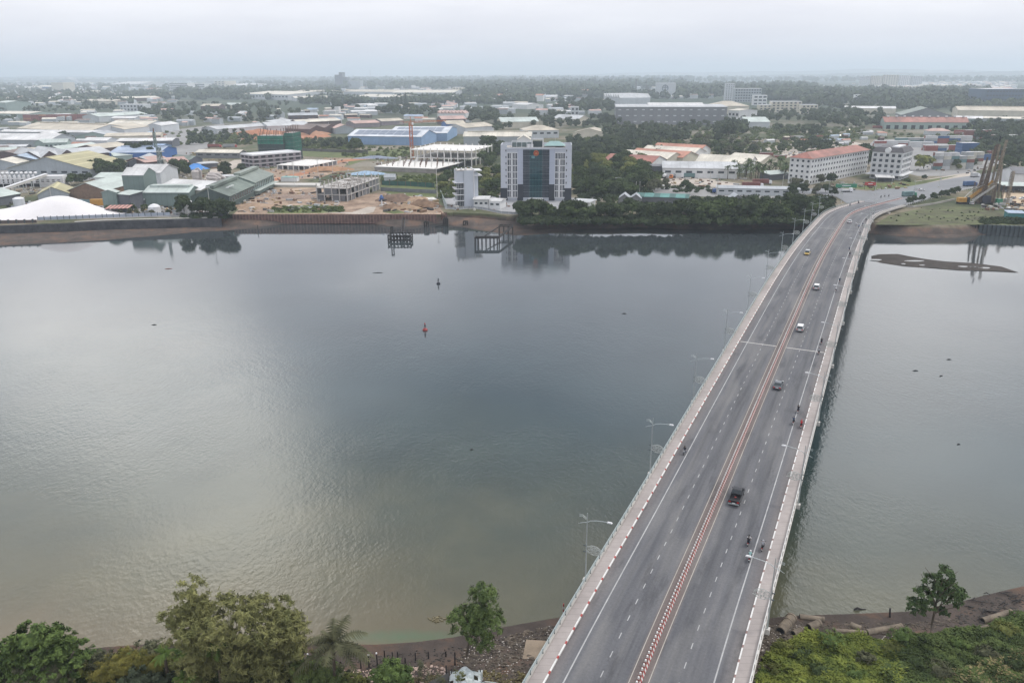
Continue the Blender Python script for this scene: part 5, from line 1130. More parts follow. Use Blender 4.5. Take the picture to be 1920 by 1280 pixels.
for x, y, k, s, lab in ((1731, 320, 'y1', 1.75, 'big bright yellow green tree right of the five storey hotel'), (1797, 318, 'y1', .6, 'small yellow topped tree before the stacked containers'), (1145, 236, 'd1', 1.9, 'tall lone tree against the left end of the huge grey warehouse'), (1366, 262, 'd1', 2.2, 'broad dark tree standing at the right corner of the huge grey warehouse'), (1790, 217, 'd1', 2.1, 'tall round tree beside the green gabled warehouse'), (906, 372, 'r1', .8, 'reddish brown tree between the annex and office towers'), (1362, 258, 'u1', 1.9, 'wide flat topped bright tree on the lot behind the sheds'), (1700, 345, 'm2', .5, 'round clipped shrub beside the dirt road by the hotel'), (1733, 338, 'd1', .45, 'dark shrub by the dirt road right of the hotel'), (666, 290, 'm1', 1.6, 'single large round tree before the blue warehouse'), (917, 287, 'm2', 2.1, 'tallest tree right of the open concrete frame')):
    p = G(x, y); tree_at(k, p[0], p[1], lab, None, s)
for x, y in ((1703, 385), (1713, 382), (1728, 380), (1749, 376), (1765, 372), (1772, 371), (1783, 367), (1794, 364)):
    p = G(x, y, 5.0); tree_at('d1', p[0], p[1], 'young street tree in the verge right of the road past the bridge', 'street trees past the bridge', .5, sq=1.1)
# far woods that read as one mass
def woods(regs, seed=3):
    rg = np.random.default_rng(seed); C, Nn, Sz, V, F = [], [], [], [], []; off = 0
    for x0, x1, y0, y1, n, h in regs:
        for _ in range(n):
            p = G(rg.uniform(x0, x1), rg.uniform(y0, y1)); D = math.hypot(p[0], p[1]); r = h * rg.uniform(.6, 1.15)
            v, f = ico((p[0], p[1], LAND + r * .75), r * .8, .95, .16, rg); V.append(v); F += [tuple(i + off for i in q) for q in f]; off += 12
            m_ = 9; d = rg.normal(0, 1, (m_, 3)); d /= np.linalg.norm(d, axis=1, keepdims=True); d[:, 2] = np.abs(d[:, 2]); C.append(np.array((p[0], p[1], LAND + r * .75)) + d * r * .95); Nn.append(d); Sz.append(np.full(m_, r * .7))
    for x0, x1, y0, y1, n, s0, s1 in MASS:
        for _ in range(n):
            p = G(rg.uniform(x0, x1), rg.uniform(y0, y1)); s_ = rg.uniform(s0, s1); R0 = 4.6 * s_; H_ = 9.5 * s_
            for k in range(6):
                a = rg.uniform(0, 6.28); d_ = R0 * rg.uniform(.1, .7) * (k > 0); r = R0 * rg.uniform(.34, .55) * (1.2 if k == 0 else 1); c = (p[0] + math.cos(a) * d_, p[1] + math.sin(a) * d_, LAND + H_ * (rg.uniform(.3, .78) if k else .62))
                v, f = ico(c, r * .82, .85, .14, rg); V.append(v); F += [tuple(i + off for i in q) for q in f]; off += 12
                m_ = 16; d = rg.normal(0, 1, (m_, 3)); d /= np.linalg.norm(d, axis=1, keepdims=True); d[:, 2] = np.where(d[:, 2] < -.3, -d[:, 2], d[:, 2]); C.append(np.array(c) + d * r * np.array([1, 1, .85])); Nn.append(d); Sz.append(np.full(m_, r * .6))
    o = leafmesh('woods', np.concatenate(C), np.concatenate(Sz), np.concatenate(Nn), .8, mat('wood_foliage', (.070, .088, .045), .9, .45, .03, c2=(.026, .038, .023), spec=.08), .4, rg, (np.concatenate(V), F))
    tag(o, 'far dark woods spreading towards the horizon between the factories', 'woods', kind='stuff')
woods([(-60, 640, 150, 153, 420, 24), (600, 1300, 148.5, 154, 620, 26), (1240, 1980, 148, 154, 420, 22), (640, 1280, 154, 168, 700, 22), (870, 1180, 166, 184, 480, 17), (1260, 1530, 162, 182, 520, 17), (1440, 1850, 172, 190, 800, 14), (1500, 1840, 184, 198, 420, 12),
       (-40, 330, 158, 172, 260, 14), (330, 640, 166, 184, 420, 14), (-40, 640, 174, 188, 420, 12), (560, 740, 186, 197, 130, 10), (740, 1000, 186, 196, 260, 11), (-60, 250, 186, 197, 200, 10), (1180, 1330, 176, 186, 130, 12), (1660, 1980, 196, 205, 160, 10), (450, 900, 156, 164, 260, 18)])
# ground vegetation and bare lots, as sheets on the land
grass = mat('rough_grass', (.115, .135, .045), .95, .35, .12, c2=(.06, .075, .03)); dirt = mat('bare_earth', (.33, .245, .18), .95, .45, .10, c2=(.17, .115, .082)); dirt2 = mat('red_earth', (.38, .17, .095), .95, .25, .1); yard = mat('pale_yard', (.42, .37, .32), .95, .2, .08); gravel = mat('grey_yard', (.26, .255, .25), .95, .2, .06)
road2 = mat('side_road_asphalt', (.20, .205, .215), .9, .12, .05)
Z = LAND
patch('dirt_lot', [(437, 402), (470, 372), (512, 352), (600, 352), (640, 368), (712, 362), (760, 362), (820, 372), (826, 392), (835, 402), (640, 403), (540, 401)], dirt, Z + .010)
patch('grass_strip', [(505, 395), (530, 386), (600, 384), (645, 388), (640, 399), (560, 400), (500, 400)], grass, Z + .018)
patch('grass_strip', [(715, 397), (745, 393), (760, 399), (738, 401)], grass, Z + .018)
patch('grass_field', [(655, 310), (700, 296), (640, 296), (590, 303), (640, 312)], grass, Z + .010)
patch('grass_field', [(745, 330), (820, 328), (830, 345), (815, 370), (730, 366), (714, 352), (716, 345)], grass, Z + .014)
patch('dirt_lot', [(480, 322), (620, 296), (660, 296), (640, 318), (600, 334), (500, 340), (455, 330)], dirt, Z + .014)
patch('dirt_track', [(510, 342), (612, 317), (640, 304), (700, 298), (700, 294), (640, 300), (600, 315), (508, 336)], dirt2, Z + .022)
patch('red_earth_lot', [(452, 262), (575, 262), (622, 256), (600, 246), (470, 246)], dirt2, Z + .012)
patch('pale_track', [(395, 318), (440, 300), (470, 300), (400, 336), (380, 340)], yard, Z + .012)
patch('pale_road', [(512, 349), (600, 349), (600, 343), (512, 343)], mat('white_road', (.52, .50, .47), .9, .1, .1), Z + .026)
patch('grass_field', [(560, 282), (700, 284), (770, 276), (770, 290), (700, 300), (560, 292)], grass, Z + .012)
patch('factory_yard', [(-20, 400), (60, 385), (250, 372), (400, 352), (440, 384), (425, 406), (300, 407), (100, 412), (-20, 418)], gravel, Z + .010)
patch('factory_yard', [(-30, 300), (180, 262), (420, 232), (430, 262), (330, 300), (240, 330), (-30, 360)], gravel, Z + .008)
patch('truck_yard', [(1130, 352), (1236, 328), (1300, 330), (1390, 345), (1370, 352), (1240, 348), (1180, 362), (1100, 366)], yard, Z + .012)
patch('trucks_road', [(1080, 366), (1240, 352), (1500, 352), (1530, 362), (1480, 372), (1200, 366), (1100, 374)], gravel, Z + .018)
patch('dirt_lot', [(1380, 300), (1480, 262), (1580, 262), (1620, 270), (1610, 277), (1500, 290), (1440, 305)], yard, Z + .012)
patch('container_yard_ground', [(1600, 300), (1640, 262), (1890, 256), (1900, 300), (1800, 330), (1720, 330)], gravel, Z + .010)
patch('dirt_lot', [(1660, 352), (1715, 340), (1800, 326), (1830, 322), (1840, 330), (1740, 347), (1690, 353)], yard, Z + .016)
patch('car_yard', [(1878, 352), (1960, 350), (1990, 390), (1905, 392), (1880, 372)], mat('sandy_yard', (.46, .36, .25), .95, .2, .1), Z + .012)
patch('car_yard_ramp', [(1868, 328), (1902, 326), (1904, 334), (1880, 340)], yard, Z + .015)
patch('quay_pavement', [(835, 392), (826, 362), (860, 364), (1100, 372), (1110, 386), (960, 400), (905, 391)], mat('quay_paving', (.33, .33, .34), .9, .15, .3), Z + .014)
patch('grass_field', [(1640, 421), (1668, 404), (1712, 394), (1790, 386), (1850, 392), (1900, 404), (1960, 414), (1960, 424), (1850, 421), (1700, 422)], mat('bank_grass', (.090, .105, .042), .95, .5, .12, c2=(.060, .052, .036)), Z + .012)
patch('pond_path', [(600, 398), (660, 398), (690, 388), (705, 388), (700, 398), (680, 402)], yard, Z + .02)
# road beyond the bridge
HWn = 10.4
struct(strip('approach_road', SB - 6, SEND, -HWn, HWn, -.02, road2))
j = patch('junction_road', [(1593, 384), (1568, 369), (1530, 363), (1480, 360), (1500, 354), (1560, 352), (1625, 358), (1690, 352), (1790, 334), (1870, 322), (1930, 312), (1930, 322), (1830, 340), (1760, 352), (1690, 366), (1640, 376)], road2, 5.3)
patch('verge', [(1700, 352.5), (1640, 356), (1560, 351), (1640, 344), (1720, 340), (1800, 328)], grass, Z + .02)
# sand bank in the river on the right
sbm = mat('wet_sand', (.058, .048, .042), .8, .3, .2, c2=(.040, .034, .030), spec=.1)
SBP = [(1632, 480), (1645, 477), (1680, 476.5), (1702, 481), (1740, 487), (1775, 491), (1830, 494), (1880, 500), (1900, 507), (1912, 511), (1870, 509), (1800, 507), (1750, 503), (1690, 499), (1650, 493), (1633, 488)]
P = [G(x, y, .0) for x, y in SBP]; cxx = sum(p[0] for p in P) / len(P); cyy = sum(p[1] for p in P) / len(P)
q = MB(); n = len(P); inn = [(p[0] * .93 + cxx * .07, p[1] * .97 + cyy * .03, .22) for p in P]
for i in range(n): a, b = P[i], P[(i + 1) % n]; q.face([(b[0], b[1], -.05), (a[0], a[1], -.05), inn[i], inn[(i + 1) % n]])
q.face(inn[::-1]); struct(q.build('sand_bank', sbm))
pud = mat('puddle_water', (.06, .07, .07), .03, .1, .5, spec=1.0)
for x, y, w_, d_ in ((1642, 487, 2.6, .9), (1715, 489, 4.2, .8), (1694, 494.5, 1.0, .5), (1729, 497, 1.2, .45), (1806, 499.5, 2.0, .7), (1826, 500, 1.6, .5), (1846, 502, 2.4, .8)):
    p = G(x, y, .23); struct(MB().face([(p[0] + w_ * math.cos(a) * (1 + .2 * math.sin(3 * a)), p[1] + d_ * 1.6 * math.sin(a), .226) for a in np.linspace(0, 6.28, 15)[:-1]]).build('puddle', pud))

def undergrowth(label, name, regs, mt, seed, zf=None):
    rg = np.random.default_rng(seed); C, Nn, Sz = [], [], []; V, F, off = [], [], 0
    for x0, x1, y0, y1, n, r0, r1 in regs:
        for _ in range(n):
            x = rg.uniform(x0, x1); p = G(x, rg.uniform(y0, y1)); z0 = LAND if zf is None else zf(p); r = rg.uniform(r0, r1)
            v, f = ico((p[0], p[1], z0 + r * .25), r * .85, .7, .18, rg); V.append(v); F += [tuple(i + off for i in q) for q in f]; off += 12
            m_ = 34; d = rg.normal(0, 1, (m_, 3)); d /= np.linalg.norm(d, axis=1, keepdims=True); d[:, 2] = np.abs(d[:, 2]); C.append(np.array((p[0], p[1], z0 + r * .25)) + d * r * np.array([1, 1, .75]) * rg.uniform(.85, 1.15, (m_, 1))); Nn.append(d); Sz.append(np.full(m_, r * .38))
    o = leafmesh(name, np.concatenate(C), np.concatenate(Sz), np.concatenate(Nn), .8, mt, .45, rg, (np.concatenate(V), F)); return tag(o, label, 'undergrowth', kind='stuff')
fu_d = mat('thicket_foliage', (.050, .066, .030), .9, .4, .12, c2=(.016, .025, .014), spec=.08); fu_l = mat('bright_thicket', (.105, .13, .042), .9, .4, .1, c2=(.036, .050, .022), spec=.08)
undergrowth('dark tangled undergrowth along the river bank and round the office tower', 'undergrowth', [(972, 1540, 408, 420, 520, 1.2, 3.0), (1076, 1220, 344, 376, 160, 1.5, 3), (1500, 1560, 372, 404, 90, 1.5, 3), (1290, 1500, 396, 412, 160, 2, 3.6), (340, 428, 403, 410, 60, 1, 2), (1840, 1925, 412, 420, 90, 1, 2), (1670, 1850, 390, 416, 60, .3, .6), (1120, 1500, 372, 384, 130, 1.4, 2.6), (1240, 1400, 352, 362, 50, 1.2, 2.2)], fu_d, 4)
undergrowth('bright wild shrubs and tall weeds filling the plots between the buildings', 'undergrowth', [(1076, 1240, 296, 344, 520, 2.0, 4.2), (1070, 1290, 256, 300, 520, 2, 4.4), (822, 935, 328, 372, 260, 1.2, 3), (717, 826, 330, 346, 160, 1, 2), (352, 480, 246, 272, 260, 1.4, 3.4), (560, 652, 262, 281, 130, 1.6, 3.2), (1300, 1470, 262, 300, 260, 1.4, 3), (1440, 1620, 240, 262, 220, 1.5, 3.6), (505, 645, 388, 398, 150, .6, 1.3), (1230, 1500, 236, 262, 260, 1.6, 4), (1640, 1840, 240, 262, 60, 1.4, 3), (1780, 1925, 230, 300, 300, 2, 4.4), (1460, 1600, 262, 286, 150, 1.2, 2.6), (640, 770, 276, 296, 120, 1, 2.4), (60, 340, 236, 300, 170, 1.4, 3), (0, 330, 200, 236, 120, 2, 4)], fu_l, 5)
# ---------------------------------------------------------------- street lamps on the bridge
def mk_lamp():
    t = thing('street_lamp', 'x', 'street lamp', group='street lamps along the bridge')       # local +X points to the road
    MB().box(-.35, .5, -.35, .35, -.9, -.1).build('bracket', conc_l, t)
    q = MB(); q.tube([(0, 0, -.1), (0, 0, 5), (0, 0, 10.9)], [.12, .09, .05], 8); q.build('pole', steel, t)
    q = MB(); pts = [(0, 0, 9.4), (.5, 0, 9.75), (1.4, 0, 10.0), (2.6, 0, 10.15), (3.1, 0, 10.18)]; q.tube(pts, [.06, .05, .045, .04, .04], 6); q.tube([(0, 0, 9.4), (-.7, 0, 9.2), (-1.3, 0, 8.9)], [.05, .035, .02], 6)
    a = q.build('arm', steel, t)
    for dz in (.0, .16, .32): q2 = MB(); q2.tube([(-.1, 0, 9.8 + dz), (-.7, 0, 10.2 + dz), (-1.2, 0, 10.1 + dz)], .02, 5); q2.build('finial', steel, a)
    q = MB(); v = [(3.0, -.14, 10.1), (3.0, .14, 10.1), (3.75, .17, 10.16), (3.75, -.17, 10.16), (3.05, -.1, 10.28), (3.05, .1, 10.28), (3.6, .11, 10.3), (3.6, -.11, 10.3)]
    q.mesh(v, [(0, 1, 2, 3), (7, 6, 5, 4), (0, 4, 5, 1), (1, 5, 6, 2), (2, 6, 7, 3), (3, 7, 4, 0)]).build('lamp_head', trim, t)
    orn = MB()                              # wire flower ornament half way up, reaching over the pavement
    for k in range(7):
        an = 2 * math.pi * k / 7; cx_, cz_ = 1.15 + .62 * math.cos(an), 5.0 + .42 * math.sin(an); orn.tube([(cx_ + .36 * math.cos(u), .03 * k - .1, cz_ + .3 * math.sin(u)) for u in np.linspace(0, 6.283, 11)], .035, 4, cap=False)
    orn.tube([(1.15 + 1.1 * math.cos(u), 0, 5 + .78 * math.sin(u)) for u in np.linspace(0, 6.283, 17)], .04, 4, cap=False)
    orn.tube([(0, 0, 4.5), (.6, 0, 4.6), (2.4, 0, 4.7)], .04, 5); orn.tube([(0, 0, 5.5), (.6, 0, 5.5), (2.2, 0, 5.2)], .035, 5)
    for k in range(9): orn.bar((.35 + .2 * k, 0, 4.55), (.45 + .2 * k, 0, 5.5), .03)
    orn.build('ornament', mat('pale_wire', (.42, .44, .42), .5, .1, 1), t); q = MB(); q.bar((-.45, 0, 4.45), (0, 0, 4.5), .12); q.bar((-.45, 0, 5.5), (0, 0, 5.5), .12); q.build('clamp', steel_d, t)
    return t
lamp0 = mk_lamp(); k_ = 0; LS = [156.5 + 33.5 * i for i in range(-3, 12)]
for sg, side in ((-1, 'left'), (1, 'right')):
    for i, s in enumerate(LS):
        if s > SB + 6 or (sg > 0 and i < 2): continue
        p = BP(s, sg * 12.95, .1); rz = BA(s) + (0 if sg < 0 else math.pi)
        if sg < 0: lab = 'grey street lamp with a wire flower ornament on the parapet nearest the wide river'
        else: lab = 'grey street lamp leaning its arm over the lanes where cars drive away, sand bank side'
        o = lamp0 if k_ == 0 else dup(lamp0, p, rz); o.location = p; o.rotation_euler = (0, 0, rz); o['label'] = lab; o['group'] = 'lamps along the river side parapet' if sg < 0 else 'lamps along the sand bank side parapet'; k_ += 1
for i, (x, y) in enumerate(((1712, 372), (1640, 366), (1577, 380), (1672, 345), (1760, 352), (1552, 372))):
    p = G(x, y, 5); dup(lamp0, (p[0], p[1], 5.9), 1.2 * i, 'street lamp beside the wide road junction past the bridge', 'lamps by the junction', .95)
# ---------------------------------------------------------------- vehicles
def carpaint(n, c): return mat(n, c, .28, .06, .5, spec=.6)
CP = dict(black=carpaint('black_car_paint', (.015, .015, .018)), silver=carpaint('silver_car_paint', (.36, .37, .38)), grey=carpaint('grey_car_paint', (.11, .12, .135)), white=carpaint('white_car_paint', (.72, .72, .73)),
          yellow=carpaint('yellow_car_paint', (.55, .36, .05)), red=carpaint('red_car_paint', (.40, .04, .03)), blue=carpaint('blue_car_paint', (.04, .10, .28)), orange=carpaint('orange_car_paint', (.55, .17, .03)), green=carpaint('green_car_paint', (.03, .20, .11)))
red_l = mat('tail_light_red', (.45, .02, .02), .3, .1, 2); lens = mat('headlight_lens', (.75, .75, .72), .15, .1, 2, spec=.7); plate = mat('number_plate', (.70, .70, .68), .5, .05, 3)
def loft(mb, secs, m=0):
    n = len(secs[0][1]); v = [(x, y, z) for y, pts in secs for x, z in pts]
    f = [(i * n + k, i * n + (k + 1) % n, (i + 1) * n + (k + 1) % n, (i + 1) * n + k) for i in range(len(secs) - 1) for k in range(n)]
    f += [tuple(range(n))[::-1], tuple((len(secs) - 1) * n + k for k in range(n))]; return mb.mesh(v, f, m)
def sect(hw, z0, z1, r=.12, tw=None):
    tw = hw - r if tw is None else tw; return [(-hw * .94, z0), (hw * .94, z0), (hw, z0 + .18), (hw, (z0 + z1) / 2 + .1), (tw + .04, z1 - .05), (tw - .06, z1), (-tw + .06, z1), (-tw - .04, z1 - .05), (-hw, (z0 + z1) / 2 + .1), (-hw, z0 + .18)]
def wheel(t, x, y, r=.33, wd=.22):
    q = MB(); q.tube([(x - wd / 2, y, r), (x + wd / 2, y, r)], r, 16); w_ = q.build('wheel', black, t)
    s = 1 if x > 0 else -1; q = MB(); q.tube([(x + s * wd / 2, y, r), (x + s * (wd / 2 + .012), y, r)], r * .6, 12); q.build('rim', steel, w_)
def car(kind, paint, label, group=None, roofp=None):
    t = thing({'suv': 'suv', 'sedan': 'car', 'pickup': 'pickup_truck', 'hatch': 'car', 'taxi': 'taxi'}[kind], label, {'suv': 'car', 'sedan': 'car', 'pickup': 'pickup truck', 'hatch': 'car', 'taxi': 'taxi'}[kind], group=group); P = CP[paint]; RP = CP[roofp] if roofp else P
    Ln, hw, hb, ht = {'suv': (4.45, .92, .98, 1.68), 'sedan': (4.6, .90, .88, 1.45), 'pickup': (5.35, .95, 1.08, 1.85), 'hatch': (4.0, .86, .9, 1.52), 'taxi': (4.5, .88, .95, 1.70)}[kind]; h = Ln / 2
    ck = {'suv': (-h + .12, -h + .55, .35, 1.25), 'sedan': (-h + .55, -h + 1.25, .25, 1.15), 'pickup': (-.35, -.1, .95, 1.75), 'hatch': (-h + .1, -h + .5, .35, 1.15), 'taxi': (-h + .1, -h + .45, .75, 1.55)}[kind]
    q = MB()
    if kind == 'pickup':
        loft(q, [(-.3, sect(hw, .38, hb)), (1.5, sect(hw, .38, hb)), (h - .25, sect(hw, .38, hb - .06)), (h, sect(hw * .9, .45, hb - .25))]); body = q.build('body', P, t)
        bed = MB(); bed.box(-hw, hw, -h + .02, -.34, .42, .70).box(-hw, -hw + .1, -h + .02, -.34, .705, hb + .05).box(hw - .1, hw, -h + .02, -.34, .705, hb + .05).box(-hw + .104, hw - .104, -h + .02, -h + .12, .705, hb + .05).box(-hw + .104, hw - .104, -.44, -.34, .705, hb + .05)
        b_ = bed.build('cargo_bed', P, t); MB().box(-.9, .9, -h - .14, -h + .0, .42, .6).build('rear_bumper', steel, t); MB().box(-.2, .1, -1.0, -.8, .71, .85).build('load', redp, b_)
    else:
        tl = hb - (.02 if kind != 'sedan' else .0)
        loft(q, [(-h, sect(hw * .88, .42, tl - .22)), (-h + .12, sect(hw * .97, .30, tl)), (-h + 1, sect(hw, .25, hb)), (h - 1.3, sect(hw, .25, hb)), (h - .35, sect(hw * .97, .28, hb - .14)), (h - .06, sect(hw * .9, .34, hb - .30)), (h, sect(hw * .8, .42, hb - .42))]); q.build('body', P, t)
    y0, y1, y2, y3 = ck; g = MB(); tw = hw * .76
    v = [(-hw * .93, y0, hb - .03), (hw * .93, y0, hb - .03), (hw * .93, y3, hb - .03), (-hw * .93, y3, hb - .03), (-tw, y1, ht - .06), (tw, y1, ht - .06), (tw, y2, ht - .06), (-tw, y2, ht - .06)]
    g.mesh(v, [(0, 1, 5, 4), (1, 2, 6, 5), (2, 3, 7, 6), (3, 0, 4, 7), (4, 5, 6, 7)]).build('windows', glass_d, t)
    r = MB(); e = .03; r.mesh([(-tw - e, y1 - .06, ht - .07), (tw + e, y1 - .06, ht - .07), (tw + e, y2 + .06, ht - .07), (-tw - e, y2 + .06, ht - .07), (-tw * .9, y1 + .1, ht), (tw * .9, y1 + .1, ht), (tw * .9, y2 - .1, ht), (-tw * .9, y2 - .1, ht)], [(3, 2, 1, 0), (4, 5, 6, 7), (0, 1, 5, 4), (1, 2, 6, 5), (2, 3, 7, 6), (3, 0, 4, 7)])
    for s in (-1, 1):
        for a, b in ((v[0 if s < 0 else 1], v[4 if s < 0 else 5]), (v[3 if s < 0 else 2], v[7 if s < 0 else 6]), ((s * hw * .94, (y0 + y3) / 2, hb - .03), (s * (tw + .01), (y1 + y2) / 2, ht - .06))): r.bar(a, b, .07, .07)
    r.build('roof', RP, t)
    for x in (-hw + .1, hw - .1):
        for y in (-h + .85, h - .85): wheel(t, x, y)
    for x in (-hw * .72, hw * .72):
        MB().box(x - .17, x + .17, -h - .03, -h + .12, hb - .32, hb - .1).build('tail_light', red_l, t); MB().box(x - .18, x + .18, h - .22, h - .02, hb - .40, hb - .24).build('headlight', lens, t)
        MB().box(x * 1.38 - .1, x * 1.38 + .1, y3 - .35, y3 - .2, hb, hb + .16).build('mirror', P, t)
    MB().box(-.24, .24, -h - .045, -h - .0, .58, .72).build('number_plate', plate, t)
    if kind == 'taxi': MB().box(-.25, .25, .1, .3, ht, ht + .14).build('roof_sign', CP['white'], t)
    return t
def on_deck(o, s, off, back=False, dz=.02):
    p = BP(s, off, dz); o.location = p; a, b = BP(s - 2, off), BP(s + 2, off); pit = math.atan2(b.z - a.z, (b - a).length); rz = BA(s)
    o.rotation_euler = (pit if not back else -pit, 0, rz + (math.pi if back else 0)); return o
on_deck(car('pickup', 'black', 'black pickup truck with an open bed, nearest vehicle on the bridge'), 221, 3.1)
on_deck(car('sedan', 'grey', 'dark grey saloon car beside the median between the two pale SUVs and the pickup'), 272, 2.9)
on_deck(car('suv', 'silver', 'silver SUV with a white roof just past the white joint line', roofp='white'), 313, 2.9)
on_deck(car('suv', 'silver', 'grey SUV with a pale roof, second of the two SUVs from the joint line', roofp='white'), 356, 2.9)
on_deck(car('taxi', 'yellow', 'yellow taxi van driving towards the near bank on its own', roofp='silver'), 407, -5.4, True)
on_deck(car('sedan', 'white', 'small white car in the bend before the far end of the bridge'), 510, 3.2)
cw = car('hatch', 'white', 'white car crossing the wide junction beyond the bridge'); p = G(1728, 358, 5.35); cw.location = p; cw.rotation_euler = (0, 0, -1.3)
# motorbikes and riders
mb_dark = mat('dark_scooter_paint', (.03, .032, .04), .35, .1, 1, spec=.5); mb_red = mat('red_scooter_paint', (.33, .02, .02), .35, .1, 1, spec=.5); mb_sil = mat('silver_scooter_paint', (.30, .31, .33), .35, .1, 1)
def mk_bike():
    t = thing('motorbike', 'x', 'motorbike')
    for y in (-.62, .62):
        q = MB(); n = 16
        q.tube([(0, y + .24 * math.cos(u), .28 + .24 * math.sin(u)) for u in np.linspace(0, 6.283, n + 1)], .055, 6, cap=False); w_ = q.build('wheel', black, t); q = MB(); q.tube([(-.03, y, .28), (.03, y, .28)], .17, 10); q.build('rim', steel, w_)
    q = MB(); loft(q, [(-.78, sect(.10, .52, .70, .03)), (-.5, sect(.16, .40, .74, .04)), (-.1, sect(.15, .34, .70, .04)), (.12, sect(.14, .28, .42, .04)), (.34, sect(.15, .28, .45, .04)), (.46, sect(.17, .34, .92, .04)), (.60, sect(.12, .5, .98, .04))]); q.build('body', mb_dark, t)
    q = MB(); loft(q, [(-.7, sect(.12, .74, .82, .03)), (-.3, sect(.15, .74, .83, .03)), (.06, sect(.11, .71, .79, .03))]); q.build('seat', black, t)
    q = MB(); q.tube([(-.33, .40, 1.03), (-.12, .50, 1.02), (.12, .50, 1.02), (.33, .40, 1.03)], .022, 6); q.tube([(0, .5, 1.0), (0, .62, .3)], .035, 6); h_ = q.build('handlebar', steel_d, t)
    for x in (-.25, .25): q = MB(); q.bar((x, .47, 1.05), (x * 1.3, .47, 1.25), .02); q.box(x * 1.3 - .06, x * 1.3 + .06, .45, .47, 1.2, 1.3); q.build('mirror', steel_d, h_)
    MB().box(-.08, .08, .6, .68, .84, .96).build('headlight', lens, t); MB().box(-.09, .09, -.84, -.77, .62, .7).build('tail_light', red_l, t); MB().box(-.1, .1, -.86, -.84, .42, .55).build('number_plate', plate, t)
    return t
def skin_person(shirt, trou, skinm, helm, label, passenger=False, backpack=False):
    J = {'pel': ((0, -.16, .86), .13), 'wa': ((0, -.12, 1.02), .125), 'ch': ((0, -.02, 1.26), .145), 'ne': ((0, .03, 1.42), .055), 'he': ((0, .06, 1.54), .085), 'hd': ((0, .07, 1.64), .085), 'no': ((0, .165, 1.56), .012)}
    hy = .42 if not passenger else .18
    for s, n in ((-1, 'l'), (1, 'r')):
        J.update({n + 'sh': ((s * .18, .0, 1.34), .065), n + 'el': ((s * .27, .14, 1.10), .048), n + 'wr': ((s * .30, hy - .05, 1.02), .034), n + 'ha': ((s * .30, hy + .05, 1.03), .036), n + 'fi': ((s * .27, hy + .11, 1.02), .018),
                  n + 'hp': ((s * .10, -.14, .84), .10), n + 'kn': ((s * .19, .30, .72), .065), n + 'an': ((s * .16, .14, .36), .045), n + 'fo': ((s * .16, .33, .31), .04)})
    ks = list(J); E = [('pel', 'wa'), ('wa', 'ch'), ('ch', 'ne'), ('ne', 'he'), ('he', 'hd'), ('he', 'no')]
    for n in 'lr': E += [('ch', n + 'sh'), (n + 'sh', n + 'el'), (n + 'el', n + 'wr'), (n + 'wr', n + 'ha'), (n + 'ha', n + 'fi'), ('pel', n + 'hp'), (n + 'hp', n + 'kn'), (n + 'kn', n + 'an'), (n + 'an', n + 'fo')]
    me = bpy.data.meshes.new('person'); me.from_pydata([J[k][0] for k in ks], [(ks.index(a), ks.index(b)) for a, b in E], []); o = bpy.data.objects.new('person', me); col.objects.link(o)
    md_ = o.modifiers.new('s', 'SKIN'); sv_ = me.skin_vertices[0].data
    for i, k in enumerate(ks): sv_[i].radius = (J[k][1],) * 2; sv_[i].use_root = k == 'pel'
    o.modifiers.new('d', 'SUBSURF').levels = 1; bpy.context.view_layer.update()
    ev = o.evaluated_get(bpy.context.evaluated_depsgraph_get()); m2 = bpy.data.meshes.new_from_object(ev); o.modifiers.clear(); o.data = m2
    m2.materials.clear()
    for m__ in (shirt, trou, skinm, black): m2.materials.append(m__)
    for p_ in m2.polygons:
        x, y, z = p_.center; i = 0
        if z < .92 or (z < .98 and y > 0 and abs(x) < .25): i = 1
        if z < .36: i = 3
        if z > 1.44 or (abs(x) > .24 and y > hy - .1 and z > .9): i = 2
        p_.material_index = i
    h_ = MB(); n = 10
    for j in range(4):
        a0, a1 = j / 4 * 1.6, (j + 1) / 4 * 1.6
        for k in range(n):
            b0, b1 = 2 * math.pi * k / n, 2 * math.pi * (k + 1) / n
            h_.face([(.135 * math.sin(a) * math.cos(b), .05 + .15 * math.sin(a) * math.sin(b), 1.60 + .14 * math.cos(a)) for a, b in ((a0, b0), (a1, b0), (a1, b1), (a0, b1))])
    h_.build('helmet', helm, o)
    if backpack: loft(MB(), [(-.32, sect(.14, 1.05, 1.4)), (-.16, sect(.15, 1.02, 1.42))]).build('backpack', black, o)
    tag(o, label, 'person'); return o
def cloth(n, c): return mat(n, c, .9, .15, 3)
C_ = dict(white=cloth('white_cloth', (.62, .62, .62)), mint=cloth('mint_cloth', (.30, .48, .46)), black=cloth('black_cloth', (.02, .02, .025)), grey=cloth('grey_cloth', (.28, .28, .30)), red=cloth('red_cloth', (.40, .03, .035)), navy=cloth('navy_cloth', (.03, .05, .10)), blue=cloth('blue_cloth', (.10, .18, .30)))
skin_m = mat('skin', (.42, .25, .17), .7, .1, 4); bike0 = mk_bike(); persons = {}
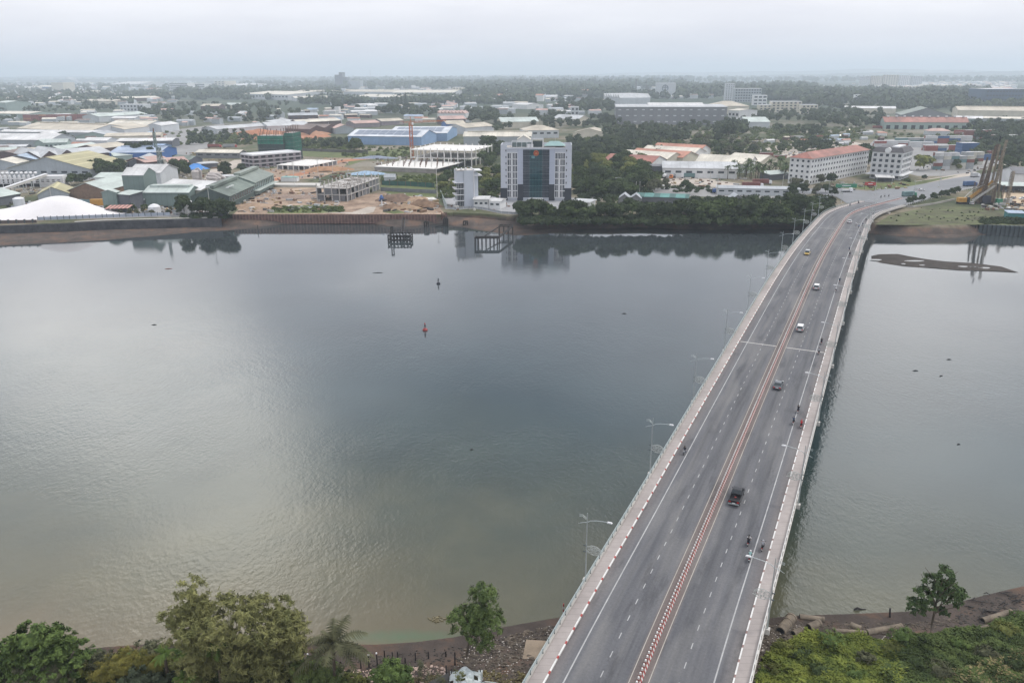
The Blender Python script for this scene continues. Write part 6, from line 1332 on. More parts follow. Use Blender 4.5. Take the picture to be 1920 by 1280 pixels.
BK = [  # station, offset, toward camera?, bike, shirt, helmet, bike label, rider label, passenger
 (208.5, 7.3, 0, 'dark', 'white', 'black', 'motorbike carrying two people behind the black pickup', 'rider in a white shirt steering the motorbike that carries two', 1),
 (208.0, 9.5, 0, 'dark', 'grey', 'grey', 'motorbike close to the kerb beside the two other near motorbikes', 'rider in a pale grey shirt closest to the kerb near the black pickup', 0),
 (204.5, 8.2, 0, 'dark', 'mint', 'white', 'lowest motorbike in the photo riding on the white edge line', 'rider in a mint green shirt and white helmet', 0),
 (233, -8.9, 1, 'silver', 'black', 'black', 'lone motorbike riding towards the near bank beside the striped kerb', 'dark clothed rider alone on the oncoming carriageway', 0),
 (254, 8.4, 0, 'dark', 'navy', 'black', 'dark motorbike riding beside the red one', 'rider in navy beside the rider in red', 0),
 (253, 10.0, 0, 'red', 'red', 'red', 'red motorbike next to the kerb', 'rider dressed in red next to the kerb', 0),
 (260, 8.6, 0, 'dark', 'black', 'black', 'motorbike just ahead of the red one on the edge line', 'rider in black just ahead of the rider in red', 0),
 (296.5, 9.2, 0, 'dark', 'grey', 'black', 'motorbike crossing the white joint line', 'rider in grey crossing the white joint line', 0),
 (304, 9.1, 0, 'dark', 'black', 'black', 'motorbike just past the white joint line', 'rider in black just past the white joint line', 0),
 (355, 8.7, 0, 'dark', 'white', 'black', 'motorbike level with the farther grey SUV', 'rider in white level with the farther grey SUV', 0),
 (367, 8.9, 0, 'dark', 'navy', 'black', 'motorbike just ahead of the farther grey SUV', 'rider in navy just ahead of the farther grey SUV', 0)]
for i, (x, y, tw) in enumerate(((1592, 471, 0), (1593, 480, 0), (1612, 440, 0), (1605, 423, 0), (1610, 428, 0), (1617, 424, 0), (1625, 415, 0), (1631, 408, 0), (1637, 402, 0), (1594, 386, 1), (1598, 380, 1), (1652, 371, 1), (1666, 369, 1), (1624, 366, 1))):
    s_, o_ = bs(x, y); BK.append((s_, max(-9.8, min(9.9, o_)), tw, 'dark', ('navy', 'black', 'grey', 'white', 'blue')[i % 5], 'black', 'small motorbike in the stream of riders round the far bend of the bridge', 'distant rider round the far bend of the bridge, clothes hard to make out', 0))
hm_ = dict(black=mat('black_helmet', (.02, .02, .02), .25, .1, 1), white=mat('white_helmet', (.72, .72, .72), .25, .1, 1), grey=mat('grey_helmet', (.35, .36, .38), .25, .1, 1), red=mat('red_helmet', (.4, .03, .03), .25, .1, 1))
for i, (s, off, tw, bc, sh, hm, bl, rl, pas) in enumerate(BK):
    far = i > 10; b_ = bike0 if i == 0 else dup(bike0, (0, 0, 0)); b_['label'] = bl
    if far: b_['group'] = 'motorbikes round the far bend'
    for ch in b_.children:
        if bc != 'dark' and ch.name.startswith('body'): ch.material_slots[0].link = 'OBJECT'; ch.material_slots[0].material = mb_red if bc == 'red' else mb_sil
    key = (sh, hm)
    if key not in persons: pr = skin_person(C_[sh], C_['black'] if sh != 'black' else C_['navy'], skin_m, hm_[hm], rl, backpack=(i == 8)); persons[key] = pr
    else: pr = dup(persons[key], (0, 0, 0)); pr['label'] = rl
    if far: pr['group'] = 'riders round the far bend'
    for o in (b_, pr): on_deck(o, s, off, bool(tw), .01)
    if pas: ps = skin_person(C_['black'], C_['navy'], skin_m, hm_['black'], 'passenger in black sitting behind the rider in the white shirt', True); on_deck(ps, s - .48, off + .02, False, .03)
bike0['label'] = BK[0][6]
# small ornament of life: litter on the deck edge lines is left out; the striped gauge pole by the near bank
gp = MB(); p = G(1056, 1165, .6)
for i in range(8): gp.box(-.09, .09, -.09, .09, i * .45, i * .45 + .45, i % 2)
o = gp.build('gauge_pole', [white, redp]); o.location = (p[0], p[1], .2); tag(o, 'red and white striped gauge pole standing in the mud beside the bridge', 'pole')
# ---------------------------------------------------------------- lorries and containers
def truck(kind, cabp, loadm, label, ln=7.5, x=0, y=0, rz=0., group=None, z=LAND):
    t = thing('lorry', label, 'lorry', group=group); q = MB(); loft(q, [(ln / 2, sect(1.2, .7, 2.9, .15)), (ln / 2 + 1.7, sect(1.2, .6, 2.8, .2)), (ln / 2 + 2.0, sect(1.15, .6, 1.7, .2))]); q.build('cab', CP[cabp], t)
    MB().box(-1.0, 1.0, ln / 2 + 1.72, ln / 2 + 1.9, 1.72, 2.6).build('windscreen', glass_d, t); MB().box(-.9, .9, -ln / 2, ln / 2 + .2, .55, .95).build('chassis', black, t)
    if kind == 'tank': q = MB(); q.tube([(0, -ln / 2, 2.1), (0, -ln / 2 + .4, 2.1), (0, ln / 2 - .6, 2.1), (0, ln / 2 - .2, 2.1)], [.8, 1.15, 1.15, .8], 14); q.build('tank', loadm, t)
    elif kind == 'box': MB().box(-1.22, 1.22, -ln / 2, ln / 2 - .2, 1.0, 3.6).build('cargo_box', loadm, t)
    else: MB().box(-1.2, 1.2, -ln / 2, ln / 2 - .2, 1.0, 1.9).build('tipper_body', loadm, t)
    for xx in (-1.0, 1.0):
        for yy in (-ln / 2 + .8, -ln / 2 + 1.9, ln / 2 + .9): q = MB(); q.tube([(xx - .15, yy, .5), (xx + .15, yy, .5)], .5, 12); q.build('wheel', black, t)
    p = G(x, y, z); t.location = (p[0], p[1], z + .02); t.rotation_euler = (0, 0, rz); return t
mt_c = {k: mat('container_' + k, c, .6, .2, .25, stripe=('X', .6, .85, .4)) for k, c in dict(red=(.27, .085, .07), rust=(.20, .075, .06), white=(.52, .52, .52), grey=(.31, .325, .33), blue=(.06, .12, .25), orange=(.38, .17, .085), teal=(.13, .22, .22), cream=(.50, .48, .42)).items()}
truck('box', 'white', mt_c['grey'], 'lorry with a grey and red box near the spreading trees', 7, 1163, 343, R(-95)); truck('box', 'white', mt_c['red'], 'white cabbed lorry with a red box body near the spreading trees', 6, 1178, 343.5, R(-95))
truck('tank', 'red', CP['orange'], 'orange tank lorry with a red cab in the truck yard', 8, 1194, 334, R(-98)); truck('box', 'blue', mt_c['blue'], 'blue box lorry behind the orange tank lorry', 7, 1182, 329, R(-98))
truck('tank', 'white', trim, 'white tank lorry, left one in the truck yard', 7, 1246, 334, R(-20)); truck('tank', 'orange', mt_c['grey'], 'grey tank lorry with an orange cab in the truck yard', 7, 1262, 334, R(150)); truck('tank', 'white', trim, 'white tank lorry, right one in the truck yard', 7, 1274, 331, R(-25))
truck('box', 'white', mt_c['teal'], 'white cabbed lorry with a dark green box before the long warehouse', 8, 1292, 334, R(80)); truck('tank', 'white', trim, 'small white tank lorry behind the black lean-to', 6, 1216, 327, R(-60))
truck('box', 'white', mt_c['rust'], 'long dark red articulated lorry with a white cab, front one of two', 12, 1408, 352, R(-92)); truck('box', 'white', mt_c['rust'], 'long dark red articulated lorry with a white cab, rear one of two', 11, 1426, 346, R(-92))
truck('box', 'blue', mt_c['white'], 'long white box trailer with a blue cab on the bank road', 14, 1362, 362, R(88)); truck('tipper', 'white', mt_c['white'], 'small white lorry on the side road at the bridge end', 5, 1585, 361, R(-88))
truck('box', 'green', mt_c['teal'], 'dark green coach like lorry on the road past the street trees', 8, 1702, 370, R(-70)); truck('box', 'blue', mt_c['blue'], 'blue lorry on the main road by the crane', 8, 1816, 350, R(-75)); truck('box', 'white', mt_c['white'], 'white minibus on the road far to the right', 5, 1826, 333, R(-70))
truck('box', 'red', mt_c['red'], 'red lorry on the waste lot right of the yellow trees', 7, 1536, 260, R(-90)); truck('box', 'white', mt_c['white'], 'long white trailer on the waste lot right of the yellow trees', 13, 1494, 261, R(-90)); truck('box', 'red', mt_c['red'], 'red coach parked left of the red roofed depot', 11, 1644, 241, R(-100))
truck('box', 'red', mt_c['red'], 'red coach beside the dark tree left of the netted tower', 12, 401, 277, R(-80)); truck('box', 'red', mt_c['grey'], 'grey coach with a red nose behind the beige store', 12, 430, 277, R(-80))
ctr = MB().box(-6.05, 6.05, -1.22, 1.22, 0, 2.59); cont0 = {}
def container(c, x, y, z, rz, label, group, s=1.0, big=False):
    if c not in cont0:
        q = MB().box(-6.05, 6.05, -1.22, 1.22, .0, 2.55); q.box(-6.09, 6.09, -1.25, -1.222, 2.45, 2.6); q.box(-6.09, 6.09, 1.222, 1.25, 2.45, 2.6); q.box(6.052, 6.09, -1.2, 1.2, 0, 2.6); q.box(-6.04, 6.04, -1.21, 1.21, 2.552, 2.58, 1); cont0[c] = q.build('shipping_container', [mt_c[c], mat('container_top_' + c, tuple(min(.8, v * .5 + .30) for v in (mt_c[c].node_tree.nodes and (.5, .5, .5))), .7, .2, .3)])
        o = cont0[c]
    else: o = cont0[c].copy(); col.objects.link(o)
    o.location = (x, y, z); o.rotation_euler = (0, 0, rz); o.scale = (s, 1, 1); return tag(o, label, 'container', group)
rgc = np.random.default_rng(21)
def stack(px_, py_, nx, ny, nz, rz, cols, lab, grp, s=1.0, gap=.25, drop=.12):
    p = G(px_, py_); c_, s_ = math.cos(rz), math.sin(rz)
    for j in range(ny):
        for i in range(nx):
            hh = max(1, nz - int(rgc.integers(0, 2)) * (rgc.random() < drop * 3))
            for k in range(hh):
                dx, dy = i * (12.2 * s + gap), j * (2.44 + .15); cc = cols[int(rgc.integers(len(cols)))]; x, y = p[0] + dx * c_ - dy * s_, p[1] + dx * s_ + dy * c_
                if j not in (0, ny - 1) and i not in (0, nx - 1) and k < hh - 1: continue
                container(cc, x, y, LAND + k * 2.6, rz, f'{cc} shipping container {lab}', f'{cc} containers {grp}', s)
MX = ['white', 'grey', 'grey', 'rust', 'white', 'teal', 'cream']
stack(1757, 318, 5, 2, 5, R(3), MX, 'in the tall stack nearest the road', 'in the nearest stack', .5); stack(1806, 309, 3, 2, 4, R(3), ['grey', 'cream', 'rust'], 'in the stack right of the nearest one', 'in the second stack', .5)
stack(1815, 296, 1, 4, 5, R(2), ['blue'], 'in the tall blue block', 'in the blue block', 1.3); stack(1846, 300, 1, 3, 3, R(2), ['blue', 'rust'], 'in the low stack right of the blue block', 'right of the blue block')
stack(1745, 283, 3, 3, 2, R(0), ['grey', 'red', 'white', 'blue'], 'in the middle rows of the yard', 'in the middle rows'); stack(1745, 269, 4, 2, 3, R(0), ['white', 'red', 'grey', 'blue'], 'in the rear rows of the yard', 'in the rear rows')
stack(1818, 262, 2, 3, 4, R(0), ['grey', 'rust'], 'in the tall grey block at the back', 'in the grey block'); stack(1852, 267, 3, 3, 3, R(0), ['red', 'red', 'white', 'orange'], 'in the red rows at the right end of the yard', 'in the right end rows')
stack(1650, 274, 3, 2, 2, R(3), ['white', 'white', 'red'], 'behind the long apartment block', 'behind the apartment block'); stack(1716, 276, 2, 2, 2, R(3), ['white', 'grey'], 'behind the hotel', 'behind the hotel'); stack(1862, 287, 2, 3, 2, R(0), ['red', 'cream', 'orange', 'white'], 'beside the dark trees at the right', 'beside the right hand trees')
stack(52, 227, 9, 2, 4, R(6), ['red', 'red', 'rust', 'red', 'orange'], 'in the far red container yard on the left', 'in the left yard'); stack(120, 224, 5, 1, 3, R(6), ['red', 'orange', 'rust'], 'in the right rows of the far red yard', 'in the right rows of the left yard')
stack(1690, 268, 3, 2, 2, R(0), ['grey', 'white', 'teal'], 'in the left rear rows of the yard', 'in the left rear rows'); stack(1790, 288, 2, 2, 3, R(0), ['white', 'grey', 'red'], 'just left of the blue block', 'left of the blue block'); stack(1800, 252, 4, 2, 2, R(0), ['red', 'grey', 'rust'], 'in the hindmost rows of the yard', 'in the hindmost rows'); stack(1436, 297, 2, 1, 2, R(4), ['rust', 'red'], 'by the dirt lot behind the warehouses', 'by the dirt lot')
# cars parked
pk0 = None
for i, (x, y, c, lab) in enumerate(((1898, 373, 'silver', 'silver car parked in the sandy yard'), (1918, 374, 'white', 'white car parked at the edge of the sandy yard'), (1888, 360, 'white', 'white car by the open pale green car port'), (1916, 359, 'white', 'white van by the open pale green car port'), (1152, 347, 'white', 'white car in the shade near the box lorries'), (590, 275, 'white', 'white car on the track behind the netted tower'), (1820, 383, 'white', 'white car beside the yellow excavator on the river bank'))):
    o = car('suv' if i % 2 else 'hatch', c, lab); p = G(x, y); o.location = (p[0], p[1], LAND + .03); o.rotation_euler = (0, 0, .4 + i)
for i in range(34):
    x, y = [(rng.uniform(1380, 1480), rng.uniform(256, 270)), (rng.uniform(1570, 1660), rng.uniform(244, 258))][i % 2]; p = G(x, y)
    if i == 0: pv0 = car('hatch', 'white', 'x'); o = pv0
    else: o = dup(pv0, (0, 0, 0), swap={'white_car_paint': list(CP.values())[i % 5]})
    o.location = (p[0], p[1], LAND + .03); o.rotation_euler = (0, 0, rng.uniform(0, 6)); o['label'] = 'tiny parked vehicle on the crowded waste lots beyond the truck yard'; o['group'] = 'vehicles parked on the waste lots'
# ---------------------------------------------------------------- river walls, jetties
sw_m = mat('stained_sea_wall', (.075, .075, .08), .9, .35, .25, c2=(.035, .036, .042)); sw2 = mat('brown_sea_wall', (.13, .105, .095), .9, .3, .3)
wallline('sea_wall', 'long dark stained sea wall below the left bank works', [(-260, 435), (-60, 427), (0, 423), (110, 419.5), (200, 415.5), (320, 412), (415, 409)], .2, LAND + .25, 1.0, sw_m)
wallline('coping', 'pale concrete coping ledge along the sea wall', [(140, 415.4), (200, 412.2), (320, 409.3), (412, 406.7)], LAND + .25, LAND + .5, 1.4, conc_l, cat='ledge')
wallline('boundary_wall', 'dark brick boundary wall at the left edge above the sea wall', [(-60, 417.5), (0, 413.5), (68, 412)], LAND + .26, LAND + 1.9, .3, sw2, post=4, pm=steel_d)
wallline('panel_fence', 'pale blue grey panel fence with dark posts above the sea wall', [(70, 407), (130, 405), (200, 402), (318, 398)], LAND + .52, LAND + 2.2, .12, mat('pale_blue_panel', (.38, .42, .50), .8, .15, .4), post=3.2, pm=steel_d, cat='fence')
wallline('corner_pillar_wall', 'short dark wall at the corner where the sea wall turns', [(412, 404), (424, 399), (428, 392)], LAND, LAND + 1.4, .4, sw_m)
sp_m = mat('rusty_sheet_pile', (.17, .10, .085), .85, .35, .5, c2=(.085, .055, .05))
wallline('sheet_pile_wall', 'rusty sheet pile wall holding the bare building site', [(437, 402.5), (640, 402.2), (818, 402)], .3, LAND + .35, .25, sp_m, post=1.75, pm=mat('rust_rib', (.23, .14, .115), .85, .25, .5), ph=.25)
wallline('sheet_pile_wall', 'short detached rusty sheet pile wall next to the quay corner', [(828, 399.5), (838, 398.5)], .6, LAND + .6, .25, sp_m, post=1.75, pm=rustc, ph=.2)
QP = [(838, 391.5), (856, 393.5), (882, 391), (905, 393), (940, 400.5), (962, 402), (985, 402)]
wallline('quay_wall', 'pale concrete quay beam on little piles in front of the office tower', QP, LAND - .9, LAND + .12, .9, conc_l, cat='quay', zt=LAND, post=1.9, pm=mat('weathered_pile', (.24, .24, .23), .9, .2, .5), pz=-2.6, ph=-.2)
wallline('quay_fence', 'white and grey railing with square posts on the quay', QP, LAND + .13, LAND + 1.35, .06, mat('see_through_rail', (.30, .31, .33), .7, .1, .5), cat='fence', zt=LAND, post=4.5, pm=trim, ph=.35)
wallline('side_fence', 'pale green grey fence running back from the quay corner', [(826, 363), (830, 372), (838, 391)], LAND, LAND + 2.4, .15, mat('green_grey_fence', (.36, .42, .41), .8, .1, .4), cat='fence', zt=LAND)
wallline('netting_fence', 'dark green netting fence across the grassy plot', [(716, 347), (770, 349), (815, 352)], LAND, LAND + 3, .12, mat('green_netting', (.04, .11, .09), .9, .3, .3), cat='fence', zt=LAND, post=6, pm=rustc)
wallline('boundary_wall', 'grey weathered block wall behind the bare plot', [(714, 358), (770, 361), (818, 363)], LAND, LAND + 2.4, .25, mat('grey_block', (.18, .19, .20), .9, .25, .3), zt=LAND)
wallline('boundary_wall', 'long low grey wall behind the trees right of the netted tower', [(560, 283), (640, 286), (690, 287)], LAND, LAND + 2.6, .25, conc_d, zt=LAND)
wallline('boundary_wall', 'white low wall beside the pale road on the building site', [(512, 350), (593, 350.5)], LAND, LAND + 1.3, .2, conc_l, zt=LAND)
wallline('quay_wall', 'dark piled quay wall under the grassy bank at the right edge', [(1838, 420.5), (1880, 422.5), (1925, 425), (1990, 428)], -.5, LAND - .1, .8, sw_m, cat='quay', post=2.0, pm=steel_d, ph=.1)
wallline('abutment_wall', 'grey retaining wall of the road embankment at the end of the bridge', [(1690, 384), (1712, 386), (1752, 380), (1790, 372)], LAND - .2, LAND + 1.0, .5, conc, zt=LAND + 1)
p0, p1 = BP(SB - 26, 13.2), BP(SB - 26, -13.2); q = MB(); q.bar((p0.x, p0.y, 3.0), (p1.x, p1.y, 3.0), 3.0, 5.4); q.build('abutment', conc, bridge)
# guard rail on the far approach
rl = thing('guard_rail', 'white concrete railing curving along the road past the bridge end', 'railing'); q = MB()
for zz_ in (.5, .95): q.tube([tuple(BP(s, 12.4, zz_)) for s in np.arange(SB + 1, SEND - 60, 3)], .09, 5, cap=False)
q.build('rail', trim, rl)
for i, s in enumerate(np.arange(SB + 1, SEND - 60, 3.0)): a, b = BP(s, 12.4, -.2), BP(s, 12.4, 1.05); MB().bar(a, b, .2).build('post', trim, rl)
wood_d = mat('dark_wet_timber', (.035, .032, .032), .8, .3, .8)
def piles(label, name, piles_, beams, cat='jetty'):
    t = thing(name, label, cat, tuple(piles_[0][0]) if 0 else (0, 0, 0))
    for (x, y, zt) in piles_: MB().cyl(x, y, -2.5, zt, .30, .27, 8).build('pile', wood_d, t)
    for a, b, w_ in beams: MB().bar(a, b, w_ * 1.4).build('beam', wood_d, t)
    return t
def jetty():
    a = G(728, 452, .3); b = G(770, 452, .3); W = b[0] - a[0]; x0, y0 = a[0], a[1]; D = 7; P = []; B = []
    for i in range(8):
        for j in (0, D): P.append((x0 + W * i / 7, y0 + j, 3.4))
    for z in (.9, 2.9):
        for j in (0, D): B.append(((x0 - .3, y0 + j, z), (x0 + W + .3, y0 + j, z), .35))
        for i in (0, 7): B.append(((x0 + W * i / 7, y0, z), (x0 + W * i / 7, y0 + D, z), .3))
    B += [((x0 + W * .75, y0, .9), (x0 + W, y0, 3.3), .18), ((x0 + W, y0, .9), (x0 + W * .75, y0, 3.3), .18), ((x0, y0 - .02, 3.3), (x0 + W * .2, y0 - .02, 1), .18)]
    P += [(x0 + W * .13, y0 + 1, 7.2), (x0 + W * .22, y0 + 1, 7.2)]; B.append(((x0 + W * .12, y0 + 1, 7.0), (x0 + W * .24, y0 + 1, 7.0), .5))
    t = piles('ruined dark timber jetty with a gangway to the sheet pile wall', 'jetty', P, B); c = G(757, 407, LAND)
    q = MB(); s = (x0 + W * .6, y0 + D * .5, 3.3)
    for dx in (-.7, .7): q.bar((s[0] + dx, s[1], s[2]), (c[0] + dx, c[1], 4.6), .3)
    for u in np.linspace(0, 1, 16): q.bar((s[0] - .7 + (c[0] - s[0]) * u, s[1] + (c[1] - s[1]) * u, s[2] + 1.4 * u), (s[0] + .7 + (c[0] - s[0]) * u, s[1] + (c[1] - s[1]) * u, s[2] + 1.4 * u), .25)
    q.build('gangway', wood_d, t)
    a = G(891, 460, 0); b = G(936, 460, 0); W = b[0] - a[0]; x0, y0 = a[0], a[1]; P = [(x0 + W * f, y0 + j, 3.7) for f in (0, .12, .28, .45, .62, .78, .92, 1) for j in (0, 3)]; c = G(958, 440, 0)
    B = [((x0 - .3, y0, 3.6), (x0 + W, y0, 3.6), .5), ((x0 - .3, y0 + 3, 3.6), (x0 + W, y0 + 3, 3.6), .5), ((x0, y0, 3.6), (x0, y0 + 3, 3.6), .4), ((x0 + W * .35, y0 + 3, 3.6), (c[0] - 6, c[1], 4.2), .3), ((x0 + W, y0, 3.6), (c[0] + 1, c[1], 4.2), .3), ((x0 + W, y0 + 3, 3.6), (c[0] + 1, c[1] + 4, 4.2), .3)]
    P += [(c[0] - 6 + 2.3 * i, c[1] + j, 4.4) for i in range(4) for j in (0, 4)]; B += [((c[0] - 6.3, c[1] + j, 4.3), (c[0] + 1.2, c[1] + j, 4.3), .35) for j in (0, 4)] + [((c[0] - 6 + 2.3 * i, c[1], 4.3), (c[0] - 6 + 2.3 * i, c[1] + 4, 4.3), .25) for i in range(4)]
    piles('second ruined timber jetty on dark piles, the wider one below the quay', 'jetty', P, B)
    for (x, y, lab, h) in ((800, 428, 'little cluster of dark mooring piles between the two jetties', 3.6), (836, 424, 'stout dark mooring dolphin with a floating beam in the mud', 4.2), (873, 424, 'small leaning dark pile frame standing in the mud', 2.8)):
        a = G(x, y, 0); P = [(a[0] + dx, a[1] + dy, h) for dx in (-1.1, 1.1) for dy in (-.8, .8)] + [(a[0], a[1], h + .3)]
        B = [((a[0] - 1.3, a[1] - .8, h - .2), (a[0] + 1.3, a[1] - .8, h - .2), .3), ((a[0] - 1.3, a[1] + .8, h - .2), (a[0] + 1.3, a[1] + .8, h - .2), .3), ((a[0] - 1.1, a[1] - .8, .6), (a[0] + 1.1, a[1] - .8, h - .4), .18)]
        if x == 836: B += [((a[0] - 6, a[1] - 2, .2), (a[0], a[1] - .5, .6), .5)]; P += [(a[0] - .5, a[1] + 1.6, 5), (a[0] + .5, a[1] + 1.6, 5)]
        piles(lab, 'mooring_piles', P, B, 'mooring piles')
    for (x, y, lab) in ((1738, 432, 'dark pile cluster under the grassy bank beside the bridge'), (1819, 436, 'dark square pile group nearest the sheet piled quay on the right')):
        a = G(x, y, .6); piles(lab, 'mooring_piles', [(a[0] + dx, a[1] + dy, 4.4) for dx in (-1.6, 0, 1.6) for dy in (-1, 1)], [((a[0] - 1.8, a[1] + dy, 4.2), (a[0] + 1.8, a[1] + dy, 4.2), .4) for dy in (-1, 1)], 'mooring piles')
    for x, y, lab in ((484, 434, 'thin lone post in the shallows off the building site'), (1054, 1160, None)):
        if lab: a = G(x, y, 0); o = MB().cyl(0, 0, -2, 3.4, .18, .16, 8).build('mooring_post', wood_d); o.location = (a[0], a[1], 0); tag(o, lab, 'post')
jetty()
def buoy(x, y, c, lab, s=1.0):
    p = G(x, y, 0); t = thing('buoy', lab, 'buoy', (p[0], p[1], 0)); q = MB(); q.tube([(0, 0, z * s) for z in (-.7, -.3, .2, .75, 1.0)], [r_ * s for r_ in (.5, 1.15, 1.25, 1.1, .5)], 16); q.build('hull', c, t, True)
    q = MB()
    for k in range(4): a = k * 1.571; q.bar((.5 * s * math.cos(a), .5 * s * math.sin(a), .95 * s), (.2 * s * math.cos(a), .2 * s * math.sin(a), 2.7 * s), .09)
    q.build('mast', c, t); MB().cyl(0, 0, 2.1 * s, 2.6 * s, .5 * s, .5 * s, 10).build('band', steel_d, t); q = MB(); q.tube([(0, 0, 2.9 * s), (0, 0, 3.3 * s), (0, 0, 3.9 * s)], [.3 * s, .36 * s, .06 * s], 10); q.build('top_mark', c, t)
buoy(822, 532, mat('black_buoy_paint', (.025, .028, .04), .5, .2, 1), 'dark channel buoy, the farther of the two in the open river', .62); buoy(797, 619, mat('red_buoy_paint', (.30, .05, .05), .5, .3, 1), 'red channel buoy, the nearer of the two in the open river', .66)
for x, y, ln, a_, lab in ((708, 511.5, 4.2, .1, 'thin dark log floating off the building site'), (316, 504, 3.0, .3, 'reddish plank floating on the left of the river'), (289, 609, 1.6, .2, 'short dark stick floating alone on the left of the river'), (884, 843, .7, .5, 'tiny dark scrap floating alone in midstream'), (1716, 695, 1.6, .1, 'dark scrap floating right of the bridge, left of three'), (1764, 705, 1.4, .6, 'dark scrap floating right of the bridge, lowest of three'), (1779, 674, 1.4, .1, 'dark scrap floating right of the bridge, topmost of three'), (1797, 833, .8, .3, 'small scrap floating far right of the bridge'), (1170, 588, 1.6, .1, 'faint twig floating left of the bridge')):
    p = G(x, y, 0); q = MB(); q.tube([(-ln / 2, 0, 0), (0, .1, .08), (ln / 2, -.1, .02)], [.06, .14, .07], 6); o = q.build('driftwood', mat('red_driftwood', (.28, .09, .06), .9, .2, 1) if 'reddish' in lab else wood_d); o.location = (p[0], p[1], .03); o.rotation_euler = (0, 0, a_); tag(o, lab, 'driftwood')
# ---------------------------------------------------------------- concrete skeletons on the building site
pc = mat('raw_concrete', (.44, .42, .40), .9, .16, .3); pcd = mat('grey_blockwork', (.17, .17, .18), .9, .2, .4); pcl = mat('fresh_concrete', (.66, .64, .61), .9, .1, .2); reb = mat('rebar_brown', (.16, .11, .09), .9, .3, 1)
def skeleton(label, A, B, dep, fh, floors, nx, ny, infill=None, top=1.0, slab=pc, colm=pc, name='unfinished_building', colw=.55, mess=0, z0=LAND):
    """A, B: top-of-frame front corners in the photo"""
    h = fh * floors; P, W, rz, D = place(A, B, z0 + h, dep); t = thing(name, label, 'building site', (P[0], P[1], z0), rz)
    for k in range(1, floors + 1): MB().box(-.4, W + .4, -.4, D + .4, k * fh - .45, k * fh).build('floor_slab', slab, t)
    for i in range(nx + 1):
        for j in range(ny + 1):
            if 0 < i < nx and 0 < j < ny: continue
            x, y = W * i / nx, D * j / ny; MB().box(x - colw / 2, x + colw / 2, y - colw / 2 - .08, y + colw / 2, 0, h + top).build('column', colm, t)
    if infill:
        MB().box(1, W - 1, D * .5, D * .5 + .3, 0, h - .5).build('inner_wall', dark_m, t)
        for k in range(floors):
            for i in range(nx):
                if (i + k) % 3 != 1: MB().box(W * i / nx + .32, W * (i + 1) / nx - .32 - (1.2 if (i + k) % 2 else 0), .1, .3, k * fh + .01, (k + 1) * fh - .47).build('block_infill', infill, t)
            for j in range(ny):
                for xx in ((.1, .3), (W - .3, W - .1)):
                    if (j + k) % 4 != 2: MB().box(xx[0], xx[1], D * j / ny + .32, D * (j + 1) / ny - .32 - (1.4 if (j + k) % 3 == 0 else 0), k * fh + .01, (k + 1) * fh - .47).build('block_infill', infill, t)
    if mess:
        q = MB(); rg = np.random.default_rng(4)
        for _ in range(mess): x, y = rg.uniform(1, W - 3), rg.uniform(1, D - 1); a = rg.uniform(-.3, .3); q.bar((x, y, h + rg.uniform(.1, .9)), (x + rg.uniform(2, 6), y + a * 6, h + rg.uniform(.1, 1.2)), .22, .14)
        for _ in range(mess // 2): x, y = rg.uniform(0, W), rg.uniform(0, D); q.bar((x, y, h), (x, y, h + rg.uniform(1, 2.4)), .12)
        q.build('formwork', mat('old_formwork', (.23, .19, .165), .9, .3, .6), t)
    return t
skeleton('grey two storey concrete shell with timber formwork on top, nearest building site', (593.5, 351.5), (650, 353), (714, 333), 4.0, 2, 4, 9, pcd, 2.4, name='unfinished_building', mess=90)
skeleton('open white concrete frame of tall columns behind the crane', (770, 280), (884, 283), (909, 273), 6.5, 2, 9, 5, None, 1.4, pcl, pcl, colw=.7)
sk = skeleton('wide fresh concrete floor with many short column stubs in front of the crane', (703, 312), (818, 316.5), (868, 303), 3.6, 1, 1, 1, None, .1, pcl, conc, colw=.4); 
P, W, rz, D = place((703, 312), (818, 316.5), LAND + 3.6, (868, 303))
MB().box(.1, W - .1, .0, .25, 0, 3.1).build('side_wall', mat('formed_wall', (.30, .27, .25), .9, .2, .3), sk); rg = np.random.default_rng(8)
for i in range(11):
    for j in range(5):
        x, y = W * (i + .5) / 11, D * (j + .6) / 5; MB().bar((x, y, 3.61), (x, y, 3.6 + rg.uniform(2.2, 5)), .45).build('rebar_column', reb if (i + j) % 3 else pcl, sk)
skeleton('low single storey building with a bright flat slab roof and dark openings', (520, 309), (580, 311), (606, 300), 3.6, 1, 6, 6, pcd, .12, pcl, pcl, name='unfinished_hall', colw=.8)
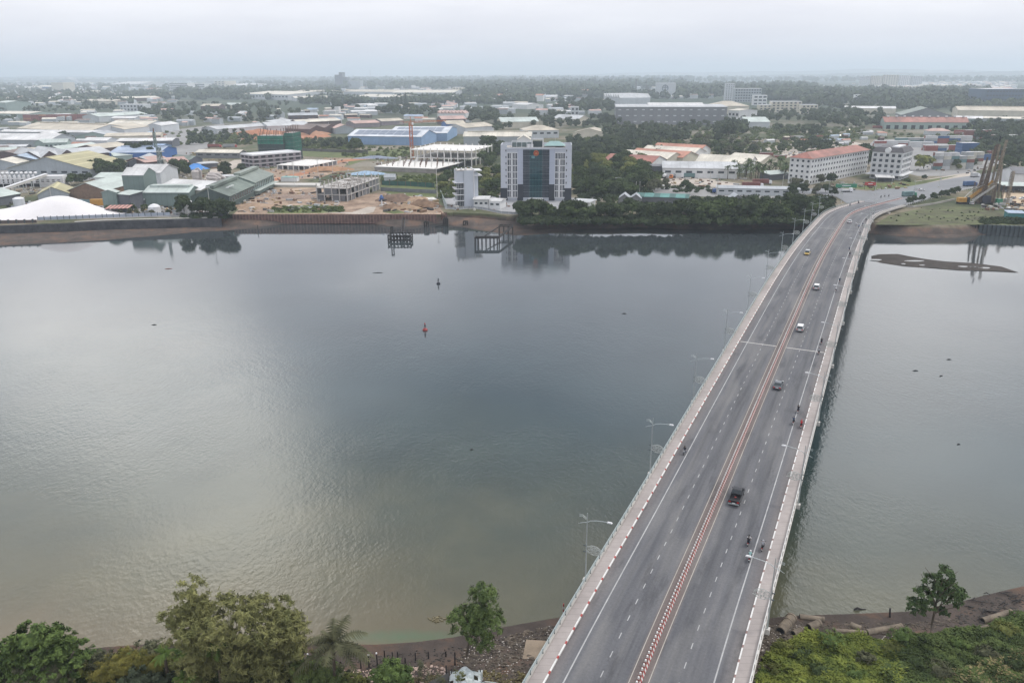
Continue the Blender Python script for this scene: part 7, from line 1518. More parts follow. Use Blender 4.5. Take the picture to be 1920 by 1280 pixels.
def netted():
    gn = mat('green_scaffold_net', (.03, .21, .14), .85, .35, .25, c2=(.02, .11, .08), stripe=('Z', 3.5, .6, .1)); gnd = mat('dark_scaffold_net', (.055, .085, .08), .9, .4, .3)
    P = G(495, 302); Q = G(526, 304); W = math.hypot(Q[0] - P[0], Q[1] - P[1]) ; t = thing('netted_tower', 'tower under construction wrapped in green scaffold netting with bare rods on top', 'building site', (P[0] - 3, P[1], LAND)); rz = 0.
    # main block and a narrower second block to its right
    for x0, x1, y0, y1, h in ((0, 22, 0, 12, 22), (23.5, 30, 3, 22, 24)):
        for k in range(6): MB().box(x0, x1, y0, y1, k * h / 6 + h / 6 - .4, k * h / 6 + h / 6).build('floor_slab', pc, t)
        for k in range(6):
            for (a, b, c, d) in ((x0 - .6, x1 + .6, y0 - .75, y0 - .62), (x1 + .62, x1 + .75, y0 - .6, y1 + .6)):
                MB().box(a, b, c, d, k * h / 6 + .15, (k + 1) * h / 6 - .05).build('net', gn if k > 3 or (k > 1 and x0 > 5) else gnd, t)
        q = MB()
        for x in np.linspace(x0 - .9, x1 + .9, 9): q.bar((x, y0 - 1, 0), (x, y0 - 1, h + 1), .15)
        for y in np.linspace(y0, y1, 11): q.bar((x1 + 1, y, 0), (x1 + 1, y, h + 1), .15)
        for k in range(1, 10): q.bar((x0 - .9, y0 - 1, k * h / 9), (x1 + .9, y0 - 1, k * h / 9), .12); q.bar((x1 + 1, y0, k * h / 9), (x1 + 1, y1, k * h / 9), .12)
        q.build('scaffold', steel_d, t)
        for x in np.linspace(x0 + 1, x1 - 1, 4 if x0 == 0 else 3):
            for y in np.linspace(y0 + 1, y1 - 1, 4): MB().bar((x, y, 0), (x, y, h + (4.5 + 1.5 * math.sin(x * 3 + y))), .42).build('column', reb, t)
    t.rotation_euler = (0, 0, R(-6))
netted()
def lattice(mb, a, b, w_, n, r_=.1, taper=1.0):
    a, b = Vector(a), Vector(b); d = (b - a).normalized(); u = d.cross(Vector((0, 0, 1))) if abs(d.z) < .9 else Vector((1, 0, 0)); u.normalize(); v = d.cross(u).normalized()
    def ring(f): s = w_ / 2 * (1 + (taper - 1) * f); c = a.lerp(b, f); return [c + u * s * i + v * s * j for i, j in ((-1, -1), (1, -1), (1, 1), (-1, 1))]
    for k in range(n):
        r0, r1 = ring(k / n), ring((k + 1) / n)
        for i in range(4): mb.bar(r0[i], r1[i], r_ * 1.5); mb.bar(r0[i], r1[(i + 1) % 4] if k % 2 else r0[(i + 1) % 4], r_); mb.bar(r0[(i + k) % 4], r1[(i + k + 1) % 4], r_)
org = mat('orange_crane_paint', (.45, .13, .045), .6, .15, .5)
def crane():
    p = G(773, 303); t = thing('tower_crane', 'orange lattice tower crane standing in the middle of the building site', 'tower crane', (p[0], p[1], LAND), R(12)); q = MB(); lattice(q, (0, 0, 0), (0, 0, 33), 2.5, 13, .34); q.build('mast', org, t)
    q = MB(); lattice(q, (0, 0, 33.6), (32, 6, 33.9), 1.2, 16, .14, .6); q.build('jib', org, t); q = MB(); lattice(q, (0, 0, 33.6), (-9, -1.7, 33.6), 1.0, 5, .09); q.build('counter_jib', org, t)
    MB().box(-9.5, -7, -2.4, -.8, 32, 33.9).build('counterweight', conc, t); q = MB(); q.bar((0, 0, 33.6), (0, 0, 38), .5); q.bar((0, 0, 38), (20, 3.8, 34.2), .08); q.bar((0, 0, 38), (-8, -1.5, 34.2), .08); q.build('tower_head', org, t); MB().box(.8, 2.4, -1.8, -.4, 31.3, 33.2).build('cab', trim, t)
crane()
# earth heaps, tarpaulins
def heap(name, label, x, y, rx, ry, h, mt, seed=0, z=LAND, cat='heap', rz=0., n=26, lump=.22, prof_=None):
    rg = np.random.default_rng(seed + 5); ph = rg.uniform(0, 6.28, 8); p = G(x, y, z); v = []; f = []
    for i in range(n + 1):
        for j in range(n + 1):
            u, w_ = 2 * i / n - 1, 2 * j / n - 1; r = math.sqrt(u * u + w_ * w_); a = math.atan2(w_, u); k = 1 + .12 * math.sin(3 * a + ph[0]) + .08 * math.sin(5 * a + ph[1]); q_ = max(0., 1 - (r / k) ** 1.6)
            hh = h * q_ * (prof_(u) if prof_ else 1) * (1 + lump * (math.sin(u * 5 + ph[2]) * math.cos(w_ * 4 + ph[3]) + .5 * math.sin(u * 11 + ph[4]) * math.sin(w_ * 9 + ph[5]))) if q_ > 0 else -.06
            v.append((u * rx, w_ * ry, hh - .05))
    for i in range(n):
        for j in range(n): a = i * (n + 1) + j; f.append((a, a + n + 1, a + n + 2, a + 1))
    o = MB().mesh(v, f).build(name, mt, smooth=True); o.location = (p[0], p[1], z); o.rotation_euler = (0, 0, rz); return tag(o, label, cat)
heap('earth_heap', 'dark brown round earth heap behind the blue rig on the bare plot', 742, 375, 12, 9, 4.2, mat('dark_earth', (.17, .115, .085), .95, .3, .5), 1); heap('earth_heap', 'lower brown earth heap nearest the sheet pile wall on the left', 738, 391, 8, 5, 2.6, soil, 2); heap('earth_heap', 'broad brown earth heap right of the lower one near the wall', 760, 391, 10, 5, 2.4, mat('sandy_earth', (.30, .21, .14), .95, .3, .4), 3)
heap('earth_heap', 'large brown earth heap near the quay corner fence', 796, 388, 11, 6, 4.4, soil, 4); heap('earth_heap', 'tan earth heap with a pit beside the white slab', 783, 376, 9, 7, 2.4, mat('tan_earth', (.33, .23, .15), .95, .3, .4), 5)
heap('earth_heap', 'long orange spoil mound by the grassy lot near the low slab building', 612, 320, 22, 9, 3.6, mat('orange_spoil', (.33, .19, .11), .95, .3, .3), 6, rz=.3); heap('earth_heap', 'big red laterite mound behind the netted tower, left one', 488, 252, 42, 22, 6, dirt2, 7); heap('earth_heap', 'red laterite mound behind the netted tower, right one', 575, 252, 30, 16, 7, mat('pale_red_earth', (.40, .22, .14), .95, .2, .2), 8)
heap('earth_heap', 'flat dump of earth and scrap on the bare plot left of the grey shell', 556, 370, 16, 9, 1.6, mat('scrap_earth', (.27, .20, .16), .95, .45, .9), 9); heap('earth_heap', 'low tan ridge of earth above the grass strip', 480, 388, 20, 8, 2.0, mat('tan_ridge', (.32, .225, .155), .95, .3, .3), 10)
heap('salt_mound', 'huge smooth white sheeted mound at the left edge by the sea wall', 60, 405, 50, 13, 14, mat('white_sheeting', (.76, .73, .73), .7, .05, .1), 11, rz=R(9), n=44, lump=.05, prof_=lambda u: .33 + .62 * math.exp(-((u - .40) / .36) ** 2), cat='mound')
heap('tarpaulin', 'bright blue tarpaulin spread over a heap by the hopper', 364, 317, 12, 9, 4, mat('blue_tarpaulin', (.06, .22, .55), .5, .15, .4), 12, cat='tarpaulin'); heap('tarpaulin', 'pale blue tarpaulin over a long heap behind the grey shell', 688, 326, 16, 9, 2.2, mat('faded_blue_tarpaulin', (.27, .38, .50), .6, .25, .5, stripe=('X', 3, .7, .2)), 13, cat='tarpaulin', lump=.1); heap('tarpaulin', 'grey blue tarpaulin strip on the grass behind the column stubs', 704, 297, 22, 6, 2.2, mat('grey_tarpaulin', (.22, .25, .32), .7, .2, .5), 14, cat='tarpaulin')
for i, x in enumerate((132, 154, 179)):
    p = G(x, 404 - i * .8); o = MB(); o.box(-3.4, 3.4, -2, 2, 0, 1.9); o.mesh([(-3.5, -2.1, 1.9), (3.5, -2.1, 1.9), (3.5, 2.1, 1.9), (-3.5, 2.1, 1.9), (-3.3, 0, 2.5), (3.3, 0, 2.5)], [(0, 1, 5, 4), (2, 3, 4, 5), (1, 2, 5), (3, 0, 4)]); o = o.build('covered_stack', mat('yellow_green_sheet', (.40, .38, .17), .8, .12, .4)); o.location = (p[0], p[1], LAND); tag(o, ('yellow green sheeted stack nearest the white mound', 'yellow green sheeted stack in the middle of three', 'yellow green sheeted stack nearest the green pavilion')[i], 'stack')
S('rusty striped lean-to roof in front of the green pavilion', (198, 392), (240, 391), 8, 3.2, .6, 'mono', 'dgrey', mat('rusty_striped_roof', (.24, .13, .11), .8, .2, .5, stripe=('X', 2.2, 2.6, .35)), name='lean_to', openf=True, over=.4)
def cylt(name, label, x, y, r, h, mt, z=LAND, dome=0, cat='tank', skirt=None):
    p = G(x, y, z); t = thing(name, label, cat, (p[0], p[1], z)); q = MB(); q.cyl(0, 0, 0, h, r, r, 24); q.build('shell', mt, t, False)
    q = MB(); q.tube([(0, 0, h + .01), (0, 0, h + .3 + dome * .6), (0, 0, h + .3 + dome)], [r * 1.02, r * .6, .05], 24); q.build('lid', trim, t); return t
cylt('settling_tank', 'round settling tank with a white cover in front of the green silo house', 259, 385, 4.2, 3.2, mat('tank_grey', (.20, .21, .21), .8, .2, .4), dome=.3); cylt('settling_tank', 'smaller round tank right of the larger white covered one', 287, 386, 3.2, 3.0, mat('tank_grey', (.2, .2, .2)), dome=.2)
cylt('water_tank', 'white domed tank in a white frame near the panel fence', 291, 401, 3.2, 4.0, trim, dome=1.4); cylt('water_tank', 'stout white tank beside the trees at the sea wall corner', 349, 398, 3.6, 6.2, W_['white'], dome=.6); cylt('water_tank', 'narrow white tank next to the stout white one', 362, 398, 1.8, 5, W_['white'], dome=.4)
cylt('water_tank', 'pale silo tank left of the yard junk by the white mound', 38, 390, 3.0, 5.5, W_['lgrey'], dome=.6)
cc = MB().box(-6, 6, -1.3, 1.3, 0, 3.6).box(-6.06, -.1, -1.36, -1.304, .1, 3.5).build('cabin_container', mat('orange_panel', (.50, .26, .05), .6, .15, .4)); p = G(178, 385); cc.location = (p[0], p[1], LAND); cc.rotation_euler = (0, 0, .1); tag(cc, 'orange container left of the green pavilion', 'container')
cc = MB().box(-4, 4, -1.3, 1.3, 0, 3.6).box(-4.06, 0, -1.36, -1.304, .1, 3.5).build('cabin_container', mat('teal_panel', (.18, .27, .29), .6, .15, .4)); p = G(158, 385.5); cc.location = (p[0], p[1], LAND); cc.rotation_euler = (0, 0, .1); tag(cc, 'dull teal container left of the orange one', 'container')
pad = MB().box(-2.6, 2.6, -4, 4, 0, 1.0).box(-1, 1, -1, 1.2, 1.001, 1.35).build('concrete_box', pcl); p = G(808, 375); pad.location = (p[0], p[1], LAND); pad.rotation_euler = (0, 0, .35); tag(pad, 'small bright white concrete box on the bare plot', 'concrete box')
def rig_small():
    p = G(716, 387); t = thing('drilling_rig', 'small blue headed drilling rig on the bare plot', 'drilling rig', (p[0], p[1], LAND)); MB().box(-1.2, 1.2, -1, 1, 0, .9).build('base', conc_l, t); q = MB(); q.tube([(0, 0, .9), (0, 0, 4.4)], [.5, .35], 8); q.build('mast', trim, t); q = MB(); q.tube([(0, 0, 4.0), (0, 0, 5), (0, 0, 6.6)], [1.0, 1.3, .6], 8); q.tube([(-1.6, 0, 3.4), (1.6, 0, 4.9)], .3, 6); q.build('head', CP['blue'], t)
rig_small()
def works_tower():
    p = G(310, 352); t = thing('process_tower', 'tall grey green steel process tower with platforms and white ducts', 'tower', (p[0], p[1], LAND)); sg_ = mat('grey_green_steel', (.20, .25, .235), .7, .25, .4)
    q = MB(); lattice(q, (-.8, 0, 0), (-.8, 0, 27), 3.6, 12, .30, .55); lattice(q, (-2.6, .5, 27), (-2.6, .5, 37), 1.4, 6, .22, .8); q.build('lattice', sg_, t)
    for z, s in ((9, 4.4), (14, 3.8), (19, 3.0), (24, 2.6)): MB().box(-s - .8, s - .2, -s * .7, s * .7, z, z + .25).build('platform', conc_l, t)
    q = MB(); q.cyl(-.8, 0, 3, 16, 1.3, 1.3, 14); q.cyl(-.8, 0, 16, 26, .9, .7, 14); q.build('column_vessel', steel, t); q = MB(); q.cyl(2.2, .5, 0, 17, .8, .8, 12); q.cyl(-3.6, 1, 0, 12, .7, .7, 12); q.build('side_vessel', conc_l, t)
    for k, (x, z) in enumerate(((-4, 11), (-3, 7), (3.8, 12), (4.4, 8), (1, 10))):
        q = MB(); q.tube([(x - 2.2, -1.5, z), (x - .5, -1.8, z + 2.2), (x + 1, -1.8, z + 1.4), (x + 1.4, -1.6, z - 2.6)], .38, 8); q.build('duct', trim, t)
    q = MB(); q.cyl(-2.6, .5, 37, 39.5, .5, .3, 8); q.build('stack_top', rustc, t)
works_tower()
def hopper():
    p = G(371, 354); t = thing('dust_hopper', 'rusty white conical dust hopper with ducts and bags behind the green works', 'hopper', (p[0], p[1], LAND)); hm2 = mat('dusty_white', (.46, .42, .40), .85, .25, .4)
    q = MB(); q.tube([(0, 0, 2.5), (0, 0, 7), (0, 0, 11.5), (0, 0, 12.5)], [.7, 2.6, 2.9, 2.0], 16); q.build('cone', hm2, t)
    for a in range(4): MB().bar((2 * math.cos(a * 1.571), 2 * math.sin(a * 1.571), 0), (2 * math.cos(a * 1.571), 2 * math.sin(a * 1.571), 8), .35).build('leg', steel, t)
    q = MB(); q.tube([(3.5, 0, 0), (3.5, 0, 12), (2, 0, 13.5), (0, 0, 13)], .6, 10); q.build('riser_duct', hm2, t)
    for k, (x, y, z, l, a) in enumerate(((7, 1, 9, 9, -.25), (7, -1, 7.5, 12, -.3), (8, 3, 10, 11, -.35), (-6, -2, 4.5, 8, .1), (-9, 0, 3.8, 7, .2), (10, -2, 5, 7, 0))):
        q = MB(); q.tube([(x, y, z), (x + l * .5, y, z + .4 + a * l * .3), (x + l, y, z + a * l)], [.9, 1.1, .8], 10); q.build('duct', hm2, t)
    for x in (6, 9, 13, 16): q = MB(); q.cyl(x, -2, 0, 6.5 + (x % 3), 1.1, 1.1, 12); q.build('silo', hm2, t)
hopper()
def pipeworks():
    p = G(-4, 352); t = thing('pipe_works', 'white pipe and duct works in a row at the left edge', 'pipe works', (p[0], p[1], LAND), R(4)); 
    for k in range(9): q = MB(); x = k * 3.1; q.tube([(x, 0, 3), (x, 0, 8), (x + .8, .6, 9.4), (x + 1.6, 2, 9.6)], .95, 10); q.build('duct', trim, t)
    MB().box(28, 44, 0, 7, 0, 7.5).build('block', W_['white'], t)
    for i in range(4): panel(t, 'window', 30.5 + i * 3.6, 0, 3.5, 1.8, 1.4, 'f', dark_m)
    q = MB()
    for x in range(0, 30, 5): q.bar((x, -2, 0), (x, -2, 6.2), .3)
    for z in (3.0, 4.4, 6.0): q.bar((-3, -2, z), (46, -2, z), .4)
    q.build('pipe_rack', trim, t); MB().box(-3, 28, 3, 9, 0, 4.5).build('shed_wall', dark_m, t)
    p = G(-10, 374); c = G(91, 350); t = thing('conveyor', 'long sloping grey conveyor rising to the left of the brick shed', 'conveyor', (0, 0, 0)); q = MB(); q.bar((p[0], p[1], LAND + 4), (c[0], c[1], LAND + 8), 1.8, 1.2); q.build('gallery', conc_l, t); q = MB(); q.bar((p[0], p[1], LAND + 4.9), (c[0], c[1], LAND + 8.9), 2.1, .3); q.build('gallery_roof', trim, t)
    for f in np.linspace(.05, 1, 7): MB().bar((p[0] + (c[0] - p[0]) * f, p[1] + (c[1] - p[1]) * f, LAND), (p[0] + (c[0] - p[0]) * f, p[1] + (c[1] - p[1]) * f, LAND + 4 + 4 * f), .35).build('trestle', steel, t)
pipeworks()
# loose materials and scrap lying about the yards
q = MB(); rg = np.random.default_rng(91); cm = [conc_l, rustc, R_['grey'], wood_d, soil, conc, conc_d, mat('timber_yellow', (.36, .27, .15), .9, .3, .8)]
for x0, x1, y0, y1, n in ((440, 640, 356, 398, 170), (715, 826, 366, 399, 90), (470, 660, 296, 342, 150), (700, 900, 296, 322, 110), (10, 420, 380, 405, 260), (0, 240, 345, 372, 130), (1130, 1400, 334, 352, 90), (1380, 1610, 262, 296, 200), (1840, 1925, 378, 396, 80), (1640, 1900, 300, 326, 90), (1560, 1700, 342, 360, 50), (840, 1100, 380, 398, 50), (30, 430, 285, 340, 200)):
    for _ in range(n):
        p = G(rg.uniform(x0, x1), rg.uniform(y0, y1)); a = rg.uniform(0, 3.14); l, w_, h = rg.uniform(.6, 4.2), rg.uniform(.3, 1.6), rg.uniform(.15, 1.3); q.bar((p[0] - l / 2 * math.cos(a), p[1] - l / 2 * math.sin(a), LAND + h / 2), (p[0] + l / 2 * math.cos(a), p[1] + l / 2 * math.sin(a), LAND + h / 2 + rg.uniform(0, .2)), w_, h, int(rg.integers(8)))
tag(q.build('yard_debris', cm), 'loose building materials and scrap scattered over the yards and bare lots', 'debris', kind='stuff')
# poles
def pole(x, yb, yt, label, name='utility_pole', arm=0, mt=None):
    p = G(x, yb); h = (yb - yt) / pxm(p) * 1.02; t = thing(name, label, name.replace('_', ' '), (p[0], p[1], LAND)); MB().cyl(0, 0, -.1, h, .2, .13, 8).build('mast', mt or conc_l, t)
    if arm == 1:
        for z in (h - .6, h - 1.5): MB().bar((-1.2, 0, z), (1.2, 0, z), .14).build('cross_arm', steel_d, t)
    if arm == 2:
        q = MB()
        for dx in (-.9, -.3, .3, .9): q.box(dx - .22, dx + .22, -.35, .1, h - .4, h + .1)
        q.build('floodlight', trim, t)
    if arm == 3: MB().bar((0, 0, h), (1.8, 0, h + .3), .1).build('arm', steel, t); MB().box(1.6, 2.3, -.15, .15, h + .22, h + .36).build('lamp_head', trim, t)
for a in ((396, 406, 352, 'tall white floodlight mast at the sea wall corner', 'floodlight_mast', 2), (98, 380, 343, 'white pole at the top end of the conveyor', 'utility_pole', 3), (820, 372, 316, 'concrete pole by the fence left of the annex tower', 'utility_pole', 1), (571, 330, 312, 'thin pole beside the pale track', 'utility_pole', 1), (552, 345, 306, 'pole on the bare lot beside the low slab hall', 'utility_pole', 1), (495, 352, 315, 'dark pole near the end of the green works', 'utility_pole', 1), (597, 330, 298, 'pole at the orange spoil mound', 'utility_pole', 1), (624, 324, 296, 'pole right of the orange spoil mound', 'utility_pole', 1), (1331, 345, 318, 'pole before the long pale warehouse', 'utility_pole', 1), (1344, 369, 330, 'pale pole left of the blue fronted trailer', 'utility_pole', 1), (1192, 366, 341, 'left one of a pair of slim poles by the spreading trees', 'utility_pole', 0), (1199, 366, 341, 'right one of a pair of slim poles by the spreading trees', 'utility_pole', 0), (1466, 360, 330, 'pole left of the long apartment block', 'utility_pole', 3), (1481, 362, 335, 'slim pole at the corner of the long apartment block', 'utility_pole', 3), (240, 250, 214, 'thin mast above the beige roofs on the left', 'mast', 1), (1425, 296, 277, 'pole on the dirt lot behind the warehouses', 'utility_pole', 1), (1146, 292, 279, 'pole standing in the thicket right of the office tower', 'utility_pole', 1), (1188, 285, 272, 'pole at the edge of the thicket behind the red roofed sheds', 'utility_pole', 1)): pole(*a[:3], a[3], a[4], a[5])
# far chimneys, cement works, smoke
def stack_(x, yt, yb, w_, label, mt, name='chimney'):
    p = G(x, yb); h = (yb - yt) / pxm(p); r = w_ / 2 / pxm(p); o = MB().cyl(0, 0, 0, h, r, r * .8, 12).cyl(0, 0, h, h * 1.01, r * .9, r * .9, 12).build(name, mt); o.location = (p[0], p[1], LAND); tag(o, label, name)
stack_(1192, 150, 176, 3.6, 'thick grey chimney left of the emblem block', conc_d); stack_(1211, 153, 178, 2.0, 'slender grey chimney between the thick one and the emblem block', conc_d); stack_(1184, 168, 190, 1.6, 'short dark stack below the thick grey chimney', conc_d)
stack_(1215, 167, 192, 1.4, 'thin stack right of the slender chimney', conc_d)
for i, (x0, x1, yt, yb, lab) in enumerate(((629, 637, 142, 166, 'left tower of the far cement works'), (637, 643, 137.5, 166, 'tallest middle tower of the far cement works'), (643, 651, 146, 166, 'right tower of the far cement works'), (651, 676, 153, 167, 'low block right of the far cement works'))): Bf(lab, x0, x1 - .3, yt, yb, 40, 4, 0, 0, 'dgrey' if i < 3 else 'grey', name='cement_tower', side='')
stack_(695.5, 133, 160, .7, 'hair thin radio mast right of the cement works', steel, 'radio_mast')
for x, y, w_, lab in ((1247, 168, 7, 'emblem'),):
    for o in bpy.data.objects:
        if o.get('label', '').startswith('large pale grey block with a round ring'):
            W = 37 / pxm(G(1247, 184)); h = 26 / pxm(G(1247, 184)); q = MB(); q.tube([(W * .46 + 5.2 / pxm(G(1247, 184)) * math.cos(u), -.6, h * .68 + 5.2 / pxm(G(1247, 184)) * math.sin(u)) for u in np.linspace(0, 6.283, 25)], 1.6, 6, cap=False)
            q.tube([(W * .46, -.6, h * .68 - 10), (W * .46, -.6, h * .68 + 10)], 1.2, 6); q.tube([(W * .46 - 9, -.6, h * .68 + 2), (W * .46 + 9, -.6, h * .68 + 2)], 1.2, 6); q.build('ring_emblem', mat('dark_emblem', (.14, .17, .21), .7, .1, .1), o)
p = G(149, 160); sm = bpy.data.materials.new('smoke'); sm.use_nodes = True; t = sm.node_tree; t.nodes.clear(); o_ = N(t, 'ShaderNodeOutputMaterial'); v_ = N(t, 'ShaderNodeVolumePrincipled'); v_.inputs['Density'].default_value = .035; v_.inputs['Color'].default_value = (.95, .96, 1, 1); L(t, v_.outputs[0], o_.inputs['Volume'])
q = MB(); q.tube([(0, 0, 0), (-14, 0, 14), (-36, 0, 28), (-62, 0, 34), (-95, 0, 40)], [3, 9, 13, 12, 5], 10); o = q.build('smoke', sm, smooth=True); o.location = (p[0], p[1], LAND + 18); tag(o, 'white smoke drifting left from the far factories on the skyline', 'smoke', kind='stuff')
# far small houses of the town, individually too small to show parts
HG = [(1690, 1850, 160, 172, 80, 9, 'pale', 'tiny pale house of the dense far town on the right', 'houses of the far town'), (0, 430, 153, 168, 46, 12, 'mix', 'tiny far works building on the left skyline', 'far works on the left'), (560, 960, 160, 176, 26, 12, 'mix', 'tiny far shed among the central distant woods', 'far sheds in the centre'), (980, 1260, 168, 188, 22, 10, 'mix', 'tiny far shed among the right centre woods', 'far sheds right of centre'), (1260, 1620, 160, 180, 22, 10, 'mix', 'tiny far building among the right hand woods', 'far buildings on the right'), (40, 330, 170, 196, 30, 9, 'mix', 'small distant roof among the left tree belts', 'roofs among the left tree belts'), (1600, 1900, 183, 194, 10, 9, 'mix', 'small distant roof at the edge of the right hand wood', 'roofs at the right hand wood'), (560, 900, 205, 232, 34, 7, 'mix', 'small low roof in the crowded middle ground beyond the blue warehouses', 'roofs beyond the blue warehouses'), (0, 330, 238, 300, 60, 6, 'mix', 'small shed squeezed between the big left hand warehouses', 'small sheds of the left district'), (1380, 1660, 250, 275, 26, 4, 'mix', 'small low shelter on the crowded lots beyond the truck yard', 'shelters on the waste lots')]
hs = {}
def hut(kind, mt_r, mt_w):
    q = MB().box(-.5, .5, -.4, .4, 0, .7, 1); q.mesh([(-.55, -.45, .70), (.55, -.45, .70), (.55, .45, .70), (-.55, .45, .70), (-.55, 0, .95), (.55, 0, .95)], [(0, 1, 5, 4), (2, 3, 4, 5), (1, 2, 5), (3, 0, 4)], 0); o = q.build('small_building', [mt_r, mt_w]); return o
hk = [('white', 'lgrey'), ('cream', 'cream'), ('lgrey', 'grey'), ('orange', 'white'), ('beige', 'brown'), ('sky', 'lgrey'), ('brown', 'brown')]
rg = np.random.default_rng(31)
for x0, x1, y0, y1, n, h, kd, lab, grp in HG:
    for i in range(n):
        kk = int(rg.integers(0, 4 if kd == 'pale' else 7)); p = G(rg.uniform(x0, x1), rg.uniform(y0, y1))
        if kk not in hs: hs[kk] = hut(kk, R_[hk[kk][0]], W_[hk[kk][1]]); o = hs[kk]
        else: o = hs[kk].copy(); col.objects.link(o)
        w_ = h * rg.uniform(1.2, 3.2); o.location = (p[0], p[1], LAND); o.scale = (w_, h * rg.uniform(1, 2.2), h * rg.uniform(.8, 1.3)); o.rotation_euler = (0, 0, rg.uniform(-.5, .5)); tag(o, lab, 'building', grp)
q = MB(); V, F, Mi = [], [], []; rg = np.random.default_rng(77); mtl = [R_[k] for k in ('white', 'cream', 'lgrey', 'beige', 'pink', 'grey', 'brown')] + [W_['lgrey'], W_['grey']]
for x0, x1, y0, y1, n, h in ((-40, 470, 151, 170, 260, 12), (0, 330, 170, 198, 130, 9), (440, 960, 152, 178, 150, 11), (960, 1600, 158, 186, 150, 10), (1640, 1900, 155, 174, 330, 10), (620, 900, 186, 212, 60, 8), (930, 1130, 188, 216, 40, 8), (0, 640, 212, 236, 60, 7)):
    for _ in range(n):
        p = G(rg.uniform(x0, x1), rg.uniform(y0, y1)); w_, d_, hh = h * rg.uniform(1, 4), h * rg.uniform(1, 2.4), h * rg.uniform(.6, 1.1); a = rg.uniform(-.4, .4); c_, s_ = math.cos(a), math.sin(a)
        T_ = lambda x, y, z: (p[0] + x * c_ - y * s_, p[1] + x * s_ + y * c_, LAND + z)
        v = [T_(i * w_ / 2, j * d_ / 2, z) for z in (0, hh) for i, j in ((-1, -1), (1, -1), (1, 1), (-1, 1))] + [T_(-w_ / 2, 0, hh * 1.3), T_(w_ / 2, 0, hh * 1.3)]
        q.mesh(v, [(0, 1, 5, 4), (1, 2, 6, 9, 5), (2, 3, 7, 6), (3, 0, 4, 8, 7)], 7 + int(rg.integers(2))); q.mesh([v[4], v[5], v[9], v[8], v[7], v[6]], [(0, 1, 2, 3), (5, 4, 3, 2)], int(rg.integers(7)))
tag(q.build('far_rooftops', mtl), 'countless tiny roofs of the far town and factories scattered to the horizon', 'rooftops', kind='stuff')
# signs, drilling rig and excavator by the right bank
def sign(x0, x1, yt, yb, yg, c, label):
    P, Q = G(x0, yg), G(x1, yg); m_ = pxm(P); W = Q[0] - P[0]; h1, h0 = (yg - yt) / m_, (yg - yb) / m_; t = thing('roadside_banner', label, 'sign', (P[0], P[1], LAND)); MB().box(0, W, 0, .2, h0, h1).build('board', c, t); MB().box(W * .3, W * .72, -.04, -.004, (h0 + h1) / 2 - .25, (h0 + h1) / 2 + .25).build('lettering_band', trim, t)
    for x in (.3, W - .3): MB().bar((x, .35, 0), (x, .35, h1), .2).build('post', steel_d, t)
sign(1566, 1606, 345, 352, 358, CP['green'], 'long green banner board at the end of the bridge'); sign(1620, 1641, 342, 348, 356, CP['red'], 'red banner board right of the long green one')
def bigrig():
    p = G(1858, 382); t = thing('piling_rig', 'tall rusty brown piling rigs and leads crowded together on the right bank', 'piling rig', (p[0], p[1], LAND)); br = mat('rusty_lead', (.17, .12, .09), .85, .4, .5); tan = mat('tan_steel', (.33, .27, .20), .8, .3, .5)
    for i, (x, y, h, tx, w_) in enumerate(((-7, 0, 34, 4.5, 1.2), (-5.6, 3, 30, 4.0, 1.0), (-2.5, 4, 27, 1.2, .9), (1.0, 2, 36, 2.2, 1.3), (3.6, 5, 30, .2, .9), (-.5, 8, 30, 1.0, .9), (-4.6, 1, 33, 1.6, .8), (2.2, 7, 33, .8, .8), (-6.4, 6, 26, 3.0, .7), (5.4, 3, 22, -1.4, .8))):
        q = MB(); lattice(q, (x, y, 0), (x + tx, y, h), w_, 16, .12, .7); q.build('lead', (br, tan)[i % 2], t)
    for i in range(16): x, y = rg.uniform(-8, 10), rg.uniform(-3, 7); q = MB(); lattice(q, (x, y, 0), (x + rg.uniform(-1, 1), y, rg.uniform(8, 24)), .8, 9, .075); q.build('pile_section', (tan, br)[i % 2], t)
    MB().box(-6, -1, -1, 3, .8, 4.6).build('engine_house', mat('dark_machine', (.035, .035, .05), .7, .2, .5), t); MB().box(-7, 0, -2, 4, 0, .9).build('track_base', black, t)
    for x in (2.0, 7.5): MB().box(x, x + 3.4, -2, 1, 0, 3.0).build('cabin', (CP['green'], conc_l)[x > 5], t)
    q = MB(); q.tube([(-.6, 2, 35.5), (-.6, 2, 38)], [.6, .3], 8); q.build('hammer_head', black, t)
    p = G(1806, 382); t = thing('crawler_crane', 'orange yellow crawler crane with its boom raised to the right', 'crane', (p[0], p[1], LAND)); oy = mat('orange_yellow_paint', (.48, .26, .06), .6, .2, .5)
    MB().box(-3.2, 3.2, -2, -.9, 0, 1.1).build('track', black, t); MB().box(-3.2, 3.2, .9, 2, 0, 1.1).build('track', black, t); MB().box(-3.6, 2.2, -1.5, 1.5, 1.15, 3.6).build('body', oy, t); MB().box(1.0, 2.6, -1.7, -.6, 1.2, 4.0).build('cab', glass_d, t)
    q = MB(); lattice(q, (1.5, 0, 2), (15.5, 1, 13), 1.1, 12, .14, .7); q.build('boom', oy, t); q = MB(); q.bar((0, 0, 3.5), (4, .3, 8), .2); q.bar((4, .3, 8), (15.5, 1, 13), .12); q.build('gantry', trim, t)
    q = MB(); lattice(q, (4, -2, 2), (16, -1, 10.5), .8, 10, .12, .8); q.build('second_boom', conc_l, t)
bigrig()
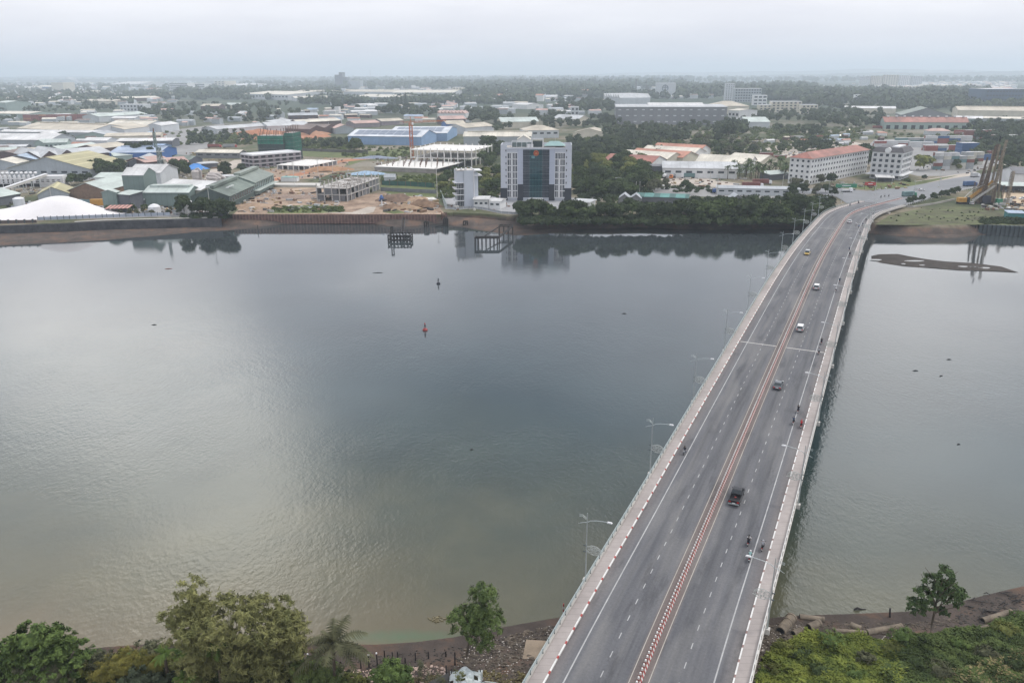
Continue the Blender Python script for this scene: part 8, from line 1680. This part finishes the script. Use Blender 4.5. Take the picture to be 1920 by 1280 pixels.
# ---------------------------------------------------------------- the near bank
def NB(px_, py_, z=1.5):
    for _ in range(12):
        p = G(px_, py_, z); z = max(0, near_h(p[0], p[1]))
    return p[0], p[1], z
def big_tree(name, label, px_, py_, H, lobes, nl, size, mt, tr=.22, limbs=7, zb=None, clump=9, core=.35, jit=.6, asp=.5, seed=1, cat='tree', lean=(0, 0), z1=None, cr=3):
    x, y, z = NB(px_, py_); rg = np.random.default_rng(seed); t = thing(name, label, cat, (x, y, z)); q = lobes_crown('crown', lobes, nl, size, mt, t, rg, core=core, clump=clump, jit=jit, asp=asp)
    if tr: trunk(t, H, tr, lean, limbs, cr, rg, z1)
    return t
# tree on its slim trunk by the tip of the mud, left of the bridge
big_tree('riverside_tree', 'feathery green tree with a dark forked trunk on the rubble left of the bridge', 873, 1252, 13,
    [((2.6, .3, 11.2), 1.9, 1.0), ((1.9, -.4, 9.2), 1.5, .9), ((-.2, .2, 7.6), 2.0, 1.0), ((3.6, .4, 7.3), 1.9, 1.0), ((1.6, 0, 6.2), 1.9, 1.1), ((2.6, -.5, 4.6), 1.3, 1.0)], 9500, .36, fol('feathery_leaves', (.115, .155, .050), (.042, .065, .027), scale=.7), lean=(1.4, 0), z1=8, cr=2.6, clump=16, core=.42, asp=.35, seed=2)
big_tree('slender_tree', 'slender tree with an open crown standing alone on the right bank', 1740, 1206, 12,
    [((.6, 0, 11.0), 1.45, 1.05), ((-.6, .3, 9.6), 1.6, .9), ((1.6, -.2, 9.0), 1.6, .9), ((-1.9, 0, 8.0), 1.5, .8), ((.4, .3, 8.2), 1.5, .8), ((2.5, .2, 7.3), 1.4, .7), ((-2.7, .2, 6.4), 1.3, .6), ((-1.2, -.3, 6.6), 1.0, .7), ((1.4, .3, 5.2), .9, .5), ((-2.0, .3, 5.2), .8, .5), ((3.3, 0, 8.2), .9, .7)], 6000, .34, fol('glossy_dark_leaves', (.075, .110, .042), (.028, .046, .021), scale=.8), tr=.2, limbs=14, clump=14, core=.0, asp=.55, seed=3, z1=10, cr=3.6)
# bamboo clump
rgb = np.random.default_rng(12); bl = []
for i in range(62):
    a = rgb.uniform(0, 6.28); d = rgb.uniform(0, 1) ** .6; bl.append(((math.cos(a) * d * 8.4 + 1.2, math.sin(a) * d * 4, rgb.uniform(1.5, 14.8 - 3.8 * d * abs(math.cos(a)))), rgb.uniform(1.3, 2.4), rgb.uniform(.7, 1.1)))
bl += [((-3.6, 0, 15.4), 1.9, 1.15), ((-4.6, .5, 13.2), 1.6, 1), ((-2.4, .3, 13.0), 1.6, 1.1), ((.6, 0, 14.2), 1.4, .9), ((4.0, 0, 13.6), 2.0, .8), ((7.4, 0, 11.4), 1.8, .9), ((-7.0, 0, 11.2), 1.6, .9), ((9, 0, 9.4), 1.5, .9)]
bt = big_tree('bamboo_clump', 'tall airy pale green bamboo clump, the biggest plant on the near bank', 440, 1296, 17, bl, 46000, .44, F_bam, tr=0, clump=9, core=.42, asp=.28, jit=.7, seed=4, cat='bamboo')
q = MB()
for i in range(30): a = rgb.uniform(0, 6.28); d = rgb.uniform(.2, 1); e = (math.cos(a) * d * 6, math.sin(a) * d * 3, rgb.uniform(9, 15)); q.tube([(e[0] * .15, e[1] * .15, 0), (e[0] * .45, e[1] * .45, e[2] * .6), e], [.07, .06, .02], 5)
q.build('culms', mat('bamboo_culm', (.22, .22, .10), .7, .2, 1), bt)
big_tree('broadleaf_tree', 'glossy broad leaved tree filling the bottom left corner', 96, 1296, 11,
    [((-1, 0, 8.2), 2.6, .8), ((-3.6, 0, 6.4), 2.4, .8), ((1.8, 0, 8.6), 1.8, .8), ((2.8, 0, 6.6), 2.0, .8), ((.2, 0, 6), 2.8, .8), ((4.4, .2, 8.4), .8, .6), ((5.4, .2, 7.6), .7, .5), ((3.0, 0, 9.4), 1.0, .7), ((4.6, 0, 5.2), 1.3, .7), ((-5.6, 0, 4.8), 1.9, .8), ((1, 0, 3.6), 3.4, .7), ((-3, 0, 3.4), 3.2, .7)], 15000, .40, F_near, clump=7, core=.6, asp=.55, seed=5, z1=7)
big_tree('low_bush', 'grey green low bush under the glossy tree at the bottom left', 60, 1306, 5, [((0, 0, 3.2), 2.6, .8), ((3.2, 0, 3.2), 2.3, .8), ((-3.4, 0, 2.6), 2.3, .8)], 9000, .26, F_dry, tr=.12, clump=6, core=.75, asp=.7, seed=6, cat='bush')
big_tree('yellowish_bush', 'yellow green feathery bush between the glossy tree and the bamboo', 236, 1290, 6, [((0, 0, 3.6), 2.4, .85), ((-2.6, 0, 2.4), 1.9, .8), ((2.4, 0, 4.0), 1.9, .8), ((4, 0, 3.4), 1.9, .8)], 11000, .22, fol('yellow_feathery_foliage', (.20, .175, .045), (.095, .10, .03), scale=.6), tr=.12, clump=9, core=.72, asp=.3, seed=7, cat='bush')
big_tree('round_shrub', 'round bright green shrub between the palm and the wooden posts', 734, 1292, 4.5, [((0, 0, 2.6), 2.0, .9), ((-1.4, 0, 1.8), 1.5, .9), ((1.5, 0, 2.0), 1.5, .9)], 6500, .24, F_near, tr=.12, clump=10, core=.75, asp=.5, seed=8, cat='shrub')
big_tree('grey_bush', 'dull green bush at the bottom edge below the yellow bush', 268, 1312, 4, [((0, 0, 3.0), 2.4, .8), ((2.6, 0, 2.6), 2, .8)], 5500, .3, fol('dull_leaves', (.075, .09, .055), (.035, .045, .028)), tr=.1, clump=8, core=.75, asp=.7, seed=9, cat='bush')
big_tree('leafy_shrub', 'light green shrub at the foot of the coconut palm', 600, 1300, 4, [((0, 0, 2.4), 1.9, .9), ((1.8, 0, 2.2), 1.6, .9), ((-2.2, 0, 3.2), 1.8, .9)], 6500, .2, fol('light_leaves', (.12, .15, .05), (.045, .065, .025)), tr=.1, clump=9, core=.7, asp=.5, seed=10, cat='shrub')
for i, (px_, py_, h, lab) in enumerate(((797, 1290, 3.0, 'spindly sapling in front of the wooden posts, left one'), (823, 1296, 2.4, 'spindly sapling next to the white wreck'), (787, 1262, 1.8, 'thin dry sapling among the wooden posts'), (862, 1286, 2.2, 'small yellow leaved plant over the white wreck'))):
    big_tree('sapling', lab, px_, py_, h, [((0, 0, h * .75), h * .28, 1.3), ((.4, 0, h * .5), h * .2, 1.2)], 350, .2, F_yel if i == 3 else F_dry, tr=.05, clump=20, core=0, asp=.4, seed=30 + i, limbs=3, cr=.8)
mk_palm('cocos', 8.2, 22, 5.6, 44, fol('coconut_frond', (.095, .095, .05), (.042, .045, .028)), 15, (.3, 0), 'coconut palm with arching dusty fronds on the near bank', True, 'coconut_palm')
t = PROTO['cocos']; t.location = NB(630, 1300); t['label'] = 'coconut palm with arching dusty fronds on the near bank'
for i, (px_, py_, H, L_, lab) in enumerate(((320, 1300, 6.5, 2.6, 'small bright palm in front of the bamboo, left of three'), (372, 1306, 7.2, 2.8, 'small bright palm in front of the bamboo, middle of three'), (418, 1302, 8.2, 3.0, 'tallest small palm in front of the bamboo, right of three'), (350, 1318, 3.8, 2.4, 'lowest bright palm at the bottom edge under the bamboo'))):
    mk_palm('ar%d' % i, H, 15, L_, 60 + i, fol('areca_frond', (.13, .19, .045), (.05, .085, .025)), 20, (.1, .1), lab); t = PROTO['ar%d' % i]; t.location = NB(px_, py_); t['label'] = lab
# thick grass on the right bank, and rough cover on the left
def turf(label, name, n, poly, mt, seed, hgt=(.35, .9), zmin=0.0, dens=None):
    rg = np.random.default_rng(seed); W = [G(a, b, 2.5)[:2] for a, b in poly]; xs = [p[0] for p in W]; ys = [p[1] for p in W]; V = []; F = []
    def inside(x, y):
        c = False; j = len(W) - 1
        for i in range(len(W)):
            if (W[i][1] > y) != (W[j][1] > y) and x < (W[j][0] - W[i][0]) * (y - W[i][1]) / (W[j][1] - W[i][1]) + W[i][0]: c = not c
            j = i
        return c
    k = 0; tries = 0
    while k < n and tries < n * 6:
        tries += 1; x, y = rg.uniform(min(xs), max(xs)), rg.uniform(min(ys), max(ys))
        if not inside(x, y): continue
        if dens and rg.random() > dens(x, y): continue
        z = near_h(x, y); lump = .5 + .5 * math.sin(x * .9 + 1.3 * math.sin(y * .7)) * math.cos(y * .8 + 1.1 * math.sin(x * .5)); h0 = rg.uniform(*hgt) * (.25 + 1.5 * lump * rg.uniform(.4, 1))
        for _ in range(5):
            a = rg.uniform(0, 6.28); w_ = rg.uniform(.05, .13) * 1.5; lean = rg.uniform(.3, 1.0) * h0; bx_, by_ = x + rg.uniform(-.25, .25), y + rg.uniform(-.25, .25); dx, dy = math.cos(a), math.sin(a); i = len(V)
            V += [(bx_ - dy * w_, by_ + dx * w_, z - .05), (bx_ + dy * w_, by_ - dx * w_, z - .05), (bx_ + dx * lean * .5 + dy * w_, by_ + dy * lean * .5 - dx * w_, z + h0 * .75), (bx_ + dx * lean, by_ + dy * lean, z + h0 * .85), (bx_ + dx * lean * .5 - dy * w_, by_ + dy * lean * .5 + dx * w_, z + h0 * .75)]
            F += [(i, i + 1, i + 2, i + 4), (i + 4, i + 2, i + 3)]
        k += 1
    o = MB().mesh(V, F).build(name, mt); return tag(o, label, 'grass', kind='stuff')
NL = [(-60, 1300), (0, 1262), (140, 1238), (300, 1222), (460, 1222), (560, 1236), (640, 1262), (700, 1300)]
for i, (x_, y_) in enumerate([(1462, 1216), (1500, 1232), (1556, 1206), (1618, 1240), (1668, 1222), (1716, 1246), (1790, 1214), (1846, 1232), (1884, 1190), (1530, 1262), (1600, 1272), (1760, 1266), (1450, 1262), (1905, 1252), (1690, 1200)]):
    big_tree('bank_bush', 'low leafy clump rising out of the grass on the right near bank', x_, y_, 2, [((0, 0, .7), .9 + .4 * (i % 3), .7), ((1.1, 0, .5), .8, .7)], 900, .3, (F_yel, F_mid, F_near, F_dry)[i % 4], tr=0, clump=12, core=.6, asp=.35, seed=300 + i, cat='bush')['group'] = 'clumps on the right near bank'
for i in range(34):
    u = i / 33; px_ = -40 + 700 * u; py_ = np.interp(px_, [a for a, b in NL], [b for a, b in NL]) + 16 + 26 * ((i * 7) % 5) / 5; r_ = 1.3 + .8 * ((i * 5) % 4) / 3
    big_tree('bank_bush', 'leafy bush in the green mass along the bottom left of the near bank', px_, py_, 2.5, [((0, 0, r_ * .7), r_, .8), ((r_ * .8, 0, r_ * .5), r_ * .7, .8)], 1500, .3, (F_mid, F_dry, F_near, F_yel)[(i * 3) % 4], tr=0, clump=9, core=.75, asp=.6, seed=200 + i, cat='bush')['group'] = 'bushes of the near bank'
gm1 = mat('lush_grass', (.155, .175, .036), .9, .5, .35, c2=(.040, .065, .020), spec=.08, fine=.9); gm2 = mat('deep_grass', (.080, .105, .034), .9, .5, .35, c2=(.022, .036, .017), spec=.08); gm3 = mat('dry_grass', (.19, .16, .07), .85, .35, .3, c2=(.10, .085, .045))
turf('bright yellow green tall grass on the right bank beside the bridge', 'grass', 8000, [(1415, 1300), (1428, 1222), (1460, 1186), (1512, 1166), (1600, 1170), (1690, 1178), (1700, 1330), (1420, 1330)], gm1, 1)
turf('deep green creeping growth on the right bank by the lone tree', 'grass', 10000, [(1640, 1182), (1700, 1174), (1780, 1162), (1850, 1152), (1900, 1136), (1990, 1120), (1990, 1330), (1680, 1330)], gm2, 2)
turf('dry brownish weeds at the bottom right corner', 'grass', 1800, [(1780, 1250), (1990, 1190), (1990, 1330), (1740, 1330)], gm3, 3)
turf('rough green weeds among the trees on the left near bank', 'grass', 5200, [(-60, 1275), (200, 1245), (300, 1228), (560, 1235), (640, 1262), (700, 1290), (640, 1330), (-60, 1330)], gm2, 4, (.3, .8)); turf('sparse dry weeds on the rubble left of the bridge', 'grass', 700, [(700, 1262), (830, 1240), (980, 1240), (1000, 1300), (700, 1320)], gm3, 5, (.2, .5))
# rubble and litter
def scatter(label, name, n, poly, mt, seed, r0, r1, cat, flat=.6, zb=0.):
    rg = np.random.default_rng(seed); W = [G(a, b, .8)[:2] for a, b in poly]; xs = [p[0] for p in W]; ys = [p[1] for p in W]; V, F, off = [], [], 0
    for _ in range(n * 3):
        if len(V) >= n: break
        x, y = rg.uniform(min(xs), max(xs)), rg.uniform(min(ys), max(ys)); c = False; j = len(W) - 1
        for i in range(len(W)):
            if (W[i][1] > y) != (W[j][1] > y) and x < (W[j][0] - W[i][0]) * (y - W[i][1]) / (W[j][1] - W[i][1]) + W[i][0]: c = not c
            j = i
        if not c: continue
        r = rg.uniform(r0, r1) ** 1.0; v, f = ico((x, y, max(0, near_h(x, y)) + r * .1 + zb), r, flat, .3, rg); v[:, 0] = (v[:, 0] - x) * rg.uniform(.7, 1.8) + x; V.append(v); F += [tuple(i + off for i in q) for q in f]; off += 12
    o = MB().mesh(np.concatenate(V).tolist(), F).build(name, mt); return tag(o, label, cat, kind='stuff')
rub = mat('rubble_stone', (.105, .085, .066), .9, .5, .8, c2=(.045, .038, .032)); lit = mat('litter', (.45, .42, .38), .8, .35, 2, c2=(.30, .26, .24)); dkr = mat('wet_dark_debris', (.045, .040, .035), .85, .4, 1)
PL = [(880, 1200), (960, 1180), (1040, 1165), (1060, 1200), (1010, 1300), (900, 1330), (830, 1260)]; PR = [(1430, 1165), (1500, 1165), (1540, 1185), (1480, 1205), (1440, 1250), (1410, 1320), (1385, 1320), (1410, 1230)]
scatter('brown rubble on the bank left of the bridge', 'rubble', 1500, PL, rub, 1, .05, .30, 'rubble'); scatter('brown rubble on the bank right of the bridge', 'rubble', 1200, PR, rub, 2, .05, .34, 'rubble')
scatter('pale litter strewn over the rubble left of the bridge', 'litter', 420, PL, lit, 3, .03, .10, 'litter', .5, .12); scatter('pale litter strewn over the rubble right of the bridge', 'litter', 420, PR + [], lit, 4, .03, .11, 'litter', .5, .12)
scatter('pinkish litter and rubbish behind the wooden posts', 'litter', 900, [(590, 1262), (640, 1248), (720, 1250), (800, 1240), (840, 1246), (830, 1290), (640, 1300)], mat('pinkish_litter', (.50, .38, .32), .85, .35, 2, c2=(.28, .2, .16)), 5, .05, .16, 'litter', .5, .03)
scatter('white litter along the grass edge on the right bank', 'litter', 150, [(1500, 1185), (1700, 1188), (1700, 1200), (1600, 1202), (1500, 1196)], lit, 6, .04, .11, 'litter', .5, .1); scatter('dark stones and scraps on the near mud', 'rubble', 430, [(600, 1225), (760, 1215), (900, 1195), (1050, 1165), (1050, 1200), (860, 1240), (620, 1250)], dkr, 7, .05, .16, 'rubble')
scatter('brown stones and debris on the mud below the right bank pipes', 'rubble', 700, [(1440, 1160), (1560, 1156), (1700, 1160), (1800, 1150), (1800, 1176), (1600, 1190), (1440, 1190)], rub, 18, .05, .22, 'rubble')
scatter('dark driftwood scraps washed up on the right mud flat', 'driftwood_debris', 420, [(1790, 1150), (1830, 1122), (1880, 1110), (1960, 1100), (1990, 1140), (1900, 1158), (1800, 1165)], dkr, 8, .06, .24, 'debris', .4)
rgd = np.random.default_rng(5)
for i in range(26):
    x, y = rgd.uniform(1798, 1925), rgd.uniform(1112, 1162); p = NB(x, y, .3); q = MB(); l = rgd.uniform(.8, 2.6); q.tube([(-l / 2, 0, .1), (0, rgd.uniform(-.2, .2), .22), (l / 2, 0, .08)], [.05, .09, .04], 5); o = q.build('driftwood', wood_d); o.location = (p[0], p[1], p[2] + .05); o.rotation_euler = (0, rgd.uniform(-.2, .2), rgd.uniform(-.5, .9)); tag(o, 'dark driftwood branch stranded on the right hand mud', 'driftwood', 'driftwood on the right mud')
pipe_m = mat('old_concrete_pipe', (.20, .165, .125), .9, .3, .6, c2=(.10, .082, .065))
def pipe(x0, y0, x1, y1, r, lab, z=None):
    a, b = NB(x0, y0), NB(x1, y1); A = Vector((a[0], a[1], a[2] + r * .3)); B = Vector((b[0], b[1], b[2] + r * .3)); t = thing('concrete_pipe', lab, 'pipe', tuple(A)); q = MB(); q.tube([(0, 0, 0), tuple(B - A)], r, 18); q.build('shell', pipe_m, t); d = (B - A).normalized(); q = MB(); q.tube([tuple(-d * .02), tuple(d * .25)], r * .8, 18); q.build('bore', dark_m, t)
    q = MB(); q.tube([tuple(B - A - d * .3), tuple(B - A + d * .02)], r * 1.1, 18); q.build('collar', pipe_m, t)
pipe(1463, 1186, 1478, 1168, .75, 'fat stub of concrete pipe lowest in the pile beside the bridge'); pipe(1474, 1174, 1484, 1160, .75, 'fat stub of concrete pipe at the top of the pile beside the bridge'); pipe(1487, 1190, 1503, 1183, .55, 'short pipe lying right of the pipe pile')
pipe(1499, 1157, 1545, 1163, .45, 'long thin pipe along the waterline beside the bridge'); pipe(1516, 1178, 1536, 1170, .6, 'rounded pipe stub half buried left of the long log like pipes'); pipe(1625, 1187, 1690, 1176, .5, 'long pale pipe along the top of the right bank'); pipe(1565, 1183, 1624, 1187, .35, 'thin pipe continuing left of the long pale pipe')
pipe(1842, 1165, 1896, 1149, .5, 'long tan pipe on the far right bank'); pipe(1838, 1178, 1920, 1160, .3, 'thin pipe below the long tan pipe on the far right'); pipe(1595, 1172, 1614, 1180, .45, 'brown half sunk drum in the mud on the right bank')
for i, (px_, py_, h) in enumerate(((579, 1243, 1.5), (677, 1252, 1.6), (692, 1250, 2.0), (708, 1247, 2.0), (722, 1243, 2.2), (736, 1240, 1.7), (747, 1243, 2.0), (760, 1242, .9), (779, 1238, 1.4), (804, 1234, 1.2), (836, 1230, .9), (853, 1246, 2.2), (838, 1276, 2.6))):
    p = NB(px_, py_); t = thing('fence_post', 'dark wooden stake in the crooked row along the mud behind the shrub', 'post', p, group='wooden stakes along the mud'); q = MB(); q.tube([(0, 0, -.2), (.04 * (i % 3 - 1), 0, h)], [.11, .09], 7); q.build('stake', wood_d, t)
    if i in (0, 2, 3): MB().cyl(.04 * (i % 3 - 1), 0, h, h + .16, .13, .12, 7).build('cap', trim, t)
p = NB(1669, 1156, .2); o = MB().tube([(0, 0, -.3), (-.25, 0, 1.6)], [.16, .12], 7).build('mooring_post', wood_d); o.location = p; tag(o, 'single dark leaning stake in the shallows on the right', 'post')
p = G(820, 1161, 0); q = MB(); rgd = np.random.default_rng(9)
for i in range(40): a, d = rgd.uniform(0, 6.28), rgd.uniform(0, 1); x, y = math.cos(a) * d * 1.1, math.sin(a) * d * .7; q.bar((x, y, .03), (x + rgd.uniform(-.5, .5), y + rgd.uniform(-.3, .3), .12), .10)
o = q.build('debris_raft', mat('floating_rubbish', (.20, .17, .10), .9, .5, 3)); o.location = (p[0], p[1], 0); tag(o, 'small raft of floating rubbish and twigs near the left shore', 'floating debris')
p = G(1607, 1143, 0); q = MB(); q.tube([(-.5, 0, .1), (0, 0, .35), (.6, .1, .1), (1.4, .1, .05)], [.12, .2, .12, .05], 6); o = q.build('tree_stump', wood_d); o.location = (p[0], p[1], 0); tag(o, 'dark stump sticking out of the shallows right of the bridge', 'stump')
def wreck():
    p = NB(872, 1286); t = thing('shack_wreck', 'crumpled white sheeting over a wrecked shack on the near bank', 'wreck', p); rg = np.random.default_rng(3); v = []; n = 9
    for i in range(n):
        for j in range(n): v.append((-2.1 + 4.4 * i / (n - 1), -1.5 + 3.4 * j / (n - 1), 1.3 + .5 * math.sin(i * 1.3) * math.cos(j * 1.1) + rg.uniform(-.18, .18) - .12 * abs(i - 4)))
    f = [(i * n + j, (i + 1) * n + j, (i + 1) * n + j + 1, i * n + j + 1) for i in range(n - 1) for j in range(n - 1) if (i * 7 + j * 3) % 9]
    MB().mesh(v, f).build('sheeting', mat('dirty_white_sheet', (.56, .60, .60), .7, .3, 1.2, c2=(.30, .34, .34)), t); q = MB()
    for x, y in ((-2, -1.3), (2.1, -1.2), (2, 1.6), (-1.9, 1.6), (0, 0)): q.bar((x, y, 0), (x, y, 1.5), .12)
    q.build('frame', wood_d, t)
    p = NB(828, 1292); t = thing('leaning_board', 'grey leaning board wall beside the white wreck', 'board wall', p); MB().box(-1.5, 1.5, -.1, .1, 0, 1.6).build('boards', conc_d, t); t.rotation_euler = (-.5, 0, .6)
wreck()
p = NB(1003, 1222); q = MB(); q.mesh([(-1.8, -1.6, .3), (1.5, -1.9, .25), (2.2, 1.7, .5), (-1.2, 2.0, .55), (-1.8, -1.6, -.3), (1.5, -1.9, -.3), (2.2, 1.7, -.2), (-1.2, 2.0, -.2)], [(0, 1, 2, 3), (4, 5, 1, 0), (5, 6, 2, 1), (6, 7, 3, 2), (7, 4, 0, 3)]); o = q.build('broken_slab', mat('tan_slab', (.27, .215, .16), .9, .2, .5)); o.location = p; tag(o, 'broken tan concrete slab lying on the rubble beside the bridge', 'slab')
# prototypes nothing in the view uses are dropped
for t in [o for o in bpy.data.objects if o.get('proto') and not (o.name.startswith('coconut') or o.get('label', '') not in ('x', 'tree'))]:
    for c in list(t.children): bpy.data.objects.remove(c, do_unlink=True)
    bpy.data.objects.remove(t, do_unlink=True)
for o in bpy.data.objects:
    if 'proto' in o: del o['proto']
